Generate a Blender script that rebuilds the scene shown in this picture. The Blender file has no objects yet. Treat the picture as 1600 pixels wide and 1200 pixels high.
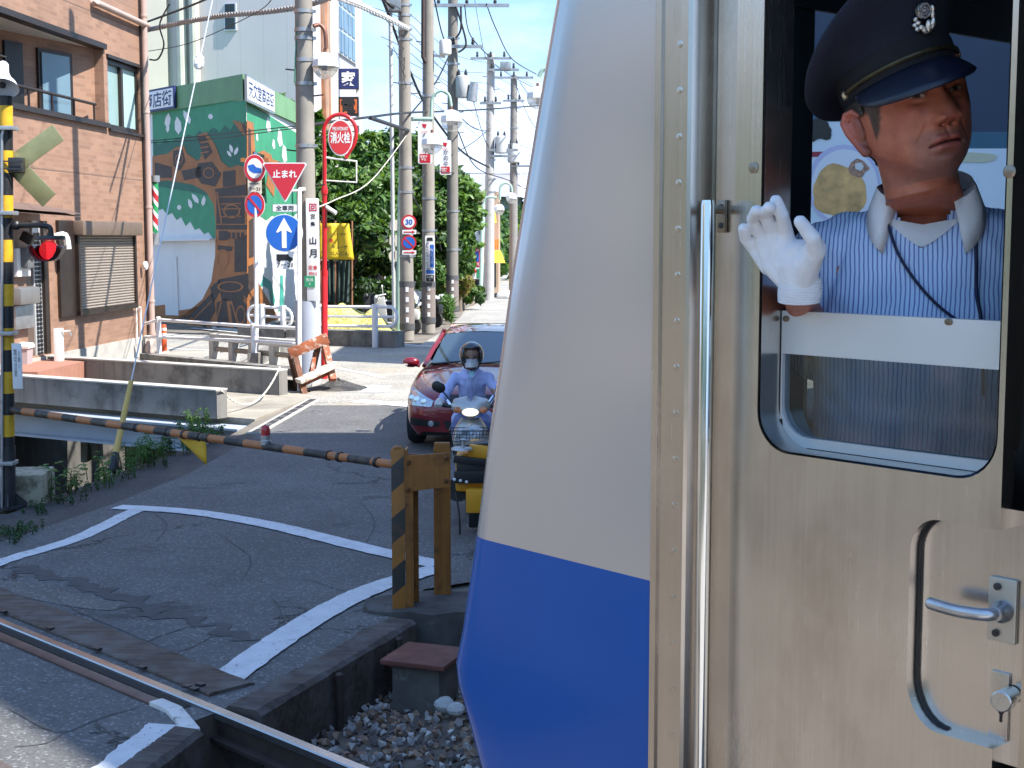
import bpy, bmesh, math, random
from mathutils import Vector, Matrix, Quaternion, noise
from mathutils.bvhtree import BVHTree
R = math.radians
random.seed(7)
SC = bpy.context.scene
COL = SC.collection

# ------------------------------------------------------------------ camera
H, PITCH, F = 2.4, R(5.9), 1600 * 50 / 36
cam = bpy.data.objects.new('camera', bpy.data.cameras.new('camera'))
COL.objects.link(cam)
cam.location = (0, 0, H)
cam.rotation_euler = (R(90) - PITCH, 0, 0)
cam.data.lens, cam.data.sensor_width = 50, 36
cam.data.clip_start, cam.data.clip_end = 0.05, 3000
SC.camera = cam
SC.render.resolution_x, SC.render.resolution_y = 1024, 768
SC.view_settings.view_transform = 'Standard'
SC.view_settings.look = 'None'
SC.view_settings.gamma = 1
SC.view_settings.exposure = 1.3
SC.cycles.use_denoising = True
SC.cycles.max_bounces = 8
SC.cycles.transparent_max_bounces = 12
SC.cycles.caustics_reflective = False
SC.cycles.caustics_refractive = False

# ------------------------------------------------------------------ sun and sky
SUN_EL = R(52)
SUN = Vector((.902 * math.cos(SUN_EL), -.431 * math.cos(SUN_EL), math.sin(SUN_EL)))
sl = bpy.data.lights.new('sun', 'SUN')
sl.energy, sl.angle, sl.color = 4.3, R(.53), (1, .95, .87)
so = bpy.data.objects.new('sun', sl)
COL.objects.link(so)
so.rotation_euler = SUN.to_track_quat('Z', 'Y').to_euler()
W = bpy.data.worlds.new('World')
SC.world = W
W.use_nodes = True
wt = W.node_tree
wt.nodes.clear()
def wn(t, **k):
    n = wt.nodes.new(t)
    for a, b in k.items(): setattr(n, a, b)
    return n
w_out = wn('ShaderNodeOutputWorld'); w_bg = wn('ShaderNodeBackground')
w_sky = wn('ShaderNodeTexSky', sky_type='NISHITA', sun_disc=False)
w_sky.sun_elevation, w_sky.sun_rotation = SUN_EL, math.atan2(SUN.x, SUN.y)
w_sky.air_density, w_sky.dust_density, w_sky.ozone_density = 1.0, .15, 1.6
w_tc = wn('ShaderNodeTexCoord'); w_map = wn('ShaderNodeMapping')
w_map.inputs['Scale'].default_value = (1, 1, 2.2)
w_map.inputs['Location'].default_value = (3.1, .4, .1)
w_n = wn('ShaderNodeTexNoise'); w_n.inputs['Scale'].default_value = 2.6; w_n.inputs['Detail'].default_value = 9; w_n.inputs['Roughness'].default_value = .56
w_r = wn('ShaderNodeValToRGB'); w_r.color_ramp.elements[0].position = .50; w_r.color_ramp.elements[1].position = .72
w_sep = wn('ShaderNodeSeparateXYZ')
w_mr = wn('ShaderNodeMapRange'); w_mr.inputs['From Min'].default_value = .5; w_mr.inputs['From Max'].default_value = .12
w_mul = wn('ShaderNodeMath', operation='MULTIPLY')
w_mix = wn('ShaderNodeMix', data_type='RGBA')
L = wt.links.new
L(w_tc.outputs['Generated'], w_map.inputs['Vector']); L(w_map.outputs[0], w_n.inputs['Vector'])
L(w_n.outputs['Fac'], w_r.inputs[0]); L(w_tc.outputs['Generated'], w_sep.inputs[0])
L(w_sep.outputs['Z'], w_mr.inputs['Value']); L(w_r.outputs[0], w_mul.inputs[0]); L(w_mr.outputs[0], w_mul.inputs[1])
L(w_mul.outputs[0], w_mix.inputs['Factor'])
w_mix.inputs[7].default_value = (4.3, 4.8, 5.4, 1)
# keep the low sky a clean pale blue
w_hz = wn('ShaderNodeMix', data_type='RGBA'); w_m2 = wn('ShaderNodeMapRange'); w_m2.inputs['From Min'].default_value = 1.0; w_m2.inputs['From Max'].default_value = .35
L(w_sep.outputs['Z'], w_m2.inputs['Value']); L(w_m2.outputs[0], w_hz.inputs['Factor']); L(w_sky.outputs[0], w_hz.inputs[6]); w_hz.inputs[7].default_value = (1.6, 2.65, 3.4, 1)
L(w_hz.outputs[2], w_mix.inputs[6])
w_t = wn('ShaderNodeMix', data_type='RGBA', blend_type='MULTIPLY'); w_t.inputs[0].default_value = 1; w_t.inputs[7].default_value = (.92, .96, 1.16, 1); L(w_mix.outputs[2], w_t.inputs[6]); L(w_t.outputs[2], w_bg.inputs[0]); L(w_bg.outputs[0], w_out.inputs[0])
w_bg.inputs[1].default_value = .15

# ------------------------------------------------------------------ layout helpers (rays of the survey photograph to real positions)
CAM = Vector((0, 0, H)); CP, SP = math.cos(PITCH), math.sin(PITCH)
def ray(px, py):
    u, v = (px - 800) / F, (py - 600) / F
    return Vector((u, CP - v * SP, -SP - v * CP))
def at(px, py, Y):
    d = ray(px, py); return CAM + d * (Y / d.y)
def gr(px, py, z=0.0):
    d = ray(px, py); return CAM + d * ((z - H) / d.z)
def onp(px, py, o, n):
    d = ray(px, py); o = Vector(o); n = Vector(n)
    return CAM + d * ((o - CAM).dot(n) / d.dot(n))

# ------------------------------------------------------------------ objects
WM = {}
def tag(o, label=None, cat=None, group=None, kind=None):
    if label: o['label'] = label
    if cat: o['category'] = cat
    if group: o['group'] = group
    if kind: o['kind'] = kind
    return o
def thing(name, label, cat, loc=(0, 0, 0), rz=0.0, group=None, kind=None, sc=1.0):
    o = bpy.data.objects.new(name, None); COL.objects.link(o)
    o.location = loc; o.rotation_euler = (0, 0, rz); o.empty_display_size = .2; o.scale = (sc, sc, sc)
    WM[o.name] = Matrix.Translation(loc) @ Matrix.Rotation(rz, 4, 'Z') @ Matrix.Scale(sc, 4)
    return tag(o, label, cat, group, kind)
def copy_tree(o, parent=None):
    c = o.copy(); COL.objects.link(c)
    if parent is not None: c.parent = parent
    for ch in list(o.children): copy_tree(ch, c)
    return c

class MB:
    def __init__(s, M=None):
        s.bm = bmesh.new(); s.M = M or Matrix(); s.mi = 0; s.uvs = {}
    def v(s, p): return s.bm.verts.new(s.M @ Vector(p))
    def f(s, vs):
        try:
            f = s.bm.faces.new(vs); f.material_index = s.mi; return f
        except ValueError: return None
    def poly(s, pts): return s.f([s.v(p) for p in pts])
    def box(s, c, d, rot=None, bev=0.0):
        c = Vector(c); Rm = rot.to_3x3() if rot else Matrix.Identity(3)
        vs = [s.v(c + Rm @ Vector((x * d[0] / 2, y * d[1] / 2, z * d[2] / 2))) for x in (-1, 1) for y in (-1, 1) for z in (-1, 1)]
        fs = [s.f([vs[i] for i in q]) for q in ((0, 1, 3, 2), (4, 6, 7, 5), (0, 4, 5, 1), (2, 3, 7, 6), (0, 2, 6, 4), (1, 5, 7, 3))]
        if bev:
            es = list({e for f in fs for e in f.edges})
            r = bmesh.ops.bevel(s.bm, geom=es, offset=bev, segments=2, affect='EDGES', profile=.6)
            for f in r['faces']: f.material_index = s.mi
        return vs
    def beam(s, a, b, w, h, up=(0, 0, 1), bev=0.0):
        a, b = Vector(a), Vector(b); d = b - a; l = d.length; y = d / l
        x = y.cross(Vector(up)); x.normalize(); z = x.cross(y)
        m = Matrix((x, y, z)).transposed()
        return s.box((a + b) / 2, (w, l, h), m.to_4x4(), bev)
    def ring(s, c, x, y, rx, ry, n, a0=0.0):
        return [s.v(c + x * (rx * math.cos(a0 + 2 * math.pi * i / n)) + y * (ry * math.sin(a0 + 2 * math.pi * i / n))) for i in range(n)]
    def skin(s, rings, closed=True, cap=(True, True)):
        for a, b in zip(rings, rings[1:]):
            n = len(a)
            for i in range(n if closed else n - 1):
                s.f([a[i], a[(i + 1) % n], b[(i + 1) % n], b[i]])
        if cap[0] and len(rings[0]) > 2: s.f(rings[0][::-1])
        if cap[1] and len(rings[-1]) > 2: s.f(rings[-1])
    def tube(s, pts, r, n=8, cap=True):
        pts = [Vector(p) for p in pts]; rs = r if isinstance(r, (list, tuple)) else [r] * len(pts)
        t = (pts[1] - pts[0]).normalized(); x = t.orthogonal().normalized(); rings = []
        for i, p in enumerate(pts):
            if i == 0: d = pts[1] - pts[0]
            elif i == len(pts) - 1: d = pts[-1] - pts[-2]
            else: d = (pts[i + 1] - p).normalized() + (p - pts[i - 1]).normalized()
            d.normalize(); x = (x - d * x.dot(d)); x.normalize(); y = d.cross(x)
            rings.append(s.ring(p, x, y, rs[i], rs[i], n))
        s.skin(rings, True, (cap, cap)); return s
    def cyl(s, a, b, r0, r1=None, n=16): return s.tube([a, b], [r0, r0 if r1 is None else r1], n)
    def lathe(s, prof, c=(0, 0, 0), ax=(0, 0, 1), n=24, sx=1.0, sy=1.0, xd=None):
        c, z = Vector(c), Vector(ax).normalized()
        x = Vector(xd).normalized() if xd else z.orthogonal().normalized(); y = z.cross(x); rings = []
        for r, h in prof:
            rings.append(s.ring(c + z * h, x, y, max(r, 1e-4) * sx, max(r, 1e-4) * sy, n))
        s.skin(rings); return s
    def ell(s, c, r, n=16, rot=None):
        c = Vector(c); Rm = rot.to_3x3() if rot else Matrix.Identity(3); rings = []
        m = max(6, n // 2)
        for i in range(1, m):
            a = math.pi * i / m
            rings.append([s.v(c + Rm @ Vector((r[0] * math.sin(a) * math.cos(2 * math.pi * j / n), r[1] * math.sin(a) * math.sin(2 * math.pi * j / n), -r[2] * math.cos(a)))) for j in range(n)])
        s.skin(rings); return s
    def grid(s, rows, closed=False):
        vr = [[s.v(p) for p in r] for r in rows]
        s.skin(vr, closed, (False, False)); return vr
    def plate(s, outer, holes, o, ux, uy, th, un=None):
        o, ux, uy = Vector(o), Vector(ux), Vector(uy); n = Vector(un) if un else ux.cross(uy)
        loops = []; fv = []
        for lp in [outer] + list(holes):
            vs = [s.v(o + ux * p[0] + uy * p[1]) for p in lp]; loops.append(vs)
            for i in range(len(vs)): fv.append(s.bm.edges.new((vs[i], vs[(i + 1) % len(vs)])))
        r = bmesh.ops.triangle_fill(s.bm, use_beauty=True, use_dissolve=False, edges=fv)
        fs = [g for g in r['geom'] if isinstance(g, bmesh.types.BMFace)]
        nn = (s.M.to_3x3() @ n)
        for f in fs:
            f.material_index = s.mi
            f.normal_update()
            if f.normal.dot(nn) < 0: f.normal_flip()
        if th:
            mp = {}
            for lp in loops:
                for v in lp: mp[v] = s.bm.verts.new(v.co - nn * th)
            for f in fs: s.f([mp[v] for v in reversed(f.verts)])
            for lp in loops:
                for i in range(len(lp)):
                    a, b = lp[i], lp[(i + 1) % len(lp)]; s.f([a, b, mp[b], mp[a]])
        return s
    def prism(s, pts, o, ux, uy, th): return s.plate(pts, [], o, ux, uy, th)
    def add_mesh(s, me, M):
        vs = [s.v(M @ v.co) for v in me.vertices]
        for p in me.polygons: s.f([vs[i] for i in p.vertices])
    def text(s, body, c, ux, uy, w=None, h=None, bold=0.0, spacing=1.0):
        me = text_mesh(body, bold, spacing)
        if not me.vertices: return
        xs = [v.co.x for v in me.vertices]; ys = [v.co.y for v in me.vertices]
        bw, bh = max(xs) - min(xs), max(ys) - min(ys)
        kx = w / bw if w else h / bh; ky = h / bh if h else kx
        ux, uy, c = Vector(ux), Vector(uy), Vector(c)
        cx, cy = (max(xs) + min(xs)) / 2, (max(ys) + min(ys)) / 2
        vs = [s.v(c + ux * ((v.co.x - cx) * kx) + uy * ((v.co.y - cy) * ky)) for v in me.vertices]
        for p in me.polygons: s.f([vs[i] for i in p.vertices])
    def build(s, name, mats, parent=None, sm=35, origin=None, world=True, mods=()):
        if not isinstance(mats, (list, tuple)): mats = [mats]
        bm = s.bm
        bmesh.ops.recalc_face_normals(bm, faces=bm.faces)
        if parent is not None and world: bm.transform(root_m(parent).inverted())
        off = None
        if parent is None:
            if origin is None:
                co = [v.co for v in bm.verts]
                off = Vector(((min(c.x for c in co) + max(c.x for c in co)) / 2, (min(c.y for c in co) + max(c.y for c in co)) / 2, min(c.z for c in co)))
            else: off = Vector(origin)
            bm.transform(Matrix.Translation(-off))
        me = bpy.data.meshes.new(name); bm.to_mesh(me); bm.free()
        for m in mats: me.materials.append(m)
        if sm:
            me.polygons.foreach_set('use_smooth', [True] * len(me.polygons))
            me.set_sharp_from_angle(angle=R(sm))
        o = bpy.data.objects.new(name, me); COL.objects.link(o)
        if parent is not None: o.parent = parent
        else: o.location = off
        return o
    def solo(s, name, mats, label, cat, group=None, kind=None, sm=35, origin=None):
        return tag(s.build(name, mats, None, sm, origin), label, cat, group, kind)
def root_m(o):
    while o.parent is not None: o = o.parent
    return WM[o.name] if o.name in WM else Matrix.Translation(o.location)
_tm = {}
def text_mesh(body, bold=0.0, spacing=1.0):
    k = (body, bold, spacing)
    if k not in _tm:
        cu = bpy.data.curves.new('t', 'FONT'); cu.body = body; cu.size = 1; cu.offset = bold; cu.resolution_u = 3
        cu.space_line = spacing; cu.align_x = 'CENTER'
        ob = bpy.data.objects.new('t', cu); COL.objects.link(ob)
        dg = bpy.context.evaluated_depsgraph_get()
        _tm[k] = bpy.data.meshes.new_from_object(ob.evaluated_get(dg))
        bpy.data.objects.remove(ob)
    return _tm[k]
def eval_mesh(me, mods):
    ob = bpy.data.objects.new('tmp', me); COL.objects.link(ob)
    for t, kw in mods:
        m = ob.modifiers.new(t, t)
        for a, b in kw.items(): setattr(m, a, b)
    dg = bpy.context.evaluated_depsgraph_get()
    out = bpy.data.meshes.new_from_object(ob.evaluated_get(dg))
    bpy.data.objects.remove(ob); return out
def blob(caps, ells, voxel, smooth=6, M=None):
    """capsule chains and ellipsoids fused into one continuous skin"""
    mb = MB()
    for pts, rs in caps:
        pts = [Vector(p) for p in pts]
        mb.tube(pts, rs, 14)
        for p, r in zip(pts, rs if isinstance(rs, (list, tuple)) else [rs] * len(pts)): mb.ell(p, (r, r, r), 14)
    for e in ells: mb.ell(*e)
    bmesh.ops.recalc_face_normals(mb.bm, faces=mb.bm.faces)
    me = bpy.data.meshes.new('b'); mb.bm.to_mesh(me); mb.bm.free()
    me = eval_mesh(me, [('REMESH', dict(mode='VOXEL', voxel_size=voxel)), ('SMOOTH', dict(factor=.5, iterations=smooth))])
    if M is not None: me.transform(M)
    return me
def mesh_obj(name, me, mats, parent=None, sm=60):
    for m in (mats if isinstance(mats, (list, tuple)) else [mats]): me.materials.append(m)
    me.polygons.foreach_set('use_smooth', [True] * len(me.polygons))
    me.set_sharp_from_angle(angle=R(sm))
    me.name = name
    o = bpy.data.objects.new(name, me); COL.objects.link(o)
    if parent is not None: o.parent = parent
    return o
def arc(c, r, a0, a1, n, ry=None):
    return [(c[0] + r * math.cos(R(a0 + (a1 - a0) * i / n)), c[1] + (ry or r) * math.sin(R(a0 + (a1 - a0) * i / n))) for i in range(n + 1)]
def rrect(x0, y0, x1, y1, r, n=5):
    return arc((x1 - r, y0 + r), r, -90, 0, n) + arc((x1 - r, y1 - r), r, 0, 90, n) + arc((x0 + r, y1 - r), r, 90, 180, n) + arc((x0 + r, y0 + r), r, 180, 270, n)
def smooth_path(pts, n=6):
    pts = [Vector(p) for p in pts]; out = []
    for i in range(len(pts) - 1):
        p0 = pts[max(i - 1, 0)]; p1 = pts[i]; p2 = pts[i + 1]; p3 = pts[min(i + 2, len(pts) - 1)]
        for k in range(n):
            t = k / n
            out.append(.5 * ((2 * p1) + (p2 - p0) * t + (2 * p0 - 5 * p1 + 4 * p2 - p3) * t * t + (3 * p1 - p0 - 3 * p2 + p3) * t ** 3))
    out.append(pts[-1]); return out
def sag(a, b, s, n=12):
    a, b = Vector(a), Vector(b)
    return [a.lerp(b, i / n) - Vector((0, 0, s * 4 * (i / n) * (1 - i / n))) for i in range(n + 1)]

# ------------------------------------------------------------------ materials
class NT:
    def __init__(s, name):
        s.m = bpy.data.materials.new(name); s.m.use_nodes = True; s.t = s.m.node_tree
        s.b = s.t.nodes['Principled BSDF']; s.out = s.t.nodes['Material Output']
        s.tc = s.n('ShaderNodeTexCoord'); s.o = s.tc.outputs['Object']
    def n(s, t, **k):
        x = s.t.nodes.new(t)
        for a, b in k.items(): setattr(x, a, b)
        return x
    def l(s, a, b): s.t.links.new(a, b)
    def set(s, **k):
        for a, b in k.items():
            i = s.b.inputs[a.replace('_', ' ')]
            i.default_value = (*b, 1) if isinstance(b, tuple) and len(b) == 3 and i.type == 'RGBA' else b
    def map(s, scale=(1, 1, 1), rot=(0, 0, 0), src=None, loc=(0, 0, 0)):
        x = s.n('ShaderNodeMapping'); x.inputs['Scale'].default_value = scale; x.inputs['Rotation'].default_value = rot; x.inputs['Location'].default_value = loc
        s.l(src or s.o, x.inputs[0]); return x.outputs[0]
    def noise(s, sc, det=4, rough=.55, vec=None, dist=0.0):
        x = s.n('ShaderNodeTexNoise'); x.inputs['Scale'].default_value = sc; x.inputs['Detail'].default_value = det; x.inputs['Roughness'].default_value = rough; x.inputs['Distortion'].default_value = dist
        s.l(vec or s.o, x.inputs['Vector']); return x.outputs['Fac']
    def ramp(s, fac, stops):
        x = s.n('ShaderNodeValToRGB'); cr = x.color_ramp
        while len(cr.elements) < len(stops): cr.elements.new(.5)
        for e, (p, c) in zip(cr.elements, stops):
            e.position = p; e.color = (*c, 1) if isinstance(c, tuple) else (c, c, c, 1)
        s.l(fac, x.inputs[0]); return x.outputs[0]
    def mix(s, fac, a, b, mode='MIX'):
        x = s.n('ShaderNodeMix', data_type='RGBA', blend_type=mode)
        for i, q in ((0, fac), (6, a), (7, b)):
            if isinstance(q, (float, int)): x.inputs[i].default_value = q
            elif isinstance(q, tuple): x.inputs[i].default_value = (*q, 1)
            else: s.l(q, x.inputs[i])
        return x.outputs[2]
    def math(s, op, a, b=0.0, c=None):
        x = s.n('ShaderNodeMath', operation=op)
        for i, q in enumerate((a, b) if c is None else (a, b, c)):
            if isinstance(q, (float, int)): x.inputs[i].default_value = q
            else: s.l(q, x.inputs[i])
        return x.outputs[0]
    def bump(s, h, st=.3, dist=.01):
        x = s.n('ShaderNodeBump'); x.inputs['Strength'].default_value = st; x.inputs['Distance'].default_value = dist
        s.l(h, x.inputs['Height'])
        if s.b.inputs['Normal'].links: s.l(s.b.inputs['Normal'].links[0].from_socket, x.inputs['Normal'])
        s.l(x.outputs[0], s.b.inputs['Normal'])
    def color(s, c): s.l(c, s.b.inputs['Base Color'])
def mul3(c, k): return tuple(min(1, x * k) for x in c)
def mat(name, c, var=.15, sc=3.0, rough=.6, metal=0.0, bump=0.0, bsc=60, coat=0.0, stain=None, streak=None, fine=.0, fsc=150, rv=.1, alt=None, emit=None):
    n = NT(name); c = tuple(c)
    x = n.ramp(n.noise(sc), [(.3, mul3(c, 1 - var)), (.7, alt or mul3(c, 1 + var))])
    if fine: x = n.mix(1.0, x, n.ramp(n.noise(fsc, 2), [(.35, 1 - fine), (.65, 1 + 0 * fine)]), 'MULTIPLY')
    if stain: x = n.mix(n.ramp(n.noise(stain[1], 6, .65), [(stain[2], 0.0), (stain[2] + .15, stain[3])]), x, stain[0])
    if streak: x = n.mix(n.ramp(n.noise(1, 5, .6, n.map((streak[1], streak[1], streak[1] * .06))), [(streak[2], 0.0), (streak[2] + .22, streak[3])]), x, streak[0])
    n.color(x); n.set(Metallic=metal, Roughness=rough, Coat_Weight=coat, Coat_Roughness=.05)
    if rv:
        q = n.n('ShaderNodeMapRange'); q.inputs['To Min'].default_value = max(0.02, rough - rv); q.inputs['To Max'].default_value = min(1, rough + rv)
        n.l(n.noise(sc * 3.3), q.inputs['Value']); n.l(q.outputs[0], n.b.inputs['Roughness'])
    if bump: n.bump(n.noise(bsc, 3), bump, .01)
    if emit: n.set(Emission_Color=emit[0], Emission_Strength=emit[1])
    return n.m
def glass(name, tint=(.8, .9, .9), op=.15, rough=.02, spec=1.5):
    n = NT(name); n.t.nodes.remove(n.b)
    tr = n.n('ShaderNodeBsdfTransparent'); tr.inputs[0].default_value = (*tint, 1)
    gl = n.n('ShaderNodeBsdfGlossy'); gl.inputs['Roughness'].default_value = rough; gl.inputs[0].default_value = (1, 1, 1, 1)
    fr = n.n('ShaderNodeLayerWeight'); fr.inputs[0].default_value = .5
    a = n.math('ADD', n.math('MULTIPLY', n.math('POWER', fr.outputs['Facing'], 4.0), .9), op + .035); mx = n.n('ShaderNodeMixShader')
    n.l(a, mx.inputs[0]); n.l(tr.outputs[0], mx.inputs[1]); n.l(gl.outputs[0], mx.inputs[2]); n.l(mx.outputs[0], n.out.inputs[0])
    return n.m
def leafmat(name, c1, c2, tr=.35):
    n = NT(name)
    oi = n.n('ShaderNodeNewGeometry')
    c = n.ramp(oi.outputs['Random Per Island'], [(0.0, c1), (1.0, c2)])
    n.color(c); n.set(Roughness=.5)
    t = n.n('ShaderNodeBsdfTranslucent'); n.l(n.mix(1.0, c, (1.3, 1.25, .5), 'MULTIPLY'), t.inputs[0])
    mx = n.n('ShaderNodeMixShader'); mx.inputs[0].default_value = tr
    n.l(n.b.outputs[0], mx.inputs[1]); n.l(t.outputs[0], mx.inputs[2]); n.l(mx.outputs[0], n.out.inputs[0])
    return n.m
white = mat('white paint', (.78, .78, .76), .05, rough=.4, stain=((.45, .42, .36), 7, .62, .35))
steel_grey = mat('galvanised steel', (.42, .43, .44), .15, 6, .42, .75, stain=((.25, .2, .15), 9, .66, .5))
dark_metal = mat('dark painted metal', (.03, .03, .033), .3, 8, .42)
black = mat('black plastic', (.012, .012, .013), .3, 6, .4)
rubber = mat('black rubber', (.018, .018, .018), .3, 8, .75, bump=.2)
red_paint = mat('red paint', (.55, .015, .02), .15, 5, .35, coat=.3)
sign_red = mat('sign red', (.55, .02, .035), .06, 2, .35, coat=.2)
sign_blue = mat('sign blue', (.02, .13, .52), .06, 2, .35, coat=.2)
sign_white = mat('sign white', (.8, .8, .8), .03, 3, .4, stain=((.5, .47, .4), 6, .66, .3))
sign_black = mat('sign black', (.015, .015, .018), .1, 3, .45)
sign_navy = mat('sign navy', (.015, .025, .12), .1, 3, .45)
sign_green = mat('sign green', (.03, .25, .12), .1, 3, .45)
concrete = mat('weathered concrete', (.225, .215, .20), .2, 1.8, .9, bump=.35, bsc=45, stain=((.07, .068, .06), 2.2, .5, .75), streak=((.05, .05, .048), 5, .52, .7), fine=.2)
concrete_pale = mat('pale concrete', (.48, .46, .42), .15, 2.5, .9, bump=.25, bsc=60, stain=((.2, .19, .17), 3, .58, .6), fine=.2)
pole_conc = mat('pole concrete', (.30, .275, .24), .1, 3, .85, bump=.15, streak=((.14, .13, .12), 7, .55, .6), fine=.15)
yellow_paint = mat('yellow warning paint', (.72, .38, .02), .12, 6, .5, stain=((.25, .13, .03), 12, .64, .5))
# ------------------------------------------------------------------ ground, road, track bed
def G2(px, py): p = gr(px, py); return (p.x, p.y)
RD = Vector((-.712, .702, 0)); RN = Vector((.702, .712, 0))     # along the rails / away from the camera
def rp(f, d, z=0.0): return RD * f + RN * d + Vector((0, 0, z))
CANAL = [(-4.35, 12.35), (-4.12, 14.3), (-3.85, 15.6), (-3.5, 16.9), (-3.42, 18.4), (-3.42, 24.6), (-7.3, 26.6), (-8.3, 22.2), (-9.3, 12.6)]
XE = [G2(150, 1225), G2(268, 1140), G2(352, 1108), G2(604, 967), (-.66, 9.0)]
BALLAST = [(-1.95, 5.9), XE[1], XE[2], XE[3], XE[4], (-.1, 9.35), (1.6, 8.4), (5.4, 4.6), (9.5, .5), (7, -3.0), (1.2, 2.6), (-1.0, 5.0)]
ground_m = mat('packed earth', (.2, .175, .145), .3, .8, .95, bump=.4, bsc=30, fine=.35, fsc=60, stain=((.09, .085, .08), .5, .55, .6))
b = MB()
b.plate([(-900, -60), (900, -60), (900, 1500), (-900, 1500)], [CANAL, BALLAST], (0, 0, -.03), (1, 0, 0), (0, 1, 0), 0)
b.solo('ground', ground_m, None, None, kind='structure', sm=0)

def asphalt(name, base, cracks=.0, warm=0.0, patch=.0, dark=(.02, .02, .022)):
    n = NT(name)
    c = n.ramp(n.noise(.9, 5, .6), [(.3, mul3(base, .78)), (.52, base), (.72, mul3(base, 1.25))])
    vg = n.n('ShaderNodeTexVoronoi'); vg.inputs['Scale'].default_value = 75; n.l(n.o, vg.inputs['Vector']); sg_ = n.n('ShaderNodeSeparateColor'); n.l(vg.outputs['Color'], sg_.inputs[0]); sp = sg_.outputs[0]
    c = n.mix(1.0, c, n.ramp(sp, [(.0, .68), (.35, .93), (.88, 1.06), (.95, 2.0)]), 'MULTIPLY')
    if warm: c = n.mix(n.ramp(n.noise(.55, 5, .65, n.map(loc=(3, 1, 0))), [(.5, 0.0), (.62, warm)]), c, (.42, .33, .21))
    if patch: c = n.mix(n.ramp(n.noise(.7, 6, .7, n.map((1, 1.5, 1), (0, 0, .8), loc=(1.7, 0, 0)), .3), [(.6, 0.0), (.66, patch)]), c, dark)
    h = n.noise(90, 4, .7)
    if cracks:
        vo = n.n('ShaderNodeTexVoronoi', feature='DISTANCE_TO_EDGE'); vo.inputs['Scale'].default_value = .55
        wv = n.n('ShaderNodeVectorMath', operation='MULTIPLY_ADD')
        nz = n.n('ShaderNodeTexNoise'); nz.inputs['Scale'].default_value = 3.2; nz.inputs['Detail'].default_value = 8; nz.inputs['Roughness'].default_value = .65
        n.l(n.o, nz.inputs['Vector']); n.l(nz.outputs['Color'], wv.inputs[0]); wv.inputs[1].default_value = (.8, .8, .8); n.l(n.o, wv.inputs[2]); n.l(wv.outputs[0], vo.inputs['Vector'])
        ln = n.ramp(vo.outputs['Distance'], [(.004, 1.0), (.013, 0.0)])
        k = n.math('MULTIPLY', ln, n.ramp(n.noise(.5, 3, .5, n.map(loc=(5, 2, 0))), [(.5, 0.0), (.6, cracks)]))
        c = n.mix(k, c, mul3(dark, .6))
    n.color(c); n.set(Roughness=.78); n.bump(h, .35, .006)
    return n.m
road_m = asphalt('crossing asphalt', (.108, .108, .106), 1.0, 0, .6)
far_road_m = asphalt('pale road asphalt', (.30, .285, .25), .5, .3)  # paler asphalt of the street beyond the crossing
shoulder_m = asphalt('old rough asphalt', (.052, .05, .048), 1.0, .12, .8)
b = MB()   # old asphalt shoulder between the marked crossing and the canal
b.plate([(-12, 11.9), (-9.3, 12.45), (-4.4, 12.2), (-4.06, 14.3), (-3.8, 15.6), (-3.4, 17.0), (-2.6, 19.2), (-1.0, 19.2), (-1.0, 9.6), (-.6, 9.6), XE[3], XE[2], XE[1], XE[0], (-1.95, 5.95), (-4, 3.0), (-12, 10.5)], [], (0, 0, -.004), (1, 0, 0), (0, 1, 0), 0)
b.solo('road_shoulder', shoulder_m, None, None, kind='structure', sm=0)
b = MB()   # the crossing and the lane that comes towards it
b.plate([(-3.62, 12.62), (-3.3, 14.3), (-3.1, 17.0), (-3.2, 17.6), (-2.93, 21.0), (3.6, 21.0), (3.2, 16), (1.4, 12.2), (.2, 9.75), (-.3, 9.75), (-.6, 9.55), XE[3], XE[2], XE[1], XE[0], (-2.2, 5.6), (-6.1, 9.4), (-4.3, 10.1)], [], (0, 0, 0), (1, 0, 0), (0, 1, 0), 0)
b.solo('crossing_road', road_m, None, None, kind='structure', sm=0)
b = MB()
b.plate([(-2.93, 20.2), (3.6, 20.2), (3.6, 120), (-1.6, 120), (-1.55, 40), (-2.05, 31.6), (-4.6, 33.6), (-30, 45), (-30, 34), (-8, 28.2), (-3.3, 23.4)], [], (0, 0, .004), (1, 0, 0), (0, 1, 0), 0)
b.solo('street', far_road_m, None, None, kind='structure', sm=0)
# painted markings, each a worn white stripe
paint = NT('worn road paint')
wear = paint.noise(30, 7, .72)
big = paint.noise(3, 4)
k_ = paint.ramp(paint.math('ADD', wear, paint.math('MULTIPLY', big, .25)), [(.47, (.07, .07, .07)), (.53, (.66, .67, .68))])
paint.color(paint.mix(1.0, k_, paint.ramp(paint.noise(6, 4), [(.3, .82), (.7, 1.0)]), 'MULTIPLY')); paint.set(Roughness=.7); paint.bump(paint.noise(140), .2)
def stripe(pts, w, z=.006, ragged=.012, seed=1):
    rnd = random.Random(seed); P = smooth_path([Vector((p[0], p[1], 0)) for p in pts], 14); rows = []
    for i, p in enumerate(P):
        d = (P[min(i + 1, len(P) - 1)] - P[max(i - 1, 0)]).normalized(); s = Vector((-d.y, d.x, 0))
        rows.append([p + s * (w / 2 + ragged * (.9 * noise.noise(p * 9) + .7 * rnd.uniform(-.5, .5))) + Vector((0, 0, z)), p - s * (w / 2 + ragged * (.9 * noise.noise(p * 9 + Vector((7, 0, 0))) + .7 * rnd.uniform(-.5, .5))) + Vector((0, 0, z))])
    return rows
b = MB(); b.grid(stripe([G2(-60, 905), G2(4, 878), G2(120, 842), G2(195, 806), G2(222, 794)], .15, seed=2)); b.solo('road_marking', paint.m, None, None, kind='structure', sm=0)
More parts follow.
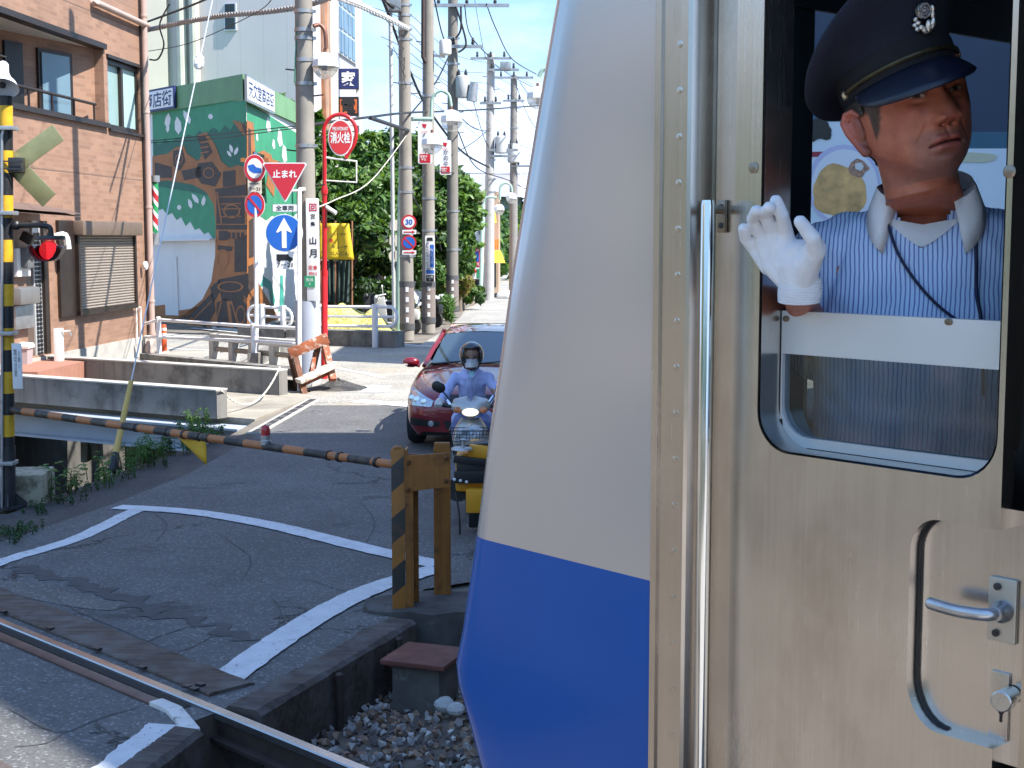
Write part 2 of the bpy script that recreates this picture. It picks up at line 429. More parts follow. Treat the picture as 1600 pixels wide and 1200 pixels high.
b = MB(); b.grid(stripe([G2(182, 793), G2(300, 801), G2(420, 821), G2(560, 855), G2(640, 873), G2(686, 884)], .2, .008, seed=3)); b.solo('stop_line_marking', paint.m, None, None, kind='structure', sm=0)
b = MB(); b.grid(stripe([G2(345, 1068), G2(425, 1010), G2(500, 962), G2(570, 926), G2(640, 902), G2(686, 889)], .21, .010, .010, seed=4)); b.solo('edge_line_marking', paint.m, None, None, kind='structure', sm=0)
b = MB(); b.grid(stripe([G2(165, 1215), G2(215, 1172), G2(262, 1134)], .2, .008, .02, seed=5)); b.solo('near_line_marking', paint.m, None, None, kind='structure', sm=0)
b = MB(); b.grid(stripe([G2(556, 627), G2(640, 634), G2(900, 656)], .36, .010, .01, seed=6)); b.solo('far_stop_line_marking', paint.m, None, None, kind='structure', sm=0)
b = MB(); b.grid(stripe([G2(584, 614), G2(593, 603)], .42, .010, .01, seed=7)); b.solo('dash_marking', paint.m, None, None, kind='structure', sm=0)
b = MB(); b.grid(stripe([G2(522, 575), G2(548, 580), G2(575, 585), G2(598, 591)], .14, .010, .01, seed=8)); b.solo('curve_marking', paint.m, None, None, kind='structure', sm=0)
b = MB(); b.grid(stripe([G2(500, 531), G2(560, 534), G2(620, 538), G2(690, 543)], .16, .010, .01, seed=9)); b.solo('street_edge_marking', paint.m, None, None, kind='structure', sm=0)
b = MB(); b.grid(stripe([G2(790, 486), G2(760, 502)], .16, .010, .01, seed=19)); b.solo('lane_marking', paint.m, None, None, kind='structure', sm=0)
for i, q in enumerate(([(255, 523), (330, 530)], [(262, 545), (330, 548)], [(300, 513), (385, 521)])):
    b = MB(); b.grid(stripe([G2(*q[0]), G2(*q[1])], .12, .010, .01, seed=20 + i)); b.solo('parking_marking', paint.m, None, None, kind='structure', sm=0)
# asphalt hump beside the barricade
b = MB()
c = gr(528, 607); rows = []
for i in range(13):
    r = i / 12; rows.append([c + Vector((.5 * r * math.cos(a * math.pi / 12), .5 * r * math.sin(a * math.pi / 12), .14 * (1 - r) ** 1.2 * (1 + .5 * noise.noise(Vector((r * 4, math.cos(a * .26) * 2, math.sin(a * .26) * 2)))) + .006)) for a in range(24)])
b.grid(rows, True); b.solo('asphalt_hump', shoulder_m, None, None, kind='structure', sm=60)
# manhole-like dark stain / repair patch in the crossing
b = MB(); pts = [(1.02 * math.cos(a) * (1 + .12 * noise.noise(Vector((math.cos(a), math.sin(a), 2)))), .42 * math.sin(a)) for a in [i * .2618 for i in range(24)]]
tmp = gr(78, 930); b.poly([tmp + Vector((p[0] * .55 - p[1] * .35, p[1] * .6 - p[0] * .32, .003)) for p in pts])
b.solo('repair_patch', asphalt('pale repair asphalt', (.125, .118, .108), .3), None, None, kind='structure', sm=0)

# canal with its walls, floor and water
canal_m = mat('damp canal concrete', (.12, .115, .105), .3, 1.5, .9, bump=.4, bsc=25, stain=((.03, .035, .025), 1.5, .5, .8), streak=((.025, .025, .02), 3, .5, .8))
b = MB()
n_ = len(CANAL)
for i in range(n_):
    a, c = CANAL[i], CANAL[(i + 1) % n_]
    b.poly([(a[0], a[1], -.03), (c[0], c[1], -.03), (c[0], c[1], -2.6), (a[0], a[1], -2.6)])
b.poly([(x, y, -2.6) for x, y in CANAL])
b.solo('canal_channel', canal_m, None, None, kind='structure', sm=0)
b = MB(); b.poly([(x, y, -2.35) for x, y in CANAL]); wm = NT('canal water'); wm.set(Base_Color=(.02, .03, .025), Roughness=.08); wm.bump(wm.noise(5), .15)
b.solo('water', wm.m, None, None, kind='structure', sm=0)

# ballast bed
bal_m = mat('ballast earth', (.14, .11, .085), .35, 3, .95, bump=.5, bsc=25)
b = MB()
def bz(x, y): return -.33 + .05 * noise.noise(Vector((x * 1.3, y * 1.3, 0)))
rows = [[(x * .4 - 3, y * .4 - 4, bz(x * .4 - 3, y * .4 - 4)) for x in range(36)] for y in range(36)]
b.grid(rows)
for i in range(len(BALLAST)):
    a, c = BALLAST[i], BALLAST[(i + 1) % len(BALLAST)]
    b.poly([(a[0], a[1], -.004), (c[0], c[1], -.004), (c[0], c[1], -.6), (a[0], a[1], -.6)])
b.solo('track_bed', bal_m, None, None, kind='structure', sm=60)
stone_ms = [mat('ballast stone ' + w, c, .25, 20, .9, bump=.3, bsc=60) for w, c in (('grey', (.31, .29, .27)), ('brown', (.27, .18, .12)), ('pale', (.5, .47, .43)), ('dark', (.13, .11, .10)))]
def inside(x, y, P):
    r = False
    for i in range(len(P)):
        (x1, y1), (x2, y2) = P[i], P[i - 1]
        if (y1 > y) != (y2 > y) and x < (x2 - x1) * (y - y1) / (y2 - y1) + x1: r = not r
    return r
b = MB(); rnd = random.Random(11); k = 0
while k < 5200:
    x, y = rnd.uniform(-1.9, 1.4), rnd.uniform(4.9, 9.4)
    if not inside(x, y, BALLAST): continue
    d = Vector((x, y, 0)).dot(RN)
    if abs(d - 3.95) < .09 or rnd.random() < .0: continue
    r = rnd.uniform(.015, .033); b.mi = rnd.choice((0, 0, 1, 1, 1, 2, 3, 3))
    rot = Matrix.Rotation(rnd.uniform(0, 6), 3, Vector((rnd.uniform(-1, 1), rnd.uniform(-1, 1), rnd.uniform(-1, 1))).normalized())
    c = Vector((x, y, bz(x, y) + rnd.uniform(.0, .035)))
    vs = [b.v(c + rot @ (Vector(q) * r * rnd.uniform(.65, 1.25))) for q in ((1, 0, -.3), (.3, .9, -.2), (-.8, .6, -.3), (-.8, -.6, -.2), (.3, -.95, -.3), (.6, .3, .6), (-.4, .5, .65), (-.3, -.6, .6))]
    for q in ((0, 1, 5), (1, 6, 5), (1, 2, 6), (2, 3, 7), (2, 7, 6), (3, 4, 7), (4, 0, 5), (4, 5, 7), (5, 6, 7), (0, 4, 3), (0, 3, 2), (0, 2, 1)): b.f([vs[i] for i in q])
    k += 1
b.solo('ballast_gravel', stone_ms, 'grey and brown broken stone ballast beside the crossing', 'gravel', kind='stuff', sm=0)

# ------------------------------------------------------------------ rails, planks, timbers
rail_side = mat('rusty rail web', (.045, .03, .025), .3, 9, .8, bump=.2)
rail_top = mat('polished rail head', (.42, .42, .44), .12, 5, .22, .9)
guard_m = mat('worn guard rail steel', (.12, .085, .075), .3, 6, .4, .6)
def rail_mesh(b, f0, f1, d, head=.065, top=.014, h=.15):
    for w, z0, z1, mi in ((head, top - .038, top, 1), (.018, top - h + .02, top - .038, 0), (.125, top - h, top - h + .02, 0)):
        b.mi = mi
        vs = []
        for f in (f0, f1): vs.append([b.v(rp(f, d + sx * w / 2, z)) for sx, z in ((-1, z0), (1, z0), (1, z1 - (.006 if mi else 0)), (.75, z1), (-.75, z1), (-1, z1 - (.006 if mi else 0)))])
        b.skin(vs, True)
b = MB(); rail_mesh(b, -9, 30, 3.95); tag(b.build('rail', [rail_side, rail_top], None, 30, rp(0, 3.95)), 'far running rail with a shiny worn head along the wooden plank', 'rail', 'rails of the near track')
b = MB(); rail_mesh(b, -9, 30, 3.95 - 1.13); tag(b.build('rail', [rail_side, rail_top], None, 30, rp(0, 2.82)), 'near running rail at the bottom left corner of the crossing', 'rail', 'rails of the near track')
b = MB()
A = Vector((*G2(268, 1112), 0)); fa = A.dot(RD)
pts = [rp(30, 3.95 - .155), rp(fa + .05, 3.95 - .155), rp(fa - .32, 3.95 - .25)]
b.mi = 0; b.beam(pts[0] - Vector((0, 0, .03)), pts[1] - Vector((0, 0, .03)), .075, .085, bev=.008)
g = b.build('guard_rail', [guard_m], None, 30, pts[1]); tag(g, 'brown steel guard rail with a flared white painted end beside running rail', 'guard rail')
b = MB(); b.beam(pts[1] + RD * .12 + Vector((0, 0, -.012)), pts[1] - RD * .06 + Vector((0, 0, -.012)), .082, .07, bev=.01); b.beam(pts[1] - RD * .05 + Vector((0, 0, -.014)), pts[2] + Vector((0, 0, -.03)), .085, .08, bev=.012)
b.build('painted_end', mat('chipped white paint', (.66, .64, .6), .12, 8, .6, stain=((.1, .08, .06), 14, .56, .8)), g)
# flangeway: dark dirty strip, the groove's shade put into its colour
b = MB(); b.grid([[rp(fa, 3.85, .005), rp(fa, 3.905, .005)], [rp(30, 3.85, .005), rp(30, 3.905, .005)]]); b.solo('flangeway_strip', mat('dirty flangeway shade', (.01, .009, .008), .3, 5, .8), None, None, kind='structure', sm=0)
def wood(name, c, axis_rot, sc=1.0, worn=.5):
    n = NT(name)
    v = n.map((2.2 * sc, 26 * sc, 26 * sc), (0, 0, axis_rot))
    g_ = n.noise(1, 8, .65, v, .4)
    x = n.ramp(g_, [(.3, mul3(c, .35)), (.5, c), (.7, mul3(c, 1.5))])
    x = n.mix(n.ramp(n.noise(5, 5), [(.45, 0.0), (.65, worn)]), x, mul3((.2, .19, .18), .9))
    n.color(x); n.set(Roughness=.85); n.bump(g_, .6, .006); n.bump(n.noise(60), .2)
    return n.m
ra = math.atan2(RD.y, RD.x)
plank_m = wood('weathered crossing plank', (.10, .068, .05), -ra)
b = MB(); e = Vector((*G2(366, 1078), 0)); fe = e.dot(RD)
rnd = random.Random(3); nn = 70; rows = []
for i in range(nn + 1):
    f = fe + i * (14 - fe) / nn; j = rnd.uniform(-.008, .008) + .02 * noise.noise(Vector((f * 2.1, 0, 0)))
    rows.append([rp(f, 4.05, -.05), rp(f, 4.05, .012), rp(f, 4.058, .02), rp(f, 4.32 + j, .018 + j * .2), rp(f, 4.345 + j, .008), rp(f, 4.35 + j, -.05)])
b.grid(rows); b.poly(rows[0])
pl = b.solo('crossing_plank', plank_m, 'long weathered brown wooden plank bolted along the far rail', 'plank', sm=30)
for (px, py) in ((5, 957), (78, 983), (152, 1015), (222, 1044), (292, 1074), (303, 1078), (313, 1071)):
    b = MB(); p = gr(px, py, .02); b.box(p + Vector((0, 0, .006)), (.05, .035, .014), Matrix.Rotation(ra + .2, 4, 'Z'), .004); b.build('bolt', dark_metal, pl)
beam_m = wood('old railway timber', (.075, .055, .045), -1.2)
a, c = Vector((*XE[2], 0)), Vector((*XE[3], 0)); s = (c - a).normalized(); rgt = Vector((s.y, -s.x, 0))
def timber(name, a, c, w, label):
    b = MB(); s = (c - a).normalized(); rgt = Vector((s.y, -s.x, 0)); rows = []; L_ = (c - a).length; nn = 40; rnd = random.Random(5)
    for i in range(nn + 1):
        p = a + s * (L_ * i / nn); j = .012 * noise.noise(p * 3) + rnd.uniform(-.004, .004)
        rows.append([p + Vector((0, 0, -.42)), p + Vector((0, 0, .0 + j)), p + rgt * .02 + Vector((0, 0, .018 + j)), p + rgt * (w - .03) + Vector((0, 0, .012 + j)), p + rgt * (w + j) + Vector((0, 0, -.01)), p + rgt * (w + j) + Vector((0, 0, -.42))])
    b.grid(rows); b.poly(rows[0]); b.poly(rows[-1])
    return b.solo(name, beam_m, label, 'timber', 'timbers edging the crossing', sm=30)
timber('edge_timber', a, c, .21, 'heavy dark wooden timber edging the crossing above the ballast stones')
timber('edge_timber', Vector((*XE[0], 0)), Vector((*XE[1], 0)), .17, 'short dark timber at the bottom edge beside the flared guard rail')
for t in (.42, .83):
    p = a.lerp(c, t) + rgt * .24
    b = MB(); b.cyl(p + Vector((0, 0, -.4)), p + Vector((0, 0, -.02)), .022); b.ell(p + Vector((0, 0, -.02)), (.024, .024, .01), 10)
    b.solo('steel_peg', rail_side, 'rusty steel peg holding the edge timber, %s' % ('nearer the rail' if t < .6 else 'nearer the barrier post'), 'peg', 'pegs holding the edge timber')
for i in range(8):
    p = rp(1.1 - i * .62, 3.4, -.36)
    if i in (0, 1): continue
    b = MB(); b.box(p, (.22, 2.1, .14), Matrix.Rotation(ra, 4, 'Z'), .015)
    o = b.solo('sleeper', beam_m, 'dark wooden railway sleeper sunk in the ballast under the rails', 'sleeper', 'sleepers under the near track')
# junction box, pipe, white stones, footing
b = MB(); c0 = at(665, 1060, 8.1); c0.z = -.05
t = thing('junction_box', 'concrete junction box with a rusty steel lid beside the ballast', 'junction box', (c0.x, c0.y, -.4), R(-20))
b.box((0, 0, .16), (.3, .3, .36), None, .02); b.build('box_body', mat('stained box concrete', (.12, .11, .10), .3, 5, .9, bump=.5, bsc=30, stain=((.3, .29, .27), 7, .58, .6)), t, world=False)
b = MB(); b.box((0, 0, .365), (.40, .40, .03), None, .006)
b.build('lid', mat('rusty lid', (.16, .06, .045), .3, 8, .7, .2, bump=.3), t, world=False)
p0 = at(596, 1018, 8.5); p0.z = -.12
b = MB(); b.cyl(p0 + Vector((-.25, .18, .01)), Vector((c0.x - .1, c0.y + .05, -.13)), .04); b.solo('cable_pipe', mat('rusty pipe', (.2, .09, .05), .35, 10, .8, .2, stain=((.5, .45, .36), 12, .56, .6)), 'rusty cable pipe running from the timber into the junction box', 'pipe')
for i, (px, py, r) in enumerate(((703, 1066, .045), (694, 1102, .06), (712, 1108, .05))):
    p = gr(px, py, -.25); b = MB(); b.ell(p, (r, r * .8, r * .8), 10)
    for v in b.bm.verts: v.co += (v.co - p) * .25 * noise.noise(v.co * 14)
    b.solo('white_stone', mat('chalky stone', (.5, .5, .48), .2, 9, .9, bump=.5), ['smooth white stone lump against the junction box', 'pale rough stone below the junction box', 'pale rough stone nearest the train nose'][i], 'stone', 'white stones by the junction box', sm=30)
b = MB(); q = gr(655, 945)
pts = []
for i in range(20):
    a_ = i * math.pi / 10; pts.append((.5 * math.cos(a_) * (1 + .2 * noise.noise(Vector((math.cos(a_) * 1.5, math.sin(a_) * 1.5, 5)))), .3 * math.sin(a_)))
b.prism(pts, (q.x + .10, q.y - .04, .03), (1, 0, 0), (0, 1, 0), .5)
for v in b.bm.verts: v.co.z += .03 * noise.noise(v.co * 5)
b.solo('post_footing', mat('dark stained footing', (.075, .07, .065), .4, 5, .95, bump=.6, bsc=20, stain=((.2, .19, .18), 9, .62, .6)), 'rough dark concrete footing under the orange barrier post', 'footing', sm=30)
# cracks and a dark tar seam across the crossing
b = MB()
def ragged(pts, w, z, seed):
    rnd = random.Random(seed); P = smooth_path([gr(x, y) for x, y in pts], 16); rows = []
    for i, p in enumerate(P):
        d = (P[min(i + 1, len(P) - 1)] - P[max(i - 1, 0)]).normalized(); s = Vector((-d.y, d.x, 0)); j = s * (w * 1.2 * noise.noise(p * 6 + Vector((seed, 0, 0)))); k = w * (.5 + .45 * noise.noise(p * 11)) * min(1, i / 6, (len(P) - 1 - i) / 6 + .05)
        rows.append([p + j + s * k + Vector((0, 0, z)), p + j - s * k * rnd.uniform(.5, 1.2) + Vector((0, 0, z))])
    b.grid(rows)
ragged([(28, 884), (70, 898), (120, 912), (168, 928)], .16, .0035, 1); ragged([(150, 925), (215, 945), (262, 962), (318, 978), (395, 1004)], .14, .0035, 2)
for i, q in enumerate(([(395, 1004), (345, 990), (300, 1012), (250, 1022)], [(470, 905), (500, 912), (540, 925), (560, 930)], [(300, 978), (262, 990), (225, 1005)], [(10, 1105), (60, 1135), (100, 1145), (150, 1125), (218, 1105)], [(100, 1145), (70, 1162), (20, 1168)], [(340, 835), (390, 870), (380, 905)], [(60, 920), (120, 955), (190, 985), (260, 1015)], [(420, 1000), (440, 960), (420, 930)], [(230, 795), (260, 820), (240, 850)], [(560, 780), (585, 815), (570, 850)])): ragged(q, .008, .004, 10 + i)
b.solo('road_cracks', mat('dark tar', (.058, .059, .062), .2, 6, .75), None, None, kind='structure', sm=0)
# ------------------------------------------------------------------ train (local frame: x = towards the rear, y = inwards, z = up)
TA = R(41)
T_RZ = math.atan2(-math.cos(TA), math.sin(TA))
T_O = Vector((math.cos(TA), math.sin(TA), 0)) * 2.0
train = thing('commuter_train', 'stainless steel commuter train with silver and blue nose, stopped short of the crossing', 'train', T_O, T_RZ)
TM = WM[train.name]; TI = TM.inverted()
def tr(px, py, y=0.0):
    """photo pixel -> train-local point on the plane y"""
    return TI @ onp(px, py, TM @ Vector((0, y, 0)), (TM.to_3x3() @ Vector((0, 1, 0))))
def ts(px, py=600, y=0.0): return tr(px, py, y).x
S_J = ts(1024)                # joint between nose cover and body
silver = mat('silver paint', (.52, .51, .515), .04, .8, .2, .65, coat=.2, rv=.02); silver.node_tree.nodes['Principled BSDF'].inputs['Coat Roughness'].default_value = .22
blue = mat('blue paint', (.001, .085, .36), .06, 1.2, .16, .0, coat=.06, rv=.05)
blue.node_tree.nodes['Principled BSDF'].inputs['Specular IOR Level'].default_value = .3
z_b = (tr(745, 841).z + tr(1012, 908).z) / 2
edge_px = [(742, 835), (720, 985), (710, 1035), (713, 1065), (730, 1125), (750, 1200)]
top_px = [(867, 0), (842, 145), (817, 300), (797, 425), (777, 575), (762, 675), (742, 835)]
def edge(px, py): q = tr(px, py, .02); return (q.x - .033, q.z)
prof = [edge(*p) for p in top_px] + [edge(*p) for p in edge_px[1:]]
s0, z0 = prof[0]; s1, z1 = prof[2]; k = (s1 - s0) / (z1 - z0)
prof = [(s0 + k * (3.55 - z0), 3.55), (s0 + k * (3.2 - z0), 3.2)] + prof + [(prof[-1][0] + .12, prof[-1][1] - .3), (prof[-1][0] + .16, prof[-1][1] - .62)]
def p_edge(z):
    for (sa, za), (sb, zb) in zip(prof, prof[1:]):
        if za >= z >= zb: return sa + (sb - sa) * (za - z) / (za - zb)
    return prof[-1][0]
TW = 2.8
def nose_ring(z):
    se = p_edge(z); r = .1; o = []
    for i in range(7): o.append((S_J + (se + r - S_J) * (i / 6), 0))
    for i in range(1, 8): a = math.pi / 2 * i / 8; o.append((se + r - r * math.sin(a), r - r * math.cos(a)))
    for i in range(13): y = r + (TW - 2 * r) * i / 12; o.append((se - .16 * math.sin(math.pi * (y - r) / (TW - 2 * r)), y))
    for i in range(1, 8): a = math.pi / 2 * i / 8; o.append((se + r - r * math.cos(a), TW - r + r * math.sin(a)))
    o.append((S_J, TW))
    return [(x, y, z) for x, y in o]
WS0, WS1 = 1.95, 3.05
zs = sorted({3.55, 3.4, 3.2, WS1, 2.7, 2.4, 2.2, WS0, z_b + .005, z_b - .005, 1.62, 1.5, 1.45, 1.43, 1.41, 1.38, 1.3, 1.2, .9, .6} | {round(z, 3) for _, z in prof if z > .6}, reverse=True)
b = MB(); rings = [[b.v(p) for p in nose_ring(z)] for z in zs]
for i in range(len(zs) - 1):
    b.mi = 1 if zs[i + 1] < z_b - .004 else 0
    for j in range(len(rings[0]) - 1):
        if 15 <= j <= 23 and WS0 - .01 <= zs[i + 1] and zs[i] <= WS1 + .01: continue
        b.f([rings[i][j], rings[i][j + 1], rings[i + 1][j + 1], rings[i + 1][j]])
nose = b.build('nose_cover', [silver, blue], train, 30, world=False)
# windscreen
b = MB(); zz = [z for z in zs if WS0 - .01 <= z <= WS1 + .01]
b.grid([[Vector(p) + Vector((.012, 0, 0)) for p in nose_ring(z)[15:25]] for z in zz]); b.build('windscreen', glass('windscreen glass', (.95, .97, .97), .0), train, world=False)
# roof cap of the nose and the car roof
b = MB(); top = nose_ring(3.55); b.poly([(p[0], p[1], 3.55) for p in top]); rows = []
for s in (S_J, 8, 16): rows.append([(s, .02, 3.3), (s, .05, 3.45), (s, .25, 3.58), (s, .8, 3.66), (s, 1.4, 3.68), (s, 2, 3.66), (s, 2.55, 3.58), (s, 2.75, 3.45), (s, 2.78, 3.3)])
b.grid(rows); b.build('roof', mat('train roof grey', (.25, .25, .26), .1, 2, .6), train, world=False)

def stainless(name, c=(.56, .52, .46), rough=.22, dirt=.6):
    n = NT(name)
    st = n.noise(1, 4, .6, n.map((160, 160, 1.2)))
    bl = n.noise(2.2, 5, .6)
    x = n.ramp(bl, [(.3, mul3(c, .86)), (.7, mul3(c, 1.08))])
    x = n.mix(1.0, x, n.ramp(st, [(.3, .94), (.7, 1.03)]), 'MULTIPLY')
    x = n.mix(n.ramp(n.noise(3.5, 7, .7, n.map((1, 1, .4))), [(.52, 0.0), (.75, dirt)]), x, mul3((.27, .22, .17), 1))
    n.color(x); n.set(Metallic=1.0, Anisotropic=.5)
    q = n.n('ShaderNodeMapRange'); q.inputs['To Min'].default_value = rough - .06; q.inputs['To Max'].default_value = rough + .13
    n.l(n.math('MULTIPLY_ADD', st, .5, n.math('MULTIPLY', bl, .5)), q.inputs['Value']); n.l(q.outputs[0], n.b.inputs['Roughness'])
    n.bump(st, .05, .002)
    n.bump(n.noise(3.0, 2), .06, .02)
    return n.m
ss = stainless('brushed stainless steel', (.55, .50, .45))
ss2 = stainless('pale stainless door', (.62, .585, .55), .22, .5)
ss_dark = stainless('dark stainless steel', (.32, .27, .22), .4, .7)  # darker stainless for the door screws and rail bracket
chrome = mat('polished chrome', (.72, .72, .7), .04, 3, .1, 1.0, rv=.04)
alu = mat('matt aluminium sash', (.62, .64, .66), .05, 3, .38, .4, stain=((.36, .3, .24), 7, .64, .5))
Z0, Z1 = .55, 3.34
# corner post: profile in (s, y) swept upwards
pxs = [(1020, .0), (1022, -.006), (1031, -.006), (1032, -.001), (1046, -.001), (1047, -.004), (1071, -.004), (1075, .0), (1078, .008), (1080, .02)]
A = [(ts(x), y) for x, y in pxs]
s_g = A[-1][0]
fl = [(s_g + .001, .05), (s_g + .006, .058)]
s_r = ts(1113, 600, .045); s_d = ts(1149, 600, .03)
B = fl + [(s_r - .006, .058), (s_r - .001, .05), (s_r + .004, .04), (s_r + .012, .034), (s_d - .006, .03), (s_d - .003, .034), (s_d - .003, .12)]
sec = A + B
b = MB()
b.grid([[(s, y, Z0) for s, y in sec], [(s, y, Z1) for s, y in sec]])
for i in range(24):
    z = tr(1059, 70 + 72 * i).z
    if z < .7: break
    b.ell((ts(1059, 600), -.004, z), (.0075, .0010, .0075), 10)
b.build('corner_post', [ss], train, 25, world=False)
# cab door leaf
YD = .02
s_dl, s_dr = s_d, ts(1571, 600, YD)
zw_b = tr(1360, 728, YD).z                       # bottom of the window recess
w_l, w_r = ts(1184, 600, YD), ts(1562, 600, YD)
hr = [ts(1419, 960, YD), tr(1520, 822, YD).z, tr(1535, 1166, YD).z]
def door_outer():
    # the leaf, notched on its right edge by the handle recess
    R_ = .055; x0 = hr[0]
    o = [(s_dl, .62), (s_dr, .62), (s_dr, hr[2])]
    o += [(x0 + 2 * R_ - 0, hr[2])] if False else []
    o += arc((x0 + .062, hr[2] + .085), .062, -90, -180, 8, .085)
    o += arc((x0 + .05, hr[1] - .06), .05, 180, 90, 8, .06)
    o += [(s_dr, hr[1]), (s_dr, 3.24), (s_dl, 3.24)]
    return o
wr = rrect(w_l, zw_b, w_r, 3.12, .072, 8)
b = MB(); b.plate(door_outer(), [wr], (0, YD, 0), (1, 0, 0), (0, 0, 1), .035, (0, -1, 0))
door = b.build('cab_door', [ss2], train, 30, world=False)
YS = .078
b = MB()     # window recess reveal (bottom sloping) and rounded lip
inn = rrect(w_l + .004, zw_b + .004, w_r - .004, 3.116, .07, 8)
n_ = len(wr)
va = [b.v((p[0], YD + .003, p[1])) for p in inn]; vb = [b.v((p[0], YS + .02, p[1])) for p in inn]
b.skin([va, vb], True, (False, False)); b.build('window_reveal', [ss2], door, 50, world=False)
# sash: aluminium bar, thin frame and the lowered pane
bar_t, bar_b = tr(1213, 485, YS).z, tr(1222, 552, YS).z
gl_b = tr(1255, 684, YS).z; gl_l = ts(1222, 600, YS); gl_r = ts(1541, 600, YS)
b = MB(); x0, x1 = w_l + .006, w_r - .006
out = [(x0, zw_b + .05)] + arc((x0 + .055, zw_b + .055), .05, 180, 270, 5) + arc((x1 - .055, zw_b + .055), .05, 270, 360, 5) + [(x1, bar_t), (x0, bar_t)]
g_out = arc((gl_l + .06, gl_b + .06), .06, 180, 270, 6) + [(x1 - .012, gl_b)] + [(x1 - .012, bar_b), (gl_l, bar_b)]
b.plate(out, [g_out], (0, YS, 0), (1, 0, 0), (0, 0, 1), .022, (0, -1, 0))
sash = b.build('window_sash', [alu], door, 30, world=False)
b = MB(); b.plate(g_out, [], (0, YS + .008, 0), (1, 0, 0), (0, 0, 1), 0, (0, -1, 0)); b.build('pane', glass('lowered cab pane', (.34, .44, .48), .06, .07, 1.6), door, world=False)
bsm = mat('brown stain metal', (.2, .15, .1), .3, 30, .6, .5)
for (px, py) in ((1228, 498), (1482, 503)):
    b = MB(); q = tr(px, py, YS - .001); b.ell(q, (.008, .002, .006), 10); b.build('sash_screw', [bsm], sash, world=False)
for (px, py) in ((1177, 262), (1577, 268)):
    b = MB(); q = tr(px, py, YD - .001); b.ell(q, (.011, .003, .011), 12); b.build('door_screw', [ss_dark], door, world=False)
# handle recess floor, lever, lock
b = MB(); YH = .05; xr = ts(1600, 960, YH)
b.box(((hr[0] + xr) / 2, YH + .004, (hr[1] + hr[2]) / 2), (xr - hr[0] + .04, .008, hr[1] - hr[2] + .06))
b.build('recess_plate', [ss2], door, world=False)
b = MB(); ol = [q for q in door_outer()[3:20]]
b.tube([(q[0] + .003, YH - .003, q[1]) for q in ol], .0035, 6); b.build('recess_shade_bead', [black], door, 60, world=False)  # black bead drawn in for the dark shade along the recess edge
b = MB()    # dark door jamb on the right and body beyond it
b.box((s_dr + .055, .16, (Z0 + Z1) / 2), (.2, .05, Z1 - Z0)); b.build('door_jamb', [mat('dark jamb rubber', (.03, .024, .02), .3, 6, .6)], train, world=False)
b = MB(); xs = ts(1598, 1000, .0)
b.plate([(xs, Z0), (xs + 13.5, Z0), (xs + 13.5, Z1), (xs, Z1)], [rrect(xs + 1.2 + i * 2.6, 1.9, xs + 3.2 + i * 2.6, 2.85, .08) for i in range(4)], (0, 0, 0), (1, 0, 0), (0, 0, 1), .09, (0, -1, 0)); b.build('body_side', [ss], train, 30, world=False)
b = MB()
for i in range(4): b.plate(rrect(xs + 1.2 + i * 2.6, 1.9, xs + 3.2 + i * 2.6, 2.85, .08), [], (0, .05, 0), (1, 0, 0), (0, 0, 1), 0, (0, -1, 0))
b.build('side_window', glass('passenger window glass', (.3, .34, .34), .1), train, world=False)
b = MB(); q = tr(1566, 953, YH - .006); zq = q.z
cz = tr(1566, 952, YH).z
b.box((q.x, YH - .004, cz), (.05, .008, .105), None, .004)
hp = b.build('handle_plate', [mat('cast steel plate', (.5, .48, .44), .1, 12, .4, .8)], door, world=False)
for dz in (.038, -.038):
    b = MB(); b.lathe([(0, .0), (.006, .0), (.006, -.003), (.0, -.004)], (q.x - .008, YH - .009, cz + dz), (0, 1, 0), 12)
    b.box((q.x - .008, YH - .0135, cz + dz), (.008, .002, .0015)); b.build('screw', [dark_metal], hp, world=False)
b = MB()
b.lathe([(.018, 0), (.018, -.012), (.012, -.016), (.012, -.03)], (q.x + .004, YH - .006, cz), (0, 1, 0), 18)
xl = ts(1452, 953, YH - .05)
pth = smooth_path([(q.x + .004, YH - .025, cz), (q.x, YH - .046, cz), (q.x - .02, YH - .054, cz - .001), ((q.x + xl) / 2, YH - .056, cz - .002), (xl + .01, YH - .052, cz - .001), (xl - .002, YH - .049, cz)], 5)
b.tube(pth, [.0105] * (len(pth) - 3) + [.0095, .008, .004], 14); b.build('handle', [mat('worn alloy handle', (.5, .5, .52), .12, 20, .32, .9)], door, 60, world=False)
b = MB(); q = tr(1563, 1102, YH); b.box((q.x, YH - .003, q.z), (.034, .006, .112), None, .003)
lk = b.build('lock_plate', [ss2], door, world=False)
b = MB(); k1 = tr(1557, 1088, YH - .03); b.lathe([(.014, 0), (.014, -.02), (.017, -.022), (.017, -.045), (.015, -.047)], (k1.x + .012, YH - .004, k1.z), (-.15, 1, 0), 22); b.build('lock_knob', [mat('lock steel', (.56, .54, .5), .06, 9, .28, .9)], lk, 30, world=False)
b = MB(); k2 = tr(1564, 1112, YH - .007); b.lathe([(.005, 0), (.005, -.0015)], (k2.x, YH - .006, k2.z), (0, 1, 0), 12); b.box((k2.x, YH - .0068, k2.z - .009), (.0045, .0015, .016)); b.build('keyhole', [black], lk, world=False)
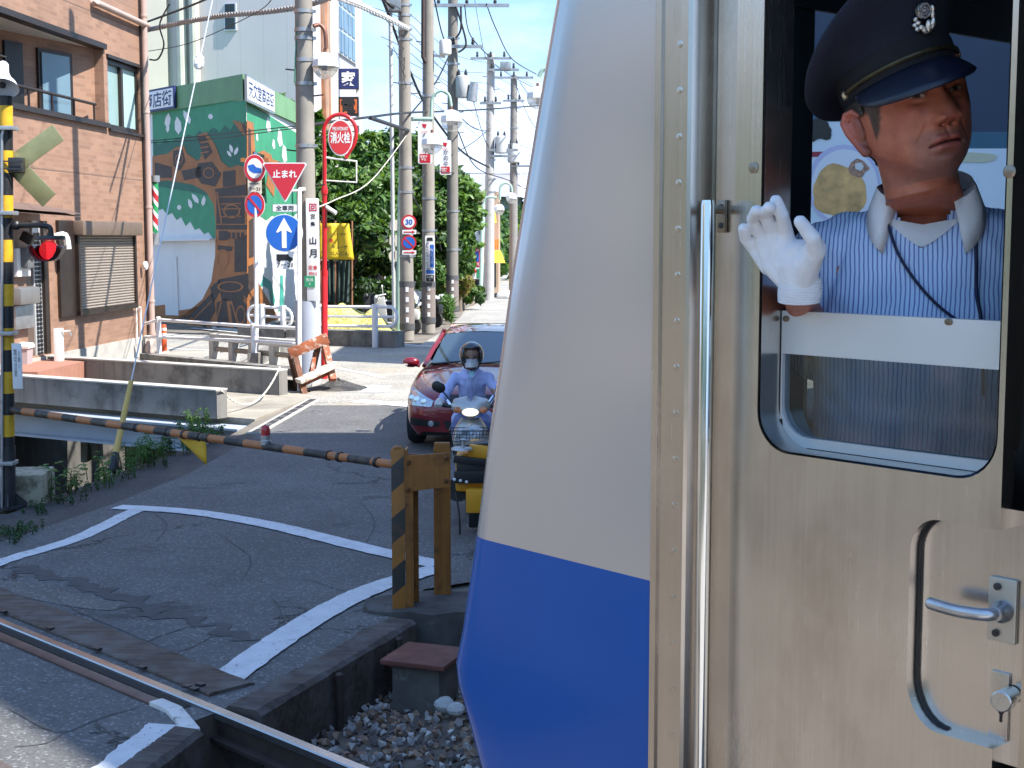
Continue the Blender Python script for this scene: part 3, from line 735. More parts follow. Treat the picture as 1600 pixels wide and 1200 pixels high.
# grab rail
xg = ts(1108, 600, -.02); zg = tr(1108, 313, -.02).z
b = MB(); b.tube([(xg, -.03, .7), (xg, -.03, zg - .01), (xg, -.03, zg)], [.0125, .0125, .011], 18); rail_ = b.build('grab_rail', [chrome], train, 40, world=False)
b = MB(); q = tr(1130, 338, .03)
b.box((q.x, .027, q.z), (.02, .008, .06), None, .003); b.cyl((q.x, .03, q.z + .012), (xg, -.03, q.z + .012), .008); b.box((q.x, .027, 1.0), (.02, .008, .06), None, .003); b.cyl((q.x, .03, 1.0), (xg, -.03, 1.0), .008)
br = b.build('rail_bracket', [ss_dark], rail_, world=False)
for k in (1, -1): b = MB(); b.ell((q.x + .001, .022, q.z + k * .017), (.006, .003, .006), 10); b.build('bracket_bolt', [dark_metal], br, world=False)
# underframe, far side, cab interior
b = MB(); b.box((6.5, 1.4, .55), (17, 2.5, .5)); b.box((-1.6, 1.4, .75), (1.1, 2.2, .5)); b.build('underframe', [dark_metal], train, world=False)
b = MB(); b.plate([(S_J, .6), (16, .6), (16, 3.34), (S_J, 3.34)], [rrect(-1.75, 1.9, -1.1, 2.95, .07)], (0, TW, 0), (1, 0, 0), (0, 0, 1), .05); b.build('far_side', [ss], train, world=False)
cab_m = mat('dark cab lining', (.045, .05, .056), .2, 3, .55)
b = MB()
b.box((-.35, 1.4, 2.2), (.06, 2.6, 2.3)); b.box((-1.35, 1.4, 1.12), (2.2, 2.6, .06)); b.box((-1.3, 1.4, 3.2), (1.9, 2.6, .06)); b.box((-2.05, 1.4, 3.1), (.12, 2.5, .2)); 
b.build('cab_lining', [cab_m], train, world=False)
b = MB(); b.box((-1.95, 1.5, 1.6), (.5, 2.0, .55), None, .05); b.box((-2.0, 1.1, 1.92), (.35, .9, .12), Matrix.Rotation(R(20), 4, 'Y'), .02); b.build('driving_desk', [black], train, world=False)
b = MB()
for y in (.5, 1.9): b.box((-1.95, y, 2.5), (.05, .07, 1.2))
b.box((-1.9, .9, 3.0), (.04, 1.2, .24), Matrix.Rotation(R(12), 4, 'Y'), .01); b.build('windscreen_pillar', [mat('dark teal cab frame', (.02, .035, .045), .15, 3, .5)], train, world=False)
for s_ in (3, 12):
    b = MB()
    for s2 in (s_ - 1, s_ + 1):
        for y in (.85, 1.95): b.lathe([(.42, -.03), (.43, .0), (.43, .06), (.36, .07), (.1, .07)], (s2, y, .44), (0, 1, 0), 28)
    b.build('bogie', [rail_side], train, world=False)
# platform under the camera, unseen: added pale to bounce light onto train and driver
b = MB(); b.plate([(-1.2, .25), (-1.2, 7), (14, 7), (14, .25)], [], (0, 0, .95), (1, 0, 0), (0, -1, 0), 1.0, (0, 0, 1)); b.bm.transform(TM)
b.solo('platform_ground', asphalt('pale platform concrete', (.40, .375, .345)), None, None, kind='structure', sm=0)
# white picket fence and hedge along the back of the platform: they mirror in the steel, paint and panes
b = MB(); fa, fb = TM @ Vector((-7.5, -6.4, .9)), TM @ Vector((9, -6.4, .9)); n_ = 90
for z in (.25, .95): b.beam(fa + Vector((0, 0, z)), fb + Vector((0, 0, z)), .04, .08)
for i in range(n_): p = fa.lerp(fb, i / (n_ - 1)); b.box(p + Vector((0, 0, .6)), (.05, .04, 1.2), Matrix.Rotation(T_RZ, 4, 'Z'))
b.solo('picket_fence', mat('dull white fence', (.42, .43, .42), .2, 3, .7), 'white picket fence along the back edge of the platform, facing the train', 'fence', sm=0)
# ------------------------------------------------------------------ the driver leaning at the cab window
skin_n = NT('driver skin')
at_ = skin_n.n('ShaderNodeAttribute', attribute_name='tone')
sc_ = skin_n.mix(1.0, at_.outputs['Color'], skin_n.ramp(skin_n.noise(38, 8, .7), [(.32, (.80, .70, .66)), (.68, (1.1, 1.06, 1.03))]), 'MULTIPLY')
skin_n.color(sc_); skin_n.set(Roughness=.48, Subsurface_Weight=.08, Subsurface_Radius=(.01, .004, .002), Subsurface_Scale=.5); skin_n.bump(skin_n.noise(420, 4), .3, .0012); skin_n.bump(skin_n.noise(60, 4), .12, .003)
SKIN, LIP, BROW, STUB, DARK, SCL, BLUSH = (.44, .150, .090), (.36, .10, .085), (.05, .035, .03), (.24, .12, .10), (.012, .008, .007), (.5, .47, .44), (.42, .105, .075)
def smoothstep(a, c, x):
    t = max(0, min(1, (x - a) / (c - a))); return t * t * (3 - 2 * t)
PROF = [(.121, .004, -.02, .008), (.118, .022, -.036, .026), (.112, .044, -.054, .044), (.100, .064, -.074, .059), (.080, .080, -.088, .071), (.055, .089, -.096, .079), (.030, .092, -.098, .083), (.010, .0885, -.096, .084), (-.010, .0885, -.090, .0835), (-.030, .0885, -.080, .081), (-.050, .0885, -.068, .0785), (-.070, .0865, -.058, .0745), (-.084, .083, -.053, .068), (-.096, .077, -.052, .0605), (-.106, .068, -.052, .0580), (-.116, .060, -.052, .0585), (-.126, .053, -.054, .0595), (-.134, .048, -.056, .061)]
def pinterp(z):
    for p, q in zip(PROF, PROF[1:]):
        if p[0] >= z >= q[0]:
            t = (p[0] - z) / (p[0] - q[0]); return [p[i] + (q[i] - p[i]) * t for i in (1, 2, 3)]
    return PROF[-1][1:]
def psm(z):
    a = [pinterp(max(-.134, min(.121, z + d))) for d in (-.006, -.003, 0, .003, .006)]
    return [sum(x[i] for x in a) / 5 for i in range(3)] if z < .11 else pinterp(z)
def ga(x, m, s): return math.exp(-((x - m) / s) ** 2)
def face(x, z):
    """forward relief of the face and its tone at (x, z)"""
    d = 0.0; ax = abs(x)
    ridge = smoothstep(.030, .012, z) if z > .012 else 1
    if z > -.046:
        t = smoothstep(.026, -.036, z); w = .010 + .0105 * t
        d += (.0035 + .0195 * t ** 1.35) * math.exp(-(ax / w) ** 2.4) * smoothstep(-.0465, -.038, z)
    d += .0085 * ga(ax, .0165, .0072) * ga(z, -.0375, .0085)
    d -= .006 * ga(ax, .0085, .0042) * ga(z, -.0445, .0030)
    d -= .0095 * ga(ax, .033, .0165) * ga(z, .006, .0105) + .006 * ga(ax, .015, .008) * ga(z, .012, .012)
    d += .0075 * ga(ax, .0335, .0125) * ga(z, .0045, .0075)
    d -= .0022 * ga(ax, .033, .013) * ga(z, .0135, .0022) + .0016 * ga(ax, .032, .012) * ga(z, -.0075, .0028)
    d += .0055 * ga(ax, .031, .022) * ga(z, .027, .0075)
    d += .0055 * ga(ax, .047, .018) * ga(z, -.020, .015) - .004 * ga(ax, .046, .016) * ga(z, -.056, .02)
    lw = smoothstep(.027, .015, ax)
    d += (.0062 * ga(z, -.0640, .0055) + .0082 * ga(z, -.0780, .0066)) * lw * (1 - .25 * ga(x, 0, .004) * ga(z, -.062, .005))
    d -= .0075 * ga(z, -.0703 - .003 * (ax / .025) ** 2, .0019) * smoothstep(.031, .024, ax)
    d -= .0035 * ga(z, -.0865, .005) * ga(ax, 0, .022) - .0055 * ga(z, -.097, .009) * ga(ax, 0, .018)
    d -= .0022 * ga(x, 0, .0035) * ga(z, -.054, .006)
    d -= .0028 * ga(ax, .022 + (-.03 - z) * .55, .0045) * smoothstep(-.025, -.04, z) * smoothstep(-.085, -.06, z)
    c = Vector(SKIN)
    def lay(col, k):
        nonlocal c
        c = c.lerp(Vector(col), max(0, min(1, k)))
    lay(BLUSH, .5 * ga(ax, .045, .02) * ga(z, -.02, .018) + .7 * ga(ax, 0, .016) * ga(z, -.036, .012))
    lay(STUB, .5 * smoothstep(-.048, -.056, z) * smoothstep(.06, .03, ax) + .3 * smoothstep(-.07, -.1, z))
    lip = smoothstep(.027, .023, ax) * (ga(z, -.0705, .0088) ** .6 if abs(z + .0705) < .012 * (1 - (ax / .03) ** 2) + .0015 else 0)
    lay(LIP, lip * .95); lay(DARK, .8 * ga(z, -.0703 - .003 * (ax / .025) ** 2, .0013) * smoothstep(.027, .022, ax))
    ez = (z - .0035 - (ax - .033) * .12); el = 1 - ((ax - .033) / .0145) ** 2
    if el > 0:
        hh = .0043 * el
        if abs(ez) < hh: lay(SCL, .95); lay(DARK, smoothstep(.0062, .005, abs(x - .002 - (.033 if x > 0 else -.033))))
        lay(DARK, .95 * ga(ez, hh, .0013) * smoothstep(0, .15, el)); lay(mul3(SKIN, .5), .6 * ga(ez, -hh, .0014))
    lay(BROW, .9 * ga(z, .0245 + .004 * ga(ax, .036, .012), .0036) * smoothstep(.011, .016, ax) * smoothstep(.053, .045, ax))
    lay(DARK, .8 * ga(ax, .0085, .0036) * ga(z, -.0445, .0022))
    return d, c
NC = 180
ths = []
for i in range(NC):
    t = i / NC * 2 - 1                     # denser columns towards the front
    ths.append(math.pi * (abs(t) ** 1.35) * (1 if t >= 0 else -1))
zr = []
z = .121
while z > -.134: zr.append(z); z -= (.0032 if z > .04 else .0014 if z > -.116 else .0016)
HS = 1.16
view = ray(1420, 190).normalized(); vh = Vector((view.x, view.y, 0)).normalized(); right = Vector((vh.y, -vh.x, 0))
def frame(yaw, roll, pitch=0.0):
    fw = (-vh) * math.cos(R(yaw)) + right * math.sin(R(yaw)); up = Vector((0, 0, 1)); xx = fw.cross(up)
    m = Matrix((xx, fw, up)).transposed()
    m = Matrix.Rotation(R(roll), 3, -vh) @ m @ Matrix.Rotation(R(pitch), 3, 'X')
    return m
HC = TM @ tr(1419, 165, .20)
HM = Matrix.Translation(HC) @ frame(31, 13).to_4x4() @ Matrix.Scale(HS, 4)
rows, tones = [], []
for z in zr:
    yf, yb, w = psm(z); row = []; tn = []
    for th in ths:
        s_, c_ = math.sin(th), math.cos(th)
        n_ = 2.25 - .2 * smoothstep(-.05, -.1, z); k = (abs(s_) ** n_ + abs(c_) ** n_) ** (-1 / n_)
        x = w * s_ * k; y = (yf if c_ > 0 else -yb) * c_ * k
        col = Vector(SKIN)
        if c_ > -.1 and z < .07 and z > -.118:
            d, col = face(x, z); y += d * smoothstep(-.02, .30, c_)
        a_ = min(1, abs(th) / 1.75); zj = -.117 + .062 * a_ ** 1.6; kj = smoothstep(zj + .006, zj - .020, z)      # jaw line from chin to ear lobe
        x += (.058 * s_ - x) * kj * .9; y += (.050 * c_ - .010 - y) * kj * .9
        row.append(Vector((x, y, z))); tn.append(col)
    rows.append(row); tones.append(tn)
    for j, th in enumerate(ths):      # hair at the temples and nape, with a soft edge
        a = abs(th); fr_e = .96 + .16 * smoothstep(.02, -.03, z) + .05 * noise.noise(Vector((z * 220, a * 9, 2)))
        low = -.026 - .10 * (a - 1.12) if a < 1.34 else (-.004 if a < 1.7 else -.03 - .05 * smoothstep(1.85, 2.3, a))
        if a >= 1.34: low -= 0
        k = smoothstep(fr_e - .04, fr_e + .07, a) * smoothstep(low - .005, low + .007, z + .003 * noise.noise(Vector((a * 60, 0, 5))))
        if k > 0: tn[j] = tn[j].lerp(Vector((.030, .027, .025)) * (1 + .9 * noise.noise(Vector((a * 120, z * 40, 0)))), .93 * k)
TC = TM @ tr(1450, 311, .345)
TF = Matrix.Translation(TC) @ frame(-3, 0).to_4x4() @ Matrix.Scale(1.05, 4)
TROWS = [(.03, .060, .058, .018), (.0, .066, .062, .006), (-.012, .084, .070, .002), (-.025, .118, .078, 0), (-.042, .158, .086, 0), (-.062, .186, .094, 0), (-.09, .2, .1, 0), (-.14, .2, .108, .004), (-.22, .192, .116, .008), (-.32, .188, .12, .008), (-.45, .186, .122, .004), (-.60, .19, .125, 0), (-.75, .15, .11, 0)]
def trow(z, w, d, yo, k=1.0, grow=0.0, cols=ths):
    out = []
    for th in cols:
        s_, c_ = math.sin(th), math.cos(th); n_ = 2.4; q = (abs(s_) ** n_ + abs(c_) ** n_) ** (-1 / n_)
        out.append(Vector(((w + grow) * s_ * q, (d + grow) * c_ * q + yo, z)))
    return out
person = thing('person', 'train driver in navy peaked cap and striped shirt raising a white gloved hand', 'person', Vector((TC.x, TC.y, 1.15)), 0)
PM = WM[person.name]; PI_ = PM.inverted()
b = MB()
vr = [[b.v(HM @ p) for p in row] for row in rows]
tr_rows = [[b.v(TF @ p) for p in trow(*t, grow=-.008 if t[0] < -.01 else 0)] for t in [(-.030, .086, .072, .004)] + TROWS[4:]]
b.skin(vr + tr_rows)
tone = b.bm.loops.layers.float_color.new('tone') if hasattr(b.bm.loops.layers, 'float_color') else None
cmap = {}
for r_, t_ in zip(vr, tones):
    for v_, c_ in zip(r_, t_): cmap[v_] = c_
# ears
def ear(side):
    caps = [([(0, .004, -.030), (.006, -.004, -.016), (.013, -.012, .004), (.015, -.016, .020), (.012, -.010, .032), (.008, .002, .034), (.004, .010, .026)], [.0085, .006, .0052, .0052, .005, .0045, .004]),
            ([(.002, .002, -.010), (.008, -.006, .004), (.010, -.008, .016)], [.006, .005, .004]), ([(.0, .006, -.004), (-.004, .008, .004)], [.006, .005]), ([(-.004, .0, -.02), (0, -.004, .024)], [.009, .010])]
    me = blob(caps, [((.003, -.002, .004), (.006, .015, .024), 12)], .0016, 4)
    return [[(v.co.x * 1.1 * side + side * .082, v.co.y * 1.05 - .010, v.co.z * 1.0 - .026) for v in me.vertices], [list(p.vertices) for p in me.polygons]]
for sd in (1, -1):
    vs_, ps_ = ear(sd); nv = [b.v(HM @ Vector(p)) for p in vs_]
    for v_, p in zip(nv, vs_): cmap[v_] = Vector((.20, .07, .05)).lerp(Vector((.46, .14, .10)), smoothstep(.002, .013, p[0] * sd - .083))  # shade of the ear hollow put into the skin tone
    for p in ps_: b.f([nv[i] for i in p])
# forearms
ELB = TM @ tr(1292, 570, .33); WRI = TM @ tr(1250, 470, .085)
WR2 = TM @ tr(1247, 452, .0)
ELB2 = TF @ Vector((-.25, .02, -.36)); WRL = TF @ Vector((-.20, .20, -.50))
arm_me = blob([([TF @ Vector((.19, 0, -.1)), ELB, ELB.lerp(WRI, .5), WRI, WR2], [.052, .044, .038, .029, .027]), ([TF @ Vector((-.19, 0, -.1)), ELB2, ELB2.lerp(WRL, .5), WRL], [.052, .044, .041, .03])], [], .006, 4)
nv = [b.v(v.co) for v in arm_me.vertices]
for p in arm_me.polygons: b.f([nv[i] for i in p.vertices])
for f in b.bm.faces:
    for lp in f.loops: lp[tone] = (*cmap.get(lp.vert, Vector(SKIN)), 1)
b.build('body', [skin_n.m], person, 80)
# hair: a short greying shell round the back and temples
hair_m = NT('greying hair'); hs = hair_m.noise(1, 3, .6, hair_m.map((300, 300, 60))); hair_m.color(hair_m.ramp(hs, [(.35, (.010, .009, .008)), (.8, (.075, .068, .062))])); hair_m.set(Roughness=.6); hair_m.bump(hs, .6, .002)
b = MB()
def hairy(th, z):
    a = abs(th); lim = 1.42
    low = -.030 if a < 1.32 else (-.004 if a < 1.75 else -.03 - .05 * smoothstep(1.85, 2.3, a))
    if a < 1.12: low = -.012 - .15 * (a - 1.0)
    return a > lim and z > low + .006 * noise.noise(Vector((a * 30, 1, 0)))
hv = {}
for i, row in enumerate(rows):
    if zr[i] > .1: continue
    for j, p in enumerate(row):
        if hairy(ths[j], zr[i]):
            q = Vector((p.x, p.y, 0)).normalized(); hv[(i, j)] = b.v(HM @ (p + q * (.0035 + .002 * noise.noise(p * 260))))
for (i, j), v_ in list(hv.items()):
    k = (j + 1) % NC
    if (i, k) in hv and (i + 1, j) in hv and (i + 1, k) in hv: b.f([v_, hv[(i, k)], hv[(i + 1, k)], hv[(i + 1, j)]])
b.build('hair', [hair_m.m], person, 80)
# shirt: torso and sleeves fused, with a striped weave
sh = NT('striped shirt cotton')
sx = sh.n('ShaderNodeSeparateXYZ'); sh.l(sh.o, sx.inputs[0])
ax_ = sh.math('ADD', sx.outputs['X'], sh.math('MULTIPLY', sh.noise(7, 3), .018))
fr_ = sh.math('FRACT', sh.math('DIVIDE', ax_, .0078))
ln = sh.ramp(fr_, [(.0, 1.0), (.24, 1.0), (.33, 0.0), (.92, 0.0), (1.0, 1.0)])
sh.color(sh.mix(ln, (.60, .76, 1.0), (.16, .24, .58))); sh.set(Roughness=.85); sh.bump(sh.noise(700, 2), .15, .001); sh.bump(sh.noise(11, 3), .12, .02)
mb = MB()
mb.skin([[mb.v(p) for p in trow(*t, grow=.004, cols=ths[::3])] for t in TROWS[2:-1]])
bmesh.ops.recalc_face_normals(mb.bm, faces=mb.bm.faces)
ti = TF.inverted()
for sd, eb in ((1, ELB), (-1, ELB2)):
    el_ = ti @ eb; pts = [Vector((sd * .115, 0, -.075)), Vector((sd * .172, .0, -.098)), Vector((sd * .2, .01, -.17)), Vector((el_.x * .99, el_.y * .8, -.30))]
    rs = [.06, .066, .064, .066]
    mb.tube(pts, rs, 16)
    for p, r in zip(pts[:-1], rs): mb.ell(p, (r, r, r), 16)
bmesh.ops.recalc_face_normals(mb.bm, faces=mb.bm.faces)
me = bpy.data.meshes.new('s'); mb.bm.to_mesh(me); mb.bm.free()
me = eval_mesh(me, [('REMESH', dict(mode='VOXEL', voxel_size=.0055)), ('SMOOTH', dict(factor=.5, iterations=8))])
nrm = [v.normal.copy() for v in me.vertices]
for v, vn_ in zip(me.vertices, nrm):
    p = v.co.copy()
    k = .006 * noise.noise(Vector((p.x * 16 + p.z * 7, p.y * 9, p.z * 5))) + .004 * noise.noise(Vector((p.x * 30 - p.z * 22, p.y * 20, p.z * 14 + 3)))
    ck = .009 * ga(p.x, .135 - (p.z + .06) * .3, .012) * smoothstep(-.04, -.12, p.z) * smoothstep(-.32, -.2, p.z)   # crease between sleeve and chest
    v.co = p + vn_ * (k - ck)
me.transform(PI_ @ TF)
so_ = mesh_obj('shirt', me, [sh.m], person, 80)
# the stripe runs across the chest: give the shirt torso-aligned coordinates
so_.data.transform((PI_ @ TF).inverted()); so_.matrix_local = PI_ @ TF
so_v = so_.data.copy()
bv = BVHTree.FromObject(so_, bpy.context.evaluated_depsgraph_get())
def chest(x, z, off=.004):
    h = bv.ray_cast(Vector((x, .6, z)), Vector((0, -1, 0)))
    y = h[0].y if h[0] else .1
    return TF @ Vector((x, y + off, z))
cot = mat('white cotton', (.74, .76, .80), .04, 8, .85, bump=.15, bsc=300)
b = MB()     # T-shirt in the open neck
rows_ = []
for i in range(9):
    t = i / 8; z = -.034 - .05 * t; hw = .056 * (1 - t) ** .8 + .002
    rows_.append([chest(hw * 1.13 * (j / 4 - 1) + .004, z - .012 * (1 - abs(j / 4 - 1)) * (1 - t), .0035) for j in range(9)])
b.grid(rows_); b.build('undershirt', [cot], person, 80)
# the shirt is open at the neck
bm_ = bmesh.new(); bm_.from_mesh(so_.data)
cut = [f for f in bm_.faces if f.calc_center_median().y > .02 and -.085 < f.calc_center_median().z and abs(f.calc_center_median().x - .004) < .05 * max(0, 1 - (-.018 - f.calc_center_median().z) / .066) ** .8]
bmesh.ops.delete(bm_, geom=cut, context='FACES'); bm_.to_mesh(so_.data); bm_.free()
collar_m = mat('white collar cotton', (.78, .79, .83), .03, 8, .8, bump=.1, bsc=300)
for sd in (1, -1):
    b = MB(); out = []
    # stand round the neck folding over into a pointed flap
    for i in range(15):
        t = i / 14; a = R(175) * (1 - t) + R(36) * t
        x = .074 * math.sin(a) * sd; y = .071 * math.cos(a) + .006; zt = .052 - .058 * t ** 1.5 + .006
        flap = .050 + .045 * smoothstep(.55, 1.0, t)
        top = Vector((x * 1.03, y * 1.03, zt)); mid = Vector((x * 1.10, y * 1.12 + .004, zt - .010)); 
        ox = x * (1.2 + .35 * t * t); lo = Vector((ox, y * 1.25 + .018 * t, zt - flap))
        if t > .6:
            h = ti @ chest(max(-.09, min(.09, ox)), lo.z, .010); lo.y = max(lo.y, h.y); h2 = ti @ chest(mid.x, mid.z, .014); mid.y = max(mid.y, h2.y - .004)
        out.append([TF @ Vector((x, y, zt - .03)), TF @ top, TF @ mid, TF @ mid.lerp(lo, .5), TF @ lo])
    b.grid(out)
    o = b.build('collar', [collar_m], person, 80)
    m_ = o.modifiers.new('thick', 'SOLIDIFY'); m_.thickness = .003; m_.offset = 0
b = MB()     # placket edges down the front
for sd, x0 in ((1, .050), (-1, -.044)):
    b.tube([chest(.004 + (x0 - .004) * (1 - i / 8) ** .8, -.020 - .066 * i / 8, .004) for i in range(9)], .006, 6)
b.tube([chest(-.012 + .001 * math.sin(i), -.084 - .035 * i, .002) for i in range(11)], .0016, 6)
b.tube([chest(.020 + .001 * math.sin(i), -.084 - .035 * i, .001) for i in range(11)], .0012, 6)
b.build('placket', [sh.m], so_, 80)
for z in (-.1, -.21, -.32):
    b = MB(); p = chest(.004, z, .003); q = TF.to_3x3() @ Vector((0, 1, 0)); b.lathe([(0, .0015), (.004, .0015), (.0055, .0008), (.0055, -.001)], p, q, 14); b.build('button', [mat('grey shirt button', (.16, .17, .18), .1, 4, .3)], so_)
# lanyard
b = MB()
l1 = [chest(x, z, .008) for x, z in ((.064, -.028), (.058, -.055), (.040, -.10), (.005, -.15), (-.035, -.19), (-.085, -.225), (-.10, -.235))]
l2 = [chest(x, z, .008) for x, z in ((-.072, -.02), (-.082, -.06), (-.086, -.11), (-.088, -.16), (-.096, -.2), (-.1, -.235))]
b.tube(smooth_path([TF @ Vector((.06, .0, .014))] + l1, 5), .0028, 8); b.tube(smooth_path([TF @ Vector((-.062, .0, .014))] + l2, 5), .0035, 8)
b.tube([l1[-1], l1[-1] + TF.to_3x3() @ Vector((-.004, .003, -.10))], .003, 8)
b.build('lanyard', [mat('navy cord', (.012, .016, .06), .2, 40, .7)], person, 80)
# trousers
me = blob([([TF @ Vector((s * .09, 0, -.62)), TF @ Vector((s * .10, .02, -.95)), Vector(((TF @ Vector((s * .11, 0, 0))).x, (TF @ Vector((s * .11, 0, 0))).y, 1.22))], [.10, .075, .06]) for s in (1, -1)], [(TF @ Vector((0, 0, -.62)), (.17, .14, .12), 16)], .012, 5)
me.transform(PI_); mesh_obj('trousers', me, [mat('navy trousers', (.015, .018, .04), .2, 8, .85)], person)
for s in (1, -1):
    b = MB(); p = TF @ Vector((s * .11, .05, 0)); b.ell((p.x, p.y, 1.19), (.05, .13, .045), 14); b.build('shoe', [black], person)
# white knitted gloves
def zp(zx, zy, y): return TM @ tr(1140 + zx * .2875, 250 + zy * .2875, y)
glove_m = NT('white knit glove'); gk = glove_m.n('ShaderNodeTexWave', wave_type='BANDS'); gk.inputs['Scale'].default_value = 170; gk.inputs['Distortion'].default_value = 2
glove_m.l(glove_m.o, gk.inputs[0]); glove_m.color(glove_m.ramp(glove_m.noise(40, 4), [(.3, (.80, .80, .84)), (.7, (.88, .88, .91))])); glove_m.set(Roughness=.9); glove_m.bump(gk.outputs['Fac'], .6, .0025); glove_m.bump(glove_m.noise(60, 3), .3, .004)
fr = .0118
W0 = zp(382, 700, -.006)
fing = [([zp(330, 560, -.018), zp(305, 395, -.030), zp(285, 300, -.052), zp(252, 222, -.062)], [.021, .0135, fr, .0108]),
        ([zp(285, 560, -.020), zp(235, 385, -.034), zp(195, 290, -.060), zp(216, 258, -.082)], [.021, .0138, fr + .0006, .0108]),
        ([zp(240, 560, -.020), zp(170, 410, -.032), zp(128, 318, -.056), zp(146, 276, -.078)], [.020, .0132, fr, .0105]),
        ([zp(215, 575, -.016), zp(132, 478, -.026), zp(86, 425, -.044), zp(76, 372, -.060)], [.018, .0122, .0108, .0098]),
        ([zp(400, 620, -.016), zp(470, 500, -.030), zp(452, 425, -.050), zp(384, 335, -.066)], [.022, .0165, .0138, .0112])]
pal = [([W0, zp(340, 560, -.016), zp(290, 420, -.026)], [.029, .031, .018]), ([W0, zp(250, 570, -.016), zp(185, 430, -.026)], [.026, .024, .017]), ([W0, zp(420, 560, -.022), zp(465, 480, -.030)], [.026, .025, .019]),
       ([zp(250, 500, -.018), zp(400, 500, -.02)], [.022, .022]), ([zp(170, 440, -.024), zp(300, 410, -.026)], [.016, .016])]
me = blob(fing + pal, [], .0019, 5, PI_)
gl_o = mesh_obj('glove', me, [glove_m.m], person, 80)
b = MB(); c1, c2 = zp(388, 640, -.008), zp(377, 772, -.004); axv = (c2 - c1); prof = []
for i in range(29):
    t = i / 28; prof.append((.0325 + .0011 * math.sin(t * 60) + .003 * math.sin(t * 3.1) + .0015 * t, t * axv.length))
prof.append((.028, axv.length + .001)); b.lathe(prof, c1, axv, 36, 1.04, .86, right); b.build('cuff', [glove_m.m], gl_o, 80)
me = blob([([WRL, WRL + TF.to_3x3() @ Vector((s * .025, .09, -.03))], [.03, .018]) for s in (-1, 0, 1)] + [([WRL + TF.to_3x3() @ Vector((s * .02 - .01, .09, -.03)), WRL + TF.to_3x3() @ Vector((s * .022 - .01, .135, -.045 - .006 * abs(s))), WRL + TF.to_3x3() @ Vector((s * .022 - .01, .155, -.075))], [.0115, .011, .01]) for s in (-1.5, -.5, .5, 1.5)] + [([WRL, WRL + TF.to_3x3() @ Vector((.05, .06, -.03)), WRL + TF.to_3x3() @ Vector((.055, .10, -.045))], [.02, .014, .011])], [], .003, 4, PI_)
mesh_obj('glove', me, [glove_m.m], person, 80)
# peaked cap
navy = mat('navy wool cap', (.005, .006, .017), .2, 9, .95, bump=.3, bsc=400)
KM = Matrix.Translation(HC) @ frame(15, 21, 3).to_4x4() @ Matrix.Scale(1.10, 4)
b = MB(); N_ = 64
def cring(a, b_, z, tilt, yo=0.0):
    lx_ = .036 * smoothstep(.028, .064, tilt) if a > .115 else .0
    return [KM @ Vector((a * math.sin(t), b_ * math.cos(t) + yo, z + tilt * math.cos(t) - lx_ * math.sin(t))) for t in [2 * math.pi * i / N_ for i in range(N_)]]
rings = [cring(.088, .106, .030, .004), cring(.092, .110, .032, .004), cring(.0935, .1115, .052, .006), cring(.094, .112, .076, .010), cring(.100, .118, .084, .020), cring(.122, .138, .096, .048), cring(.138, .152, .104, .062, .004), cring(.145, .158, .110, .066, .004), cring(.147, .160, .117, .067, .004), cring(.144, .157, .123, .066, .004), cring(.116, .126, .130, .060, .002), cring(.06, .065, .134, .028), cring(.002, .002, .136, .001)]
vr = [[b.v(p) for p in r] for r in rings]; b.skin(vr, True, (False, True))
cap = b.build('cap', [navy], person, 80)
b = MB(); b.grid([cring(.0945, .1125, .036, .004), cring(.0955, .1135, .040, .005), cring(.0955, .1135, .068, .009), cring(.0945, .1125, .073, .010)], True); b.build('cap_band', [mat('black ribbed band', (.003, .003, .006), .2, 90, .9)], cap, 60)
b = MB(); rows_ = []
for i in range(33):
    a = R(-66 + 132 * i / 32); k = math.cos(a * 90 / 66) ** .7 if abs(a) < R(66) else 0
    r = []
    for j in range(7):
        t = j / 6; ex = .062 * k * t
        r.append(KM @ Vector((math.sin(a) * (.094 + ex * .75), math.cos(a) * (.112 + ex), .033 - .040 * k * t - .012 * k * t * t + .008 * math.cos(a) - .012 * t * k * (math.sin(a) ** 2))))
    rows_.append(r)
b.grid(rows_); o = b.build('visor', [mat('dark blue patent visor', (.006, .009, .022), .08, 5, .4)], cap, 80)
m_ = o.modifiers.new('thick', 'SOLIDIFY'); m_.thickness = .004
b = MB(); b.tube([KM @ Vector((.0965 * math.sin(R(a)), .1145 * math.cos(R(a)), .046 + .008 * math.cos(R(a)))) for a in range(-78, 79, 6)], .0045, 8); b.build('chin_strap', [mat('gold braid strap', (.05, .04, .02), .4, 60, .45, .5)], cap)
for a in (78, -78):
    b = MB(); p = KM @ Vector((.0975 * math.sin(R(a)), .1155 * math.cos(R(a)), .047)); n_ = KM.to_3x3() @ Vector((math.sin(R(a)), math.cos(R(a)), 0)); b.lathe([(0, .005), (.005, .0042), (.0085, .002), (.0085, -.002)], p, n_, 18); b.build('strap_button', [mat('brass button', (.55, .5, .38), .1, 9, .3, .9)], cap)
silver_b = mat('silver badge', (.62, .6, .57), .2, 60, .3, .95, bump=.3, bsc=250)
BP = KM @ Vector((-.034, .117, .101)); bn = (KM.to_3x3() @ Vector((-.22, 1, -.42))).normalized(); bx = (KM.to_3x3() @ Vector((1, 0, 0))).normalized(); bu = bx.cross(bn)
BP = BP + bn * .004
b = MB()
b.lathe([(.0, .005), (.010, .005), (.011, .0065), (.0125, .0065), (.0135, .004), (.0135, -.002)], BP + bu * .014, bn, 28)
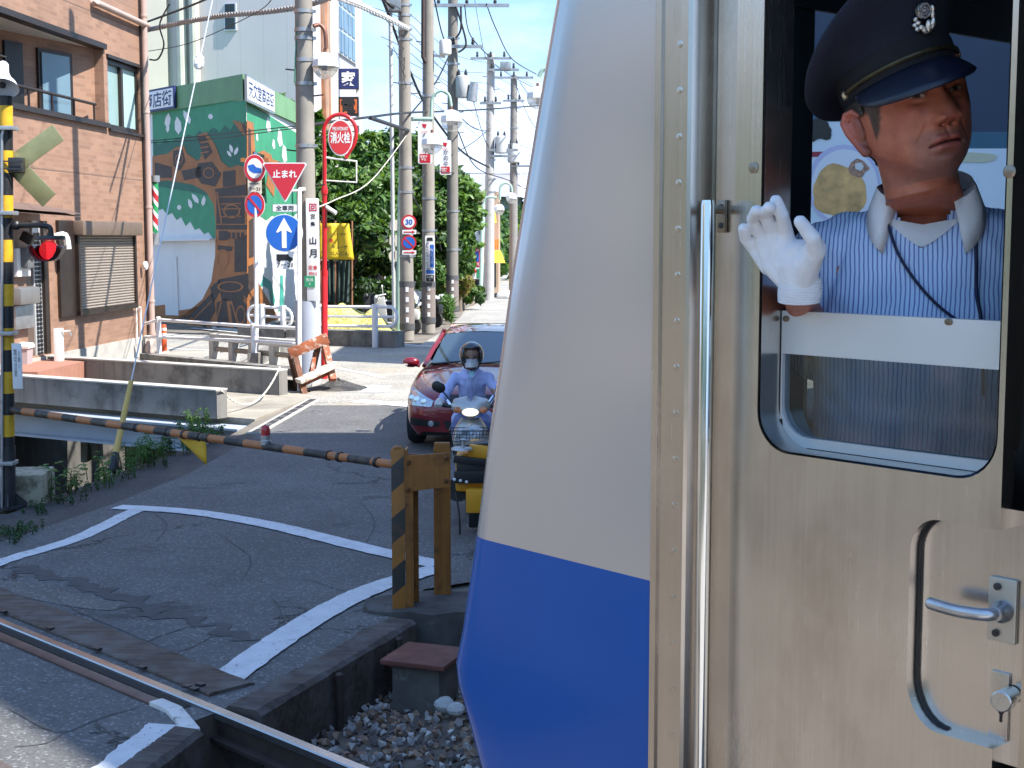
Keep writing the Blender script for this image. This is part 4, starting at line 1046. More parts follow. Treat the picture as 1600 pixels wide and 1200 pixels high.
for i, (x, y, w, h, r) in enumerate(((.016, .004, .0045, .0045, 0), (.019, -.005, .005, .0042, 0), (.013, -.003, .005, .004, 0), (.017, -.013, .0045, .005, 0), (.010, -.012, .005, .005, 0), (-.003, -.015, .006, .012, .2), (.006, -.018, .005, .010, -.4), (-.010, -.013, .005, .012, .5), (-.014, .002, .004, .008, .2), (-.016, .012, .004, .007, .1))):
    m3 = Matrix((bx, bu, bn)).transposed() @ Matrix.Rotation(r, 3, 'Z'); b.ell(BP + bx * x + bu * y, (w, h, .004), 12, m3.to_4x4())
bd = b.build('badge', [silver_b], cap, 50)
b = MB()
for rr in (.004, .008): b.tube([BP + bu * .014 + bn * .0055 + (bx * math.cos(t) + bu * math.sin(t)) * rr for t in [i * .3142 for i in range(21)]], .0008, 6)
b.build('badge_ring', [mat('dark enamel', (.03, .04, .09), .1, 5, .3)], bd)

# ------------------------------------------------------------------ billboard on posts beyond the nose, seen through the cab
BB = at(1392, 262, 10.2); bb_r = Vector((.95, -.31, 0)); bb_n = Vector((-.31, -.95, 0)); up = Vector((0, 0, 1))
t = thing('billboard', 'restaurant billboard with plates of food seen through the cab windows', 'billboard', (BB.x, BB.y, 0))
def bp(px, py, k=.0): return onp(px, py, BB + bb_n * k, bb_n)
b = MB(); c = BB + up * .30; b.beam(c - bb_r * 1.25 - bb_n * .05, c + bb_r * 1.25 - bb_n * .05, .06, 2.3); b.build('panel', [dark_metal], t)
def shape(name, pts, m, k):
    b = MB(); b.poly([bp(x, y, k) for x, y in pts]); return b.build(name, [m], t, 0)
bw = mat('billboard pale blue', (.76, .84, .92), .05, 1, .4); bn_ = mat('billboard navy', (.012, .035, .085), .15, 1, .4); bteal = mat('billboard teal', (.03, .12, .2), .2, 1, .4)
def sq(x0, y0, x1, y1): return [(x0, y0), (x1, y0), (x1, y1), (x0, y1)]
shape('lower_panel', sq(1180, 190, 1440, 420), bw, 0.0); shape('upper_panel', sq(1180, -60, 1440, 178), bn_, .0); shape('middle_panel', sq(1250, 178, 1440, 190), bteal, .003); shape('side_panel', sq(1440, -60, 1600, 206), bn_, .0); shape('side_band', sq(1440, 206, 1600, 232), bteal, .0); shape('side_base', sq(1440, 232, 1600, 420), bw, .0)
shape('brown_panel', sq(1180, 150, 1251, 232), mat('billboard maroon', (.09, .02, .02), .15, 1, .5), .004)
rp_ = shape('red_panel', sq(1180, 188, 1250, 228), mat('billboard red', (.45, .03, .03), .08, 1, .4), .006)
b = MB(); b.text('RESTAURANT', bp(1207, 211, .01), bb_r, up, None, .033, .01); b.build('lettering', [sign_white], rp_, 0)
shape('red_strip', sq(1250, 237, 1300, 245), mat('billboard crimson', (.35, .02, .05), .08, 1, .4), .004)
def blobby(cx, cy, rx, ry, seed, k=.2, n=28): return [(cx + rx * math.cos(i * 2 * math.pi / n) * (1 + k * noise.noise(Vector((math.cos(i * 6.283 / n) * 1.6, math.sin(i * 6.283 / n) * 1.6, seed)))), cy + ry * math.sin(i * 2 * math.pi / n) * (1 + k * noise.noise(Vector((math.cos(i * 6.283 / n) * 1.6 + 4, math.sin(i * 6.283 / n) * 1.6, seed))))) for i in range(n)]
shape('dark_dish', blobby(1277, 203, 26, 15, 1, .7), mat('charred food print', (.02, .018, .014), .5, 12, .5), .006)
shape('plate', blobby(1318, 290, 57, 64, 2, 0), mat('plate print', (.62, .60, .84), .05, 1, .4), .007)
shape('plate_rim', blobby(1320, 291, 52, 58, 2, 0), mat('plate white print', (.86, .86, .92), .05, 1, .4), .009)
shape('omelette', blobby(1312, 300, 43, 42, 3, .25), mat('omelette print', (.78, .43, .15), .35, 9, .4), .011)
shape('fried_egg', blobby(1340, 263, 15, 13, 4, .4), mat('egg print', (.42, .22, .14), .6, 40, .4), .013); shape('egg_white', blobby(1342, 260, 7, 6, 5, .3), sign_white, .015)
shape('pastry', blobby(1243, 300, 20, 30, 6, .3), mat('pastry print', (.62, .50, .25), .3, 9, .4), .011); shape('salad', blobby(1236, 258, 9, 20, 7, .5), mat('salad print', (.2, .22, .06), .8, 40, .4), .011)
shape('pale_dish', blobby(1520, 246, 40, 8, 8, .2), mat('cream print', (.7, .68, .5), .1, 3, .4), .005)
b = MB()
for s in (-1, 1): b = MB(); b.cyl(BB + bb_r * s * 1.1 - bb_n * .12 - up * BB.z, BB + bb_r * s * 1.1 - bb_n * .12 + up * 1.2, .05); b.build('post', [steel_grey], t)
# ------------------------------------------------------------------ buildings
def ZB(c0, c1, rows_, m=None): pass
plaster = mat('grey plaster wall', (.34, .33, .31), .12, .6, .9, bump=.2, bsc=20, streak=((.16, .15, .14), 2, .55, .6))
dark_glass = mat('dark window glass', (.02, .026, .03), .3, 1, .06, rv=.02)
def block(name, foot, h, m, label, cat, wins=()):
    o = Vector((foot[0][0], foot[0][1], 0)); t = thing(name, label, cat, o)
    b = MB(); b.prism([(p[0], p[1]) for p in foot], (0, 0, h), (1, 0, 0), (0, 1, 0), h + .3); b.build('wall', [m], t)
    b = MB(); cx = sum(p[0] for p in foot) / len(foot); cy = sum(p[1] for p in foot) / len(foot)
    b.prism([(cx + (p[0] - cx) * 1.03, cy + (p[1] - cy) * 1.03) for p in foot], (0, 0, h + .25), (1, 0, 0), (0, 1, 0), .249); b.build('roof', [concrete_pale], t)
    for (a, c, z0, z1, n_, w) in wins:
        a, c = Vector((*a, 0)), Vector((*c, 0)); d = (c - a).normalized(); nn = Vector((d.y, -d.x, 0))
        for i in range(n_):
            p = a.lerp(c, (i + .5) / n_); b = MB(); b.beam(p - d * w / 2 + Vector((0, 0, (z0 + z1) / 2)), p + d * w / 2 + Vector((0, 0, (z0 + z1) / 2)), .08, z1 - z0)
            f = b.build('window', [steel_grey], t); b = MB(); b.beam(p - d * (w / 2 - .06) + Vector((0, 0, (z0 + z1) / 2)), p + d * (w / 2 - .06) + Vector((0, 0, (z0 + z1) / 2)), .1, z1 - z0 - .12); b.build('pane', [dark_glass], f)
    return t
block('shadow_building', [(4.3, 6.03), (4.3, 12.4), (15, 12.4), (15, -6.2)], 14, plaster, 'tall grey plastered building, unseen behind the train, added for its shadow on the crossing', 'building', [((4.3, 6.6), (4.3, 12.2), z, z + 1.4, 3, 1.1) for z in (4.2, 7.6, 11)])  # unseen block, outline and height set by the shadow it throws
block('shadow_house', [(4.45, 12.9), (4.45, 17.2), (11, 17.2), (11, 12.9)], 8, mat('cream render', (.5, .45, .36), .1, 1, .9, bump=.2), 'cream two storey house, unseen behind the train, added for its shadow beside the car', 'house', [((4.45, 13.2), (4.45, 17.0), z, z + 1.2, 2, 1.2) for z in (1.2, 4.6)])  # unseen second block, added to step the shadow edge near the car
block('far_shadow_house', [(2.9, 24.5), (2.9, 29.5), (10, 29.5), (10, 24.5)], 9, mat('tan render', (.42, .34, .26), .1, 1, .9, bump=.2), 'tan three storey house, unseen behind the train, added for its shadow on the street', 'house', [((2.9, 24.8), (2.9, 29.2), z, z + 1.2, 2, 1.2) for z in (1.2, 4.2, 7)])  # unseen third block, placed to shade part of the side street
# house added out of view so its warm wall mirrors in the train steel
block('reflection_house', [(-21, -7), (-21, 5), (-30, 9), (-30, -7)], 6.5, mat('warm grey render', (.46, .40, .34), .15, .8, .9, bump=.2), 'warm ochre house out of view, added to mirror in the train steel', 'house', [((-21, 4.5), (-21, -6.5), z, z + 1.3, 4, 1.6) for z in (1.0, 4.0)])

# ---- brown tiled house on the left (local x along the street wall away from the camera, y into the house)
HP = gr(237, 553); HA = R(5.1); hd = Vector((math.sin(HA), math.cos(HA), 0))
house = thing('tiled_house', 'brown tiled corner house with rolled down shutter and roofed balcony', 'house', HP, math.atan2(hd.y, hd.x))
HMx = WM[house.name]; HI = HMx.inverted(); hn = HMx.to_3x3() @ Vector((0, 1, 0))
def hw(px, py, y=0.0): return HI @ onp(px, py, HMx @ Vector((0, y, 0)), hn)
tile = NT('brown wall tile')
ts_ = tile.n('ShaderNodeSeparateXYZ'); tile.l(tile.o, ts_.inputs[0]); tc_ = tile.n('ShaderNodeCombineXYZ')
tile.l(tile.math('ADD', ts_.outputs['X'], tile.math('MULTIPLY', ts_.outputs['Y'], .77)), tc_.inputs[0]); tile.l(ts_.outputs['Z'], tc_.inputs[1])
bk = tile.n('ShaderNodeTexBrick'); tile.l(tc_.outputs[0], bk.inputs['Vector'])
for k_, v_ in (('Scale', 1.0), ('Brick Width', .27), ('Row Height', .078), ('Mortar Size', .0055), ('Mortar Smooth', .3), ('Bias', -.1)): bk.inputs[k_].default_value = v_
bk.inputs['Color1'].default_value = (.335, .195, .13, 1); bk.inputs['Color2'].default_value = (.245, .138, .092, 1); bk.inputs['Mortar'].default_value = (.31, .21, .155, 1)
tile.color(tile.mix(1.0, bk.outputs['Color'], tile.ramp(tile.noise(.7, 5), [(.3, .88), (.7, 1.08)]), 'MULTIPLY')); tile.set(Roughness=.6)
tile.bump(bk.outputs['Fac'], -.3, .006); tile.bump(tile.noise(40, 3), .12, .004)
bronze = mat('bronze window frame', (.035, .024, .02), .2, 5, .4, .3)
zf = .40; zt = 13.0; xN = -9.5
rc_r = hw(161, 76).x; rc_t = hw(120, 61).z; rc_b = hw(100, 184).z
w0, w1 = hw(169, 150), hw(219.5, 150); wz0, wz1 = hw(195, 206).z, hw(195, 99).z
d0, d1 = hw(42, 470), hw(78, 470); dz0, dz1 = hw(60, 574).z, hw(60, 345).z
hole_b = [(xN + .6, rc_b), (rc_r, rc_b), (rc_r, rc_t), (xN + .6, rc_t)]
hole_w = [(w0.x, wz0), (w1.x, wz0), (w1.x, wz1), (w0.x, wz1)]
hole_d = [(d0.x, zf + .02), (d1.x, zf + .02), (d1.x, dz1), (d0.x, dz1)]
b = MB(); b.plate([(xN, zf), (0, zf), (0, zt), (xN, zt)], [hole_b, hole_w, hole_d], (0, 0, 0), (1, 0, 0), (0, 0, 1), .18, (0, -1, 0))
b.box((-.09, 3.1, (zf + zt) / 2), (.18, 5.84, zt - zf)); b.box((xN + .09, 3.1, (zf + zt) / 2), (.18, 5.84, zt - zf))
wall = b.build('wall', [tile.m], house, 0, world=False)
for (z_) in (hw(120, 8).z, hw(60, 263).z):
    b = MB(); b.box((xN / 2, -.002, z_), (-xN - .02, .004, .02)); b.build('expansion_joint', [mat('joint sealant', (.2, .13, .10), .1, 5, .8)], wall, 0, world=False)
b = MB(); b.plate([(xN - .02, -.4), (.02, -.4), (.02, zf), (xN - .02, zf)], [], (0, -.03, 0), (1, 0, 0), (0, 0, 1), .3, (0, -1, 0)); b.box((-.1, 3.2, 0), (.24, 6.2, zf * 2 - .004)); b.build('foundation', [concrete_pale], house, 0, world=False)
b = MB(); b.box((xN / 2, 3.0, zt + .1), (-xN + .3, 6.3, .3)); b.build('roof', [concrete_pale], house, 0, world=False)
# balcony: slanting back wall, soffit, parapet cap, rail, glass door
bxL = xN + .6; bk_y = 2.0
b = MB(); b.poly([(rc_r, .18, rc_b - .6), (bxL, bk_y, rc_b - .6), (bxL, bk_y, rc_t), (rc_r, .18, rc_t)]); b.build('balcony_back_wall', [tile.m], house, 0, world=False)
b = MB(); b.poly([(rc_r, .17, rc_t - .001), (bxL, .17, rc_t - .001), (bxL, bk_y, rc_t - .001)]); b.build('soffit', [mat('white soffit board', (.62, .6, .57), .04, 2, .8)], house, 0, world=False)
b = MB(); b.box(((bxL + rc_r) / 2, .05, rc_t + .03), (rc_r - bxL + .1, .22, .1)); b.box(((bxL + rc_r) / 2, .07, rc_b + .015), (rc_r - bxL + .1, .3, .09)); b.build('fascia', [bronze], house, 0, world=False)
b = MB(); zr_ = rc_b + .38
b.tube([(bxL, .07, zr_), (rc_r - .28, .07, zr_)], .028, 8)
for i in range(7): b.cyl((rc_r - .35 - i * .95, .07, rc_b), (rc_r - .35 - i * .95, .07, zr_), .022, n=8)
b.build('balcony_rail', [bronze], house, world=False)
def onback(px, py):
    o = HMx @ Vector((rc_r, .18, 0)); dd = (HMx @ Vector((bxL, bk_y, 0)) - o).normalized(); return HI @ onp(px, py, o, Vector((-dd.y, dd.x, 0))), HMx.to_3x3().inverted() @ dd
def backpanel(name, x0, x1, y0, y1, m, k, par, inset=0):
    p, dd = onback((x0 + x1) / 2, (y0 + y1) / 2); a, _ = onback(x0, (y0 + y1) / 2); c, _ = onback(x1, (y0 + y1) / 2); z1_, z0_ = onback((x0 + x1) / 2, y0)[0].z, onback((x0 + x1) / 2, y1)[0].z
    nn = Vector((dd.y, -dd.x, 0)); nn = nn if nn.y < 0 else -nn
    b = MB(); b.beam(Vector((a.x, a.y, (z0_ + z1_) / 2)) + nn * k, Vector((c.x, c.y, (z0_ + z1_) / 2)) + nn * k, .06, z1_ - z0_); return b.build(name, [m], par, 0, world=False)
fr_ = backpanel('balcony_door', 58, 111, 80, 215, bronze, .02, house); backpanel('pane', 62, 105, 86, 212, mat('reflective blue glass', (.16, .25, .31), .15, .6, .12, .1), .045, fr_)
fr_ = backpanel('louvre_panel', 6, 34, 66, 215, black, .02, house)
b = MB()
p_, _ = onback(28, 44); b.tube([hw(29, 44, .8), hw(29, 92, .8)], .02, 8); b.tube([hw(-10, 84, .8), hw(48, 98, .8)], .018, 8); b.ell(hw(29, 44, .8), (.07, .07, .02), 10); b.ell(hw(47, 94, .8), (.04, .04, .04), 8)
b.build('laundry_hanger', [steel_grey], house, world=False)
# upper window (two sliding panes)
b = MB(); x0, x1 = w0.x, w1.x; xm = (x0 + x1) / 2
b.plate([(x0, wz0), (x1, wz0), (x1, wz1), (x0, wz1)], [[(x0 + .09, wz0 + .1), (xm - .05, wz0 + .1), (xm - .05, wz1 - .09), (x0 + .09, wz1 - .09)], [(xm + .06, wz0 + .1), (x1 - .09, wz0 + .1), (x1 - .09, wz1 - .09), (xm + .06, wz1 - .09)]], (0, .05, 0), (1, 0, 0), (0, 0, 1), .1, (0, -1, 0)); b.box((xm, .02, wz0 - .02), (x1 - x0 + .1, .16, .05)); b.box((xm, .01, wz1 + .03), (x1 - x0 + .1, .1, .06))
wf = b.build('window', [bronze], house, 0, world=False)
frost = mat('frosted green glass', (.36, .52, .49), .05, 2, .3, rv=.03)
b = MB(); b.box(((x0 + xm) / 2, .13, (wz0 + wz1) / 2), (xm - x0, .02, wz1 - wz0)); b.build('pane', [mat('frosted shaded glass', (.26, .38, .37), .06, 2, .3)], wf, 0, world=False)  # shade put into a darker copy of the frosted glass
b = MB(); b.box(((x1 + xm) / 2, .10, (wz0 + wz1) / 2), (x1 - xm, .02, wz1 - wz0)); b.build('pane', [frost], wf, 0, world=False)
# roller shutter
s0_, s1_ = hw(122, 420, -.1), hw(213, 420, -.1); sz1, sz0, szb = hw(166, 346, -.12).z, hw(166, 487, -.12).z, hw(166, 368, -.12).z
b = MB(); x0, x1 = s0_.x, s1_.x
b.box((x0 + .04, -.06, (sz0 + szb) / 2), (.08, .12, szb - sz0)); b.box((x1 - .04, -.06, (sz0 + szb) / 2), (.08, .12, szb - sz0)); b.box(((x0 + x1) / 2, -.06, sz0 + .04), (x1 - x0, .13, .1)); 
b.box((x0 - .35, -.03, (sz0 + sz1) / 2), (.68, .06, sz1 - sz0))
sf = b.build('shutter', [bronze], house, 0, world=False)
b = MB(); b.box(((x0 + x1) / 2, -.12, (szb + sz1) / 2), (x1 - x0 + .1, .24, sz1 - szb), None, .03); b.build('shutter_box', [mat('brown shutter metal', (.2, .145, .11), .1, 4, .45, .3)], sf, 30, world=False)
b = MB(); n_ = 26; rows_ = []
for i in range(n_ * 4 + 1):
    z = sz0 + .08 + (szb - sz0 - .08) * i / (n_ * 4); rows_.append([(x0 + .08, -.06 - .022 * abs(math.sin(math.pi * i / 4)), z), (x1 - .08, -.06 - .022 * abs(math.sin(math.pi * i / 4)), z)])
b.grid(rows_); b.build('shutter_curtain', [mat('taupe shutter slats', (.30, .255, .215), .06, 3, .5, .2)], sf, 60, world=False)
# entrance: door, canopy, meters, intercom, tap post, step, bin
b = MB(); x0, x1 = d0.x, d1.x
b.box(((x0 + x1) / 2, .12, (zf + dz1) / 2), (x1 - x0, .06, dz1 - zf)); dr = b.build('door', [mat('brown door', (.16, .115, .09), .1, 3, .4, .3)], house, 0, world=False)
b = MB(); q0, q1 = hw(52, 450, .08), hw(64, 450, .08); b.box(((q0.x + q1.x) / 2, .08, (dz0 + dz1) / 2 + .1), (q1.x - q0.x, .03, dz1 - dz0 - .15)); pn = b.build('door_panel', [alu], dr, 0, world=False)
b = MB(); zc = hw(58, 366, .07).z; ze = hw(58, 560, .07).z
for i in range(30):
    z = ze + (zc - ze) * i / 29
    for k in (-1, 1): b.box(((q0.x + q1.x) / 2 + k * (q1.x - q0.x) * .2, .06, z), ((q1.x - q0.x) * .28, .02, .05))
b.build('door_grille', [black], dr, 0, world=False)
b = MB(); q0, q1 = hw(66, 450, .06), hw(77, 450, .06); b.box(((q0.x + q1.x) / 2, .06, (dz0 + dz1) / 2), (q1.x - q0.x, .1, dz1 - dz0)); b.build('door_frame', [bronze], dr, 0, world=False)
b = MB(); q0 = hw(16, 332, -.5); q1 = hw(106, 338, -.5); zc = hw(80, 330, -.4).z
rows_ = [[(q0.x - .6, 0, zc + .16), (q1.x, 0, zc + .12)], [(q0.x - .6, -.35, zc + .1), (q1.x, -.35, zc + .06)], [(q0.x - .6, -.75, zc), (q1.x, -.75, zc - .04)]]; b.grid(rows_); b.grid([[Vector(p) - Vector((0, 0, .05)) for p in r] for r in rows_]); b.build('canopy', [mat('brown canopy sheet', (.17, .12, .10), .1, 3, .5, .2)], house, world=False)
b = MB(); q = hw(34, 410, -.06); b.box((q.x, -.05, q.z), (.5, .1, .46), None, .02); b.build('meter_board', [sign_white], house, world=False)
b = MB(); q = hw(41, 405, -.14); b.box((q.x, -.16, q.z + .02), (.26, .14, .34), None, .05); b.lathe([(.1, 0), (.1, .06), (.06, .1)], (q.x, -.18, q.z + .08), (0, -1, 0), 16); b.build('electric_meter', [mat('grey meter', (.14, .15, .16), .1, 5, .4)], house, world=False)
b = MB(); q = hw(36, 462, -.14); b.box((q.x, -.14, q.z), (.75, .28, .28), None, .05); b.build('post_box', [mat('grey post box metal', (.26, .255, .25), .06, 5, .4, .5)], house, world=False)
b = MB(); q = hw(38, 495, -.1); b.box((q.x, -.07, q.z), (.7, .1, .38), None, .01); b.build('notice_plate', [steel_grey], house, world=False)
b = MB(); q = hw(22, 372, -.2); b.box((q.x + .5, -.2, q.z), (.14, .2, .16), Matrix.Rotation(.5, 4, 'X'), .02); b.build('camera', [black], house, world=False)
b = MB(); z0_, z1_ = 0.0, hw(92, 513, -.35).z; q = hw(92, 545, -.35); b.box((q.x, -.35, z1_ / 2), (.2, .1, z1_), None, .01); tp = b.build('tap_post', [white], house, world=False)
b = MB(); b.tube([(q.x, -.4, z1_ - .05), (q.x + .1, -.5, z1_ - .05), (q.x + .12, -.52, z1_ - .13)], .018, 8); b.build('tap', [steel_grey], tp, world=False)
# drain pipes
pipe_m = mat('dusty pink drainpipe', (.42, .31, .27), .08, 3, .5)
b = MB(); xp = hw(231, 300, -.08).x
b.tube([(xp, -.09, .35), (xp, -.09, 12)], .065, 12)
for z in [1.1 + 1.9 * i for i in range(6)]: b.lathe([(.072, -.03), (.078, 0), (.072, .03)], (xp, -.09, z), (0, 0, 1), 12)
b.tube(smooth_path([(xp, -.09, .45), (xp - .02, -.1, .3), (xp - .3, -.14, .24), (xp - .35, -.14, .08), (xp - .1, -.3, .0), (xp + .3, -.3, .0)], 4), .075, 10)
dp = b.build('drainpipe', [pipe_m], house, world=False)
q0, q1 = hw(154, 6, -.1), hw(230, 39, -.1)
b = MB(); b.tube(smooth_path([(q0.x - .1, -.0, q0.z - .0), (q0.x - .08, -.1, q0.z), (q0.x + .1, -.11, q0.z), (q1.x, -.11, q0.z - .02)], 4), .06, 12); b.build('drainpipe', [pipe_m], house, world=False)
b = MB(); q = hw(226, 300, -.03); b.tube([(q.x, -.03, .5), (q.x, -.03, 11.5)], .02, 6); b.build('conduit', [bronze], house, world=False)
b = MB(); q = hw(227, 415, -.1); b.ell((q.x, -.1, q.z), (.07, .06, .1), 10); b.build('wall_lamp', [white], house, world=False)
b = MB(); q = hw(220, 535, -.1); b.tube([(q.x - .1, -.06, .3), (q.x - .1, -.06, 1.0), (q.x + .15, -.06, 1.0), (q.x + .15, -.06, .4)], .018, 6); b.build('pipe_fitting', [white], house, world=False)
q = hw(105, 414, -.25); b = MB(); b.tube(smooth_path([(q.x, -.05, hw(100, 370, -.1).z), (q.x + .02, -.22, hw(100, 370, -.1).z + .02), (q.x + .03, -.26, hw(105, 389, -.1).z)], 4), .06, 10); b.build('vent_hood', [white], house, world=False)
# terracotta step and the grey bin in front of the door
p0, p1 = gr(46, 604), gr(119, 598)
b = MB(); sp_ = hw(90, 600, 0); a_ = hw(45, 590, -.5)
b.box((a_.x + .9, -.42, .16), (2.6, .8, .36)); b.build('step', [mat('terracotta tile', (.36, .17, .12), .12, 6, .8, fine=.15)], house, world=False)
BN = gr(36, 598); bt = thing('dust_bin', 'pale mauve plastic dust bin with white lid by the house door', 'bin', (BN.x + .1, BN.y - .3, 0))
b = MB(); b.lathe([(.15, 0), (.2, .6)], n=4, xd=(1, 1, 0)); b.build('bin_body', [mat('mauve plastic', (.42, .36, .37), .05, 4, .5)], bt, world=False)
b = MB(); b.lathe([(.225, .6), (.235, .64), (.2, .68), (.0, .7)], n=4, xd=(1, 1, 0)); b.build('lid', [white], bt, world=False)

# ---- bridge over the canal with its parapets
def wall_line(name, a, c, h, w, m, label, z0=0.0, cap=.05):
    t = thing(name, label, 'parapet', (a.x, a.y, z0)); b = MB(); b.beam(Vector((a.x, a.y, z0 + h / 2)), Vector((c.x, c.y, z0 + h / 2)), w, h); b.build('wall_body', [concrete], t)
    b = MB(); b.beam(Vector((a.x, a.y, z0 + h + .012)), Vector((c.x, c.y, z0 + h + .012)), w + .03, .024, bev=.004); b.build('coping', [concrete_pale], t); return t
NP = gr(345, 655); nd = Vector((-.86, .5, 0)).normalized()
NP0 = NP + Vector((0, .1, 0)); wall_line('bridge_parapet', NP0, NP0 + nd * 8.5, .37, .2, concrete, 'grey stained concrete parapet of the canal bridge, nearer the barrier', -.0)
FP = gr(443, 617); wall_line('bridge_parapet', FP, FP + nd * 8.0, .37, .2, concrete, 'grey stained concrete parapet of the canal bridge, nearer the white railings', -.0)
b = MB(); q0, q1 = NP0 + Vector((.45, -.1, 0)), FP + Vector((.55, .25, 0)); sd = Vector((nd.y, -nd.x, 0))
b.prism([(p.x, p.y) for p in (q0, q1, q1 + nd * 9, q0 + nd * 9)], (0, 0, .0), (1, 0, 0), (0, 1, 0), .18)
deck = mat('pale worn bridge deck', (.36, .33, .27), .2, 1.2, .9, bump=.3, bsc=40, stain=((.16, .145, .12), 1.6, .5, .65), fine=.25)
b.solo('bridge_deck', deck, None, None, kind='structure', sm=0)
b = MB(); ga_, gb_ = NP0 + Vector((.45, -.18, 0)), NP0 + nd * 9 + Vector((0, -.18, 0))
gs = Vector((-nd.y, nd.x, 0)); gs = gs if gs.y < 0 else -gs
for off, zz_, w, h in ((.16, -.10, .34, .03), (.05, -.27, .03, .34), (.12, -.45, .22, .03)): b.beam(ga_ + gs * off + Vector((0, 0, zz_)), gb_ + gs * off + Vector((0, 0, zz_)), w, h)
b.solo('bridge_girder', mat('pale blue grey girder paint', (.36, .41, .47), .1, 2, .5, stain=((.2, .15, .12), 6, .64, .5)), 'pale blue grey steel girder under the canal bridge', 'girder')
p = gr(40, 790); b = MB(); b.box((p.x - .12, p.y + .25, -.1), (.5, .5, .75), Matrix.Rotation(.1, 4, 'Z'), .02); b.solo('wall_block', mat('lichened concrete', (.36, .33, .24), .2, 3, .9, bump=.4, stain=((.07, .07, .04), 5, .48, .8)), 'lichen covered concrete block beside the striped signal post', 'block')
# drain channel along the street edge
b = MB(); a_, c_ = gr(397, 678), gr(490, 625)
b.beam(a_ + Vector((0, 0, .005)), c_ + Vector((0, 0, .005)), .2, .02); dg_ = b.solo('drain_gutter', concrete_pale, 'narrow steel grated drain gutter along the left road edge', 'drain')
b = MB()
for i in range(9):
    p, q = a_.lerp(c_, (i + .06) / 9), a_.lerp(c_, (i + .94) / 9); b.beam(p + Vector((0, 0, .012)), q + Vector((0, 0, .012)), .1, .012)
b.build('grating', [dark_metal], dg_)
# hanging chain between the parapets
ch0, ch1 = gr(345, 655) + Vector((0, 0, .4)), FP + Vector((-.05, -.02, .42))
b = MB(); pts = sag(ch0, ch1, .36, 40); 
for i, (p, q) in enumerate(zip(pts, pts[1:])): b.beam(p, q + (q - p) * .2, .022 if i % 2 else .012, .012 if i % 2 else .022)
b.solo('barrier_chain', mat('weathered white chain', (.6, .57, .5), .1, 9, .6), 'pale chain hanging across the bridge between both parapets', 'chain')

# ---- green flat-iron shop with the tree mural
GP = gr(386, 517)
gL = Vector((-.62, .785, 0)).normalized(); gR = Vector((.015, 1, 0)).normalized()
gz = at(383, 116, GP.y).z; gb = at(383, 155, GP.y).z
shop = thing('green_shop', 'green corner shop painted with a big brown tree mural', 'shop', GP)
nL = Vector((-gL.y, gL.x, 0)); nL = nL if nL.y < 0 else -nL; nR = Vector((gR.y, -gR.x, 0))
def sl_(px, py, k=.0): return onp(px, py, GP + nL * k, nL)
def sr_(px, py, k=.0): return onp(px, py, GP + nR * k, nR)
gwhite = mat('shop white wall', (.74, .74, .74), .04, 1.5, .6, streak=((.5, .49, .46), 2, .6, .4)); ggreen = mat('mural green', (.04, .27, .14), .12, 2, .6); gtop = mat('fascia green', (.16, .31, .155), .1, 1.5, .6, streak=((.04, .1, .06), 2, .58, .5)); gdeep = mat('mural deep green', (.018, .13, .085), .12, 2, .6)
morange = mat('mural orange brown', (.36, .135, .04), .15, 3, .6); mdark = mat('mural dark brown', (.055, .035, .028), .25, 4, .6); mteal = mat('mural teal', (.05, .36, .30), .1, 3, .6)
b = MB(); foot = [GP, GP + gR * 9.0, GP + gR * 9.0 + gL * 9, GP + gL * 9]
b.prism([(p.x, p.y) for p in foot], (0, 0, gb), (1, 0, 0), (0, 1, 0), gb + .2); b.build('wall', [gwhite], shop, 0)
b = MB(); e = .12; cc = sum(foot, Vector()) / 4
b.prism([((p + (nL + nR) * (e if i == 0 else 0) + (nR * e if i == 1 else nL * e if i == 3 else Vector())).x, (p + (nL + nR) * (e if i == 0 else 0) + (nR * e if i == 1 else nL * e if i == 3 else Vector())).y) for i, p in enumerate(foot)], (0, 0, gz), (1, 0, 0), (0, 1, 0), gz - gb); b.build('fascia', [gtop], shop, 0)
mural = []
def mu(fn, name, pts, m, k):
    b = MB(); b.plate([(0, 0)] * 0 or [(p.x, p.z) if fn is sl_ else (p.y, p.z) for p in [fn(x, y, k) for x, y in pts]], [], (0, 0, 0), (1, 0, 0), (0, 1, 0), 0) if False else None
    P = [fn(x, y, k) for x, y in pts]; n_ = nL if fn is sl_ else nR; ux = Vector((-n_.y, n_.x, 0)); o = P[0]
    b.plate([((p - o).dot(ux), p.z - o.z) for p in P], [], o, ux, (0, 0, 1), 0, n_); return b
def mural_part(name, items, m, k, par=None, extra=()):
    B = MB()
    for fn, pts, k in [(*i_, k) for i_ in items] + list(extra):
        q = mu(fn, name, pts, m, k); me = bpy.data.meshes.new('x'); q.bm.to_mesh(me); q.bm.free(); B.add_mesh(me, Matrix())
    return B.build(name, [m], par or shop, 0)
rnd = random.Random(4)
def jag(x0, y0, x1, y1, n_, amp):
    out = []
    for i in range(n_ + 1):
        t = i / n_; out.append((x0 + (x1 - x0) * t, y0 + (y1 - y0) * t + (amp if i % 2 else -amp) * rnd.uniform(.4, 1)))
    return out
green = mural_part('mural_foliage', [(sl_, [(238, 172), (300, 163), (385, 156)] + [(385, 330), (372, 352), (345, 370)] + jag(340, 374, 240, 322, 14, 6)), (sr_, [(386, 158), (470, 212), (470, 330)] + jag(466, 336, 386, 344, 8, 6))], ggreen, .006)
mural_part('mural_foliage', [(sl_, jag(240, 226, 330, 205, 10, 5) + jag(335, 203, 384, 192, 6, 6) + [(385, 320), (300, 300), (240, 290)])], gdeep, .010)
lf = []
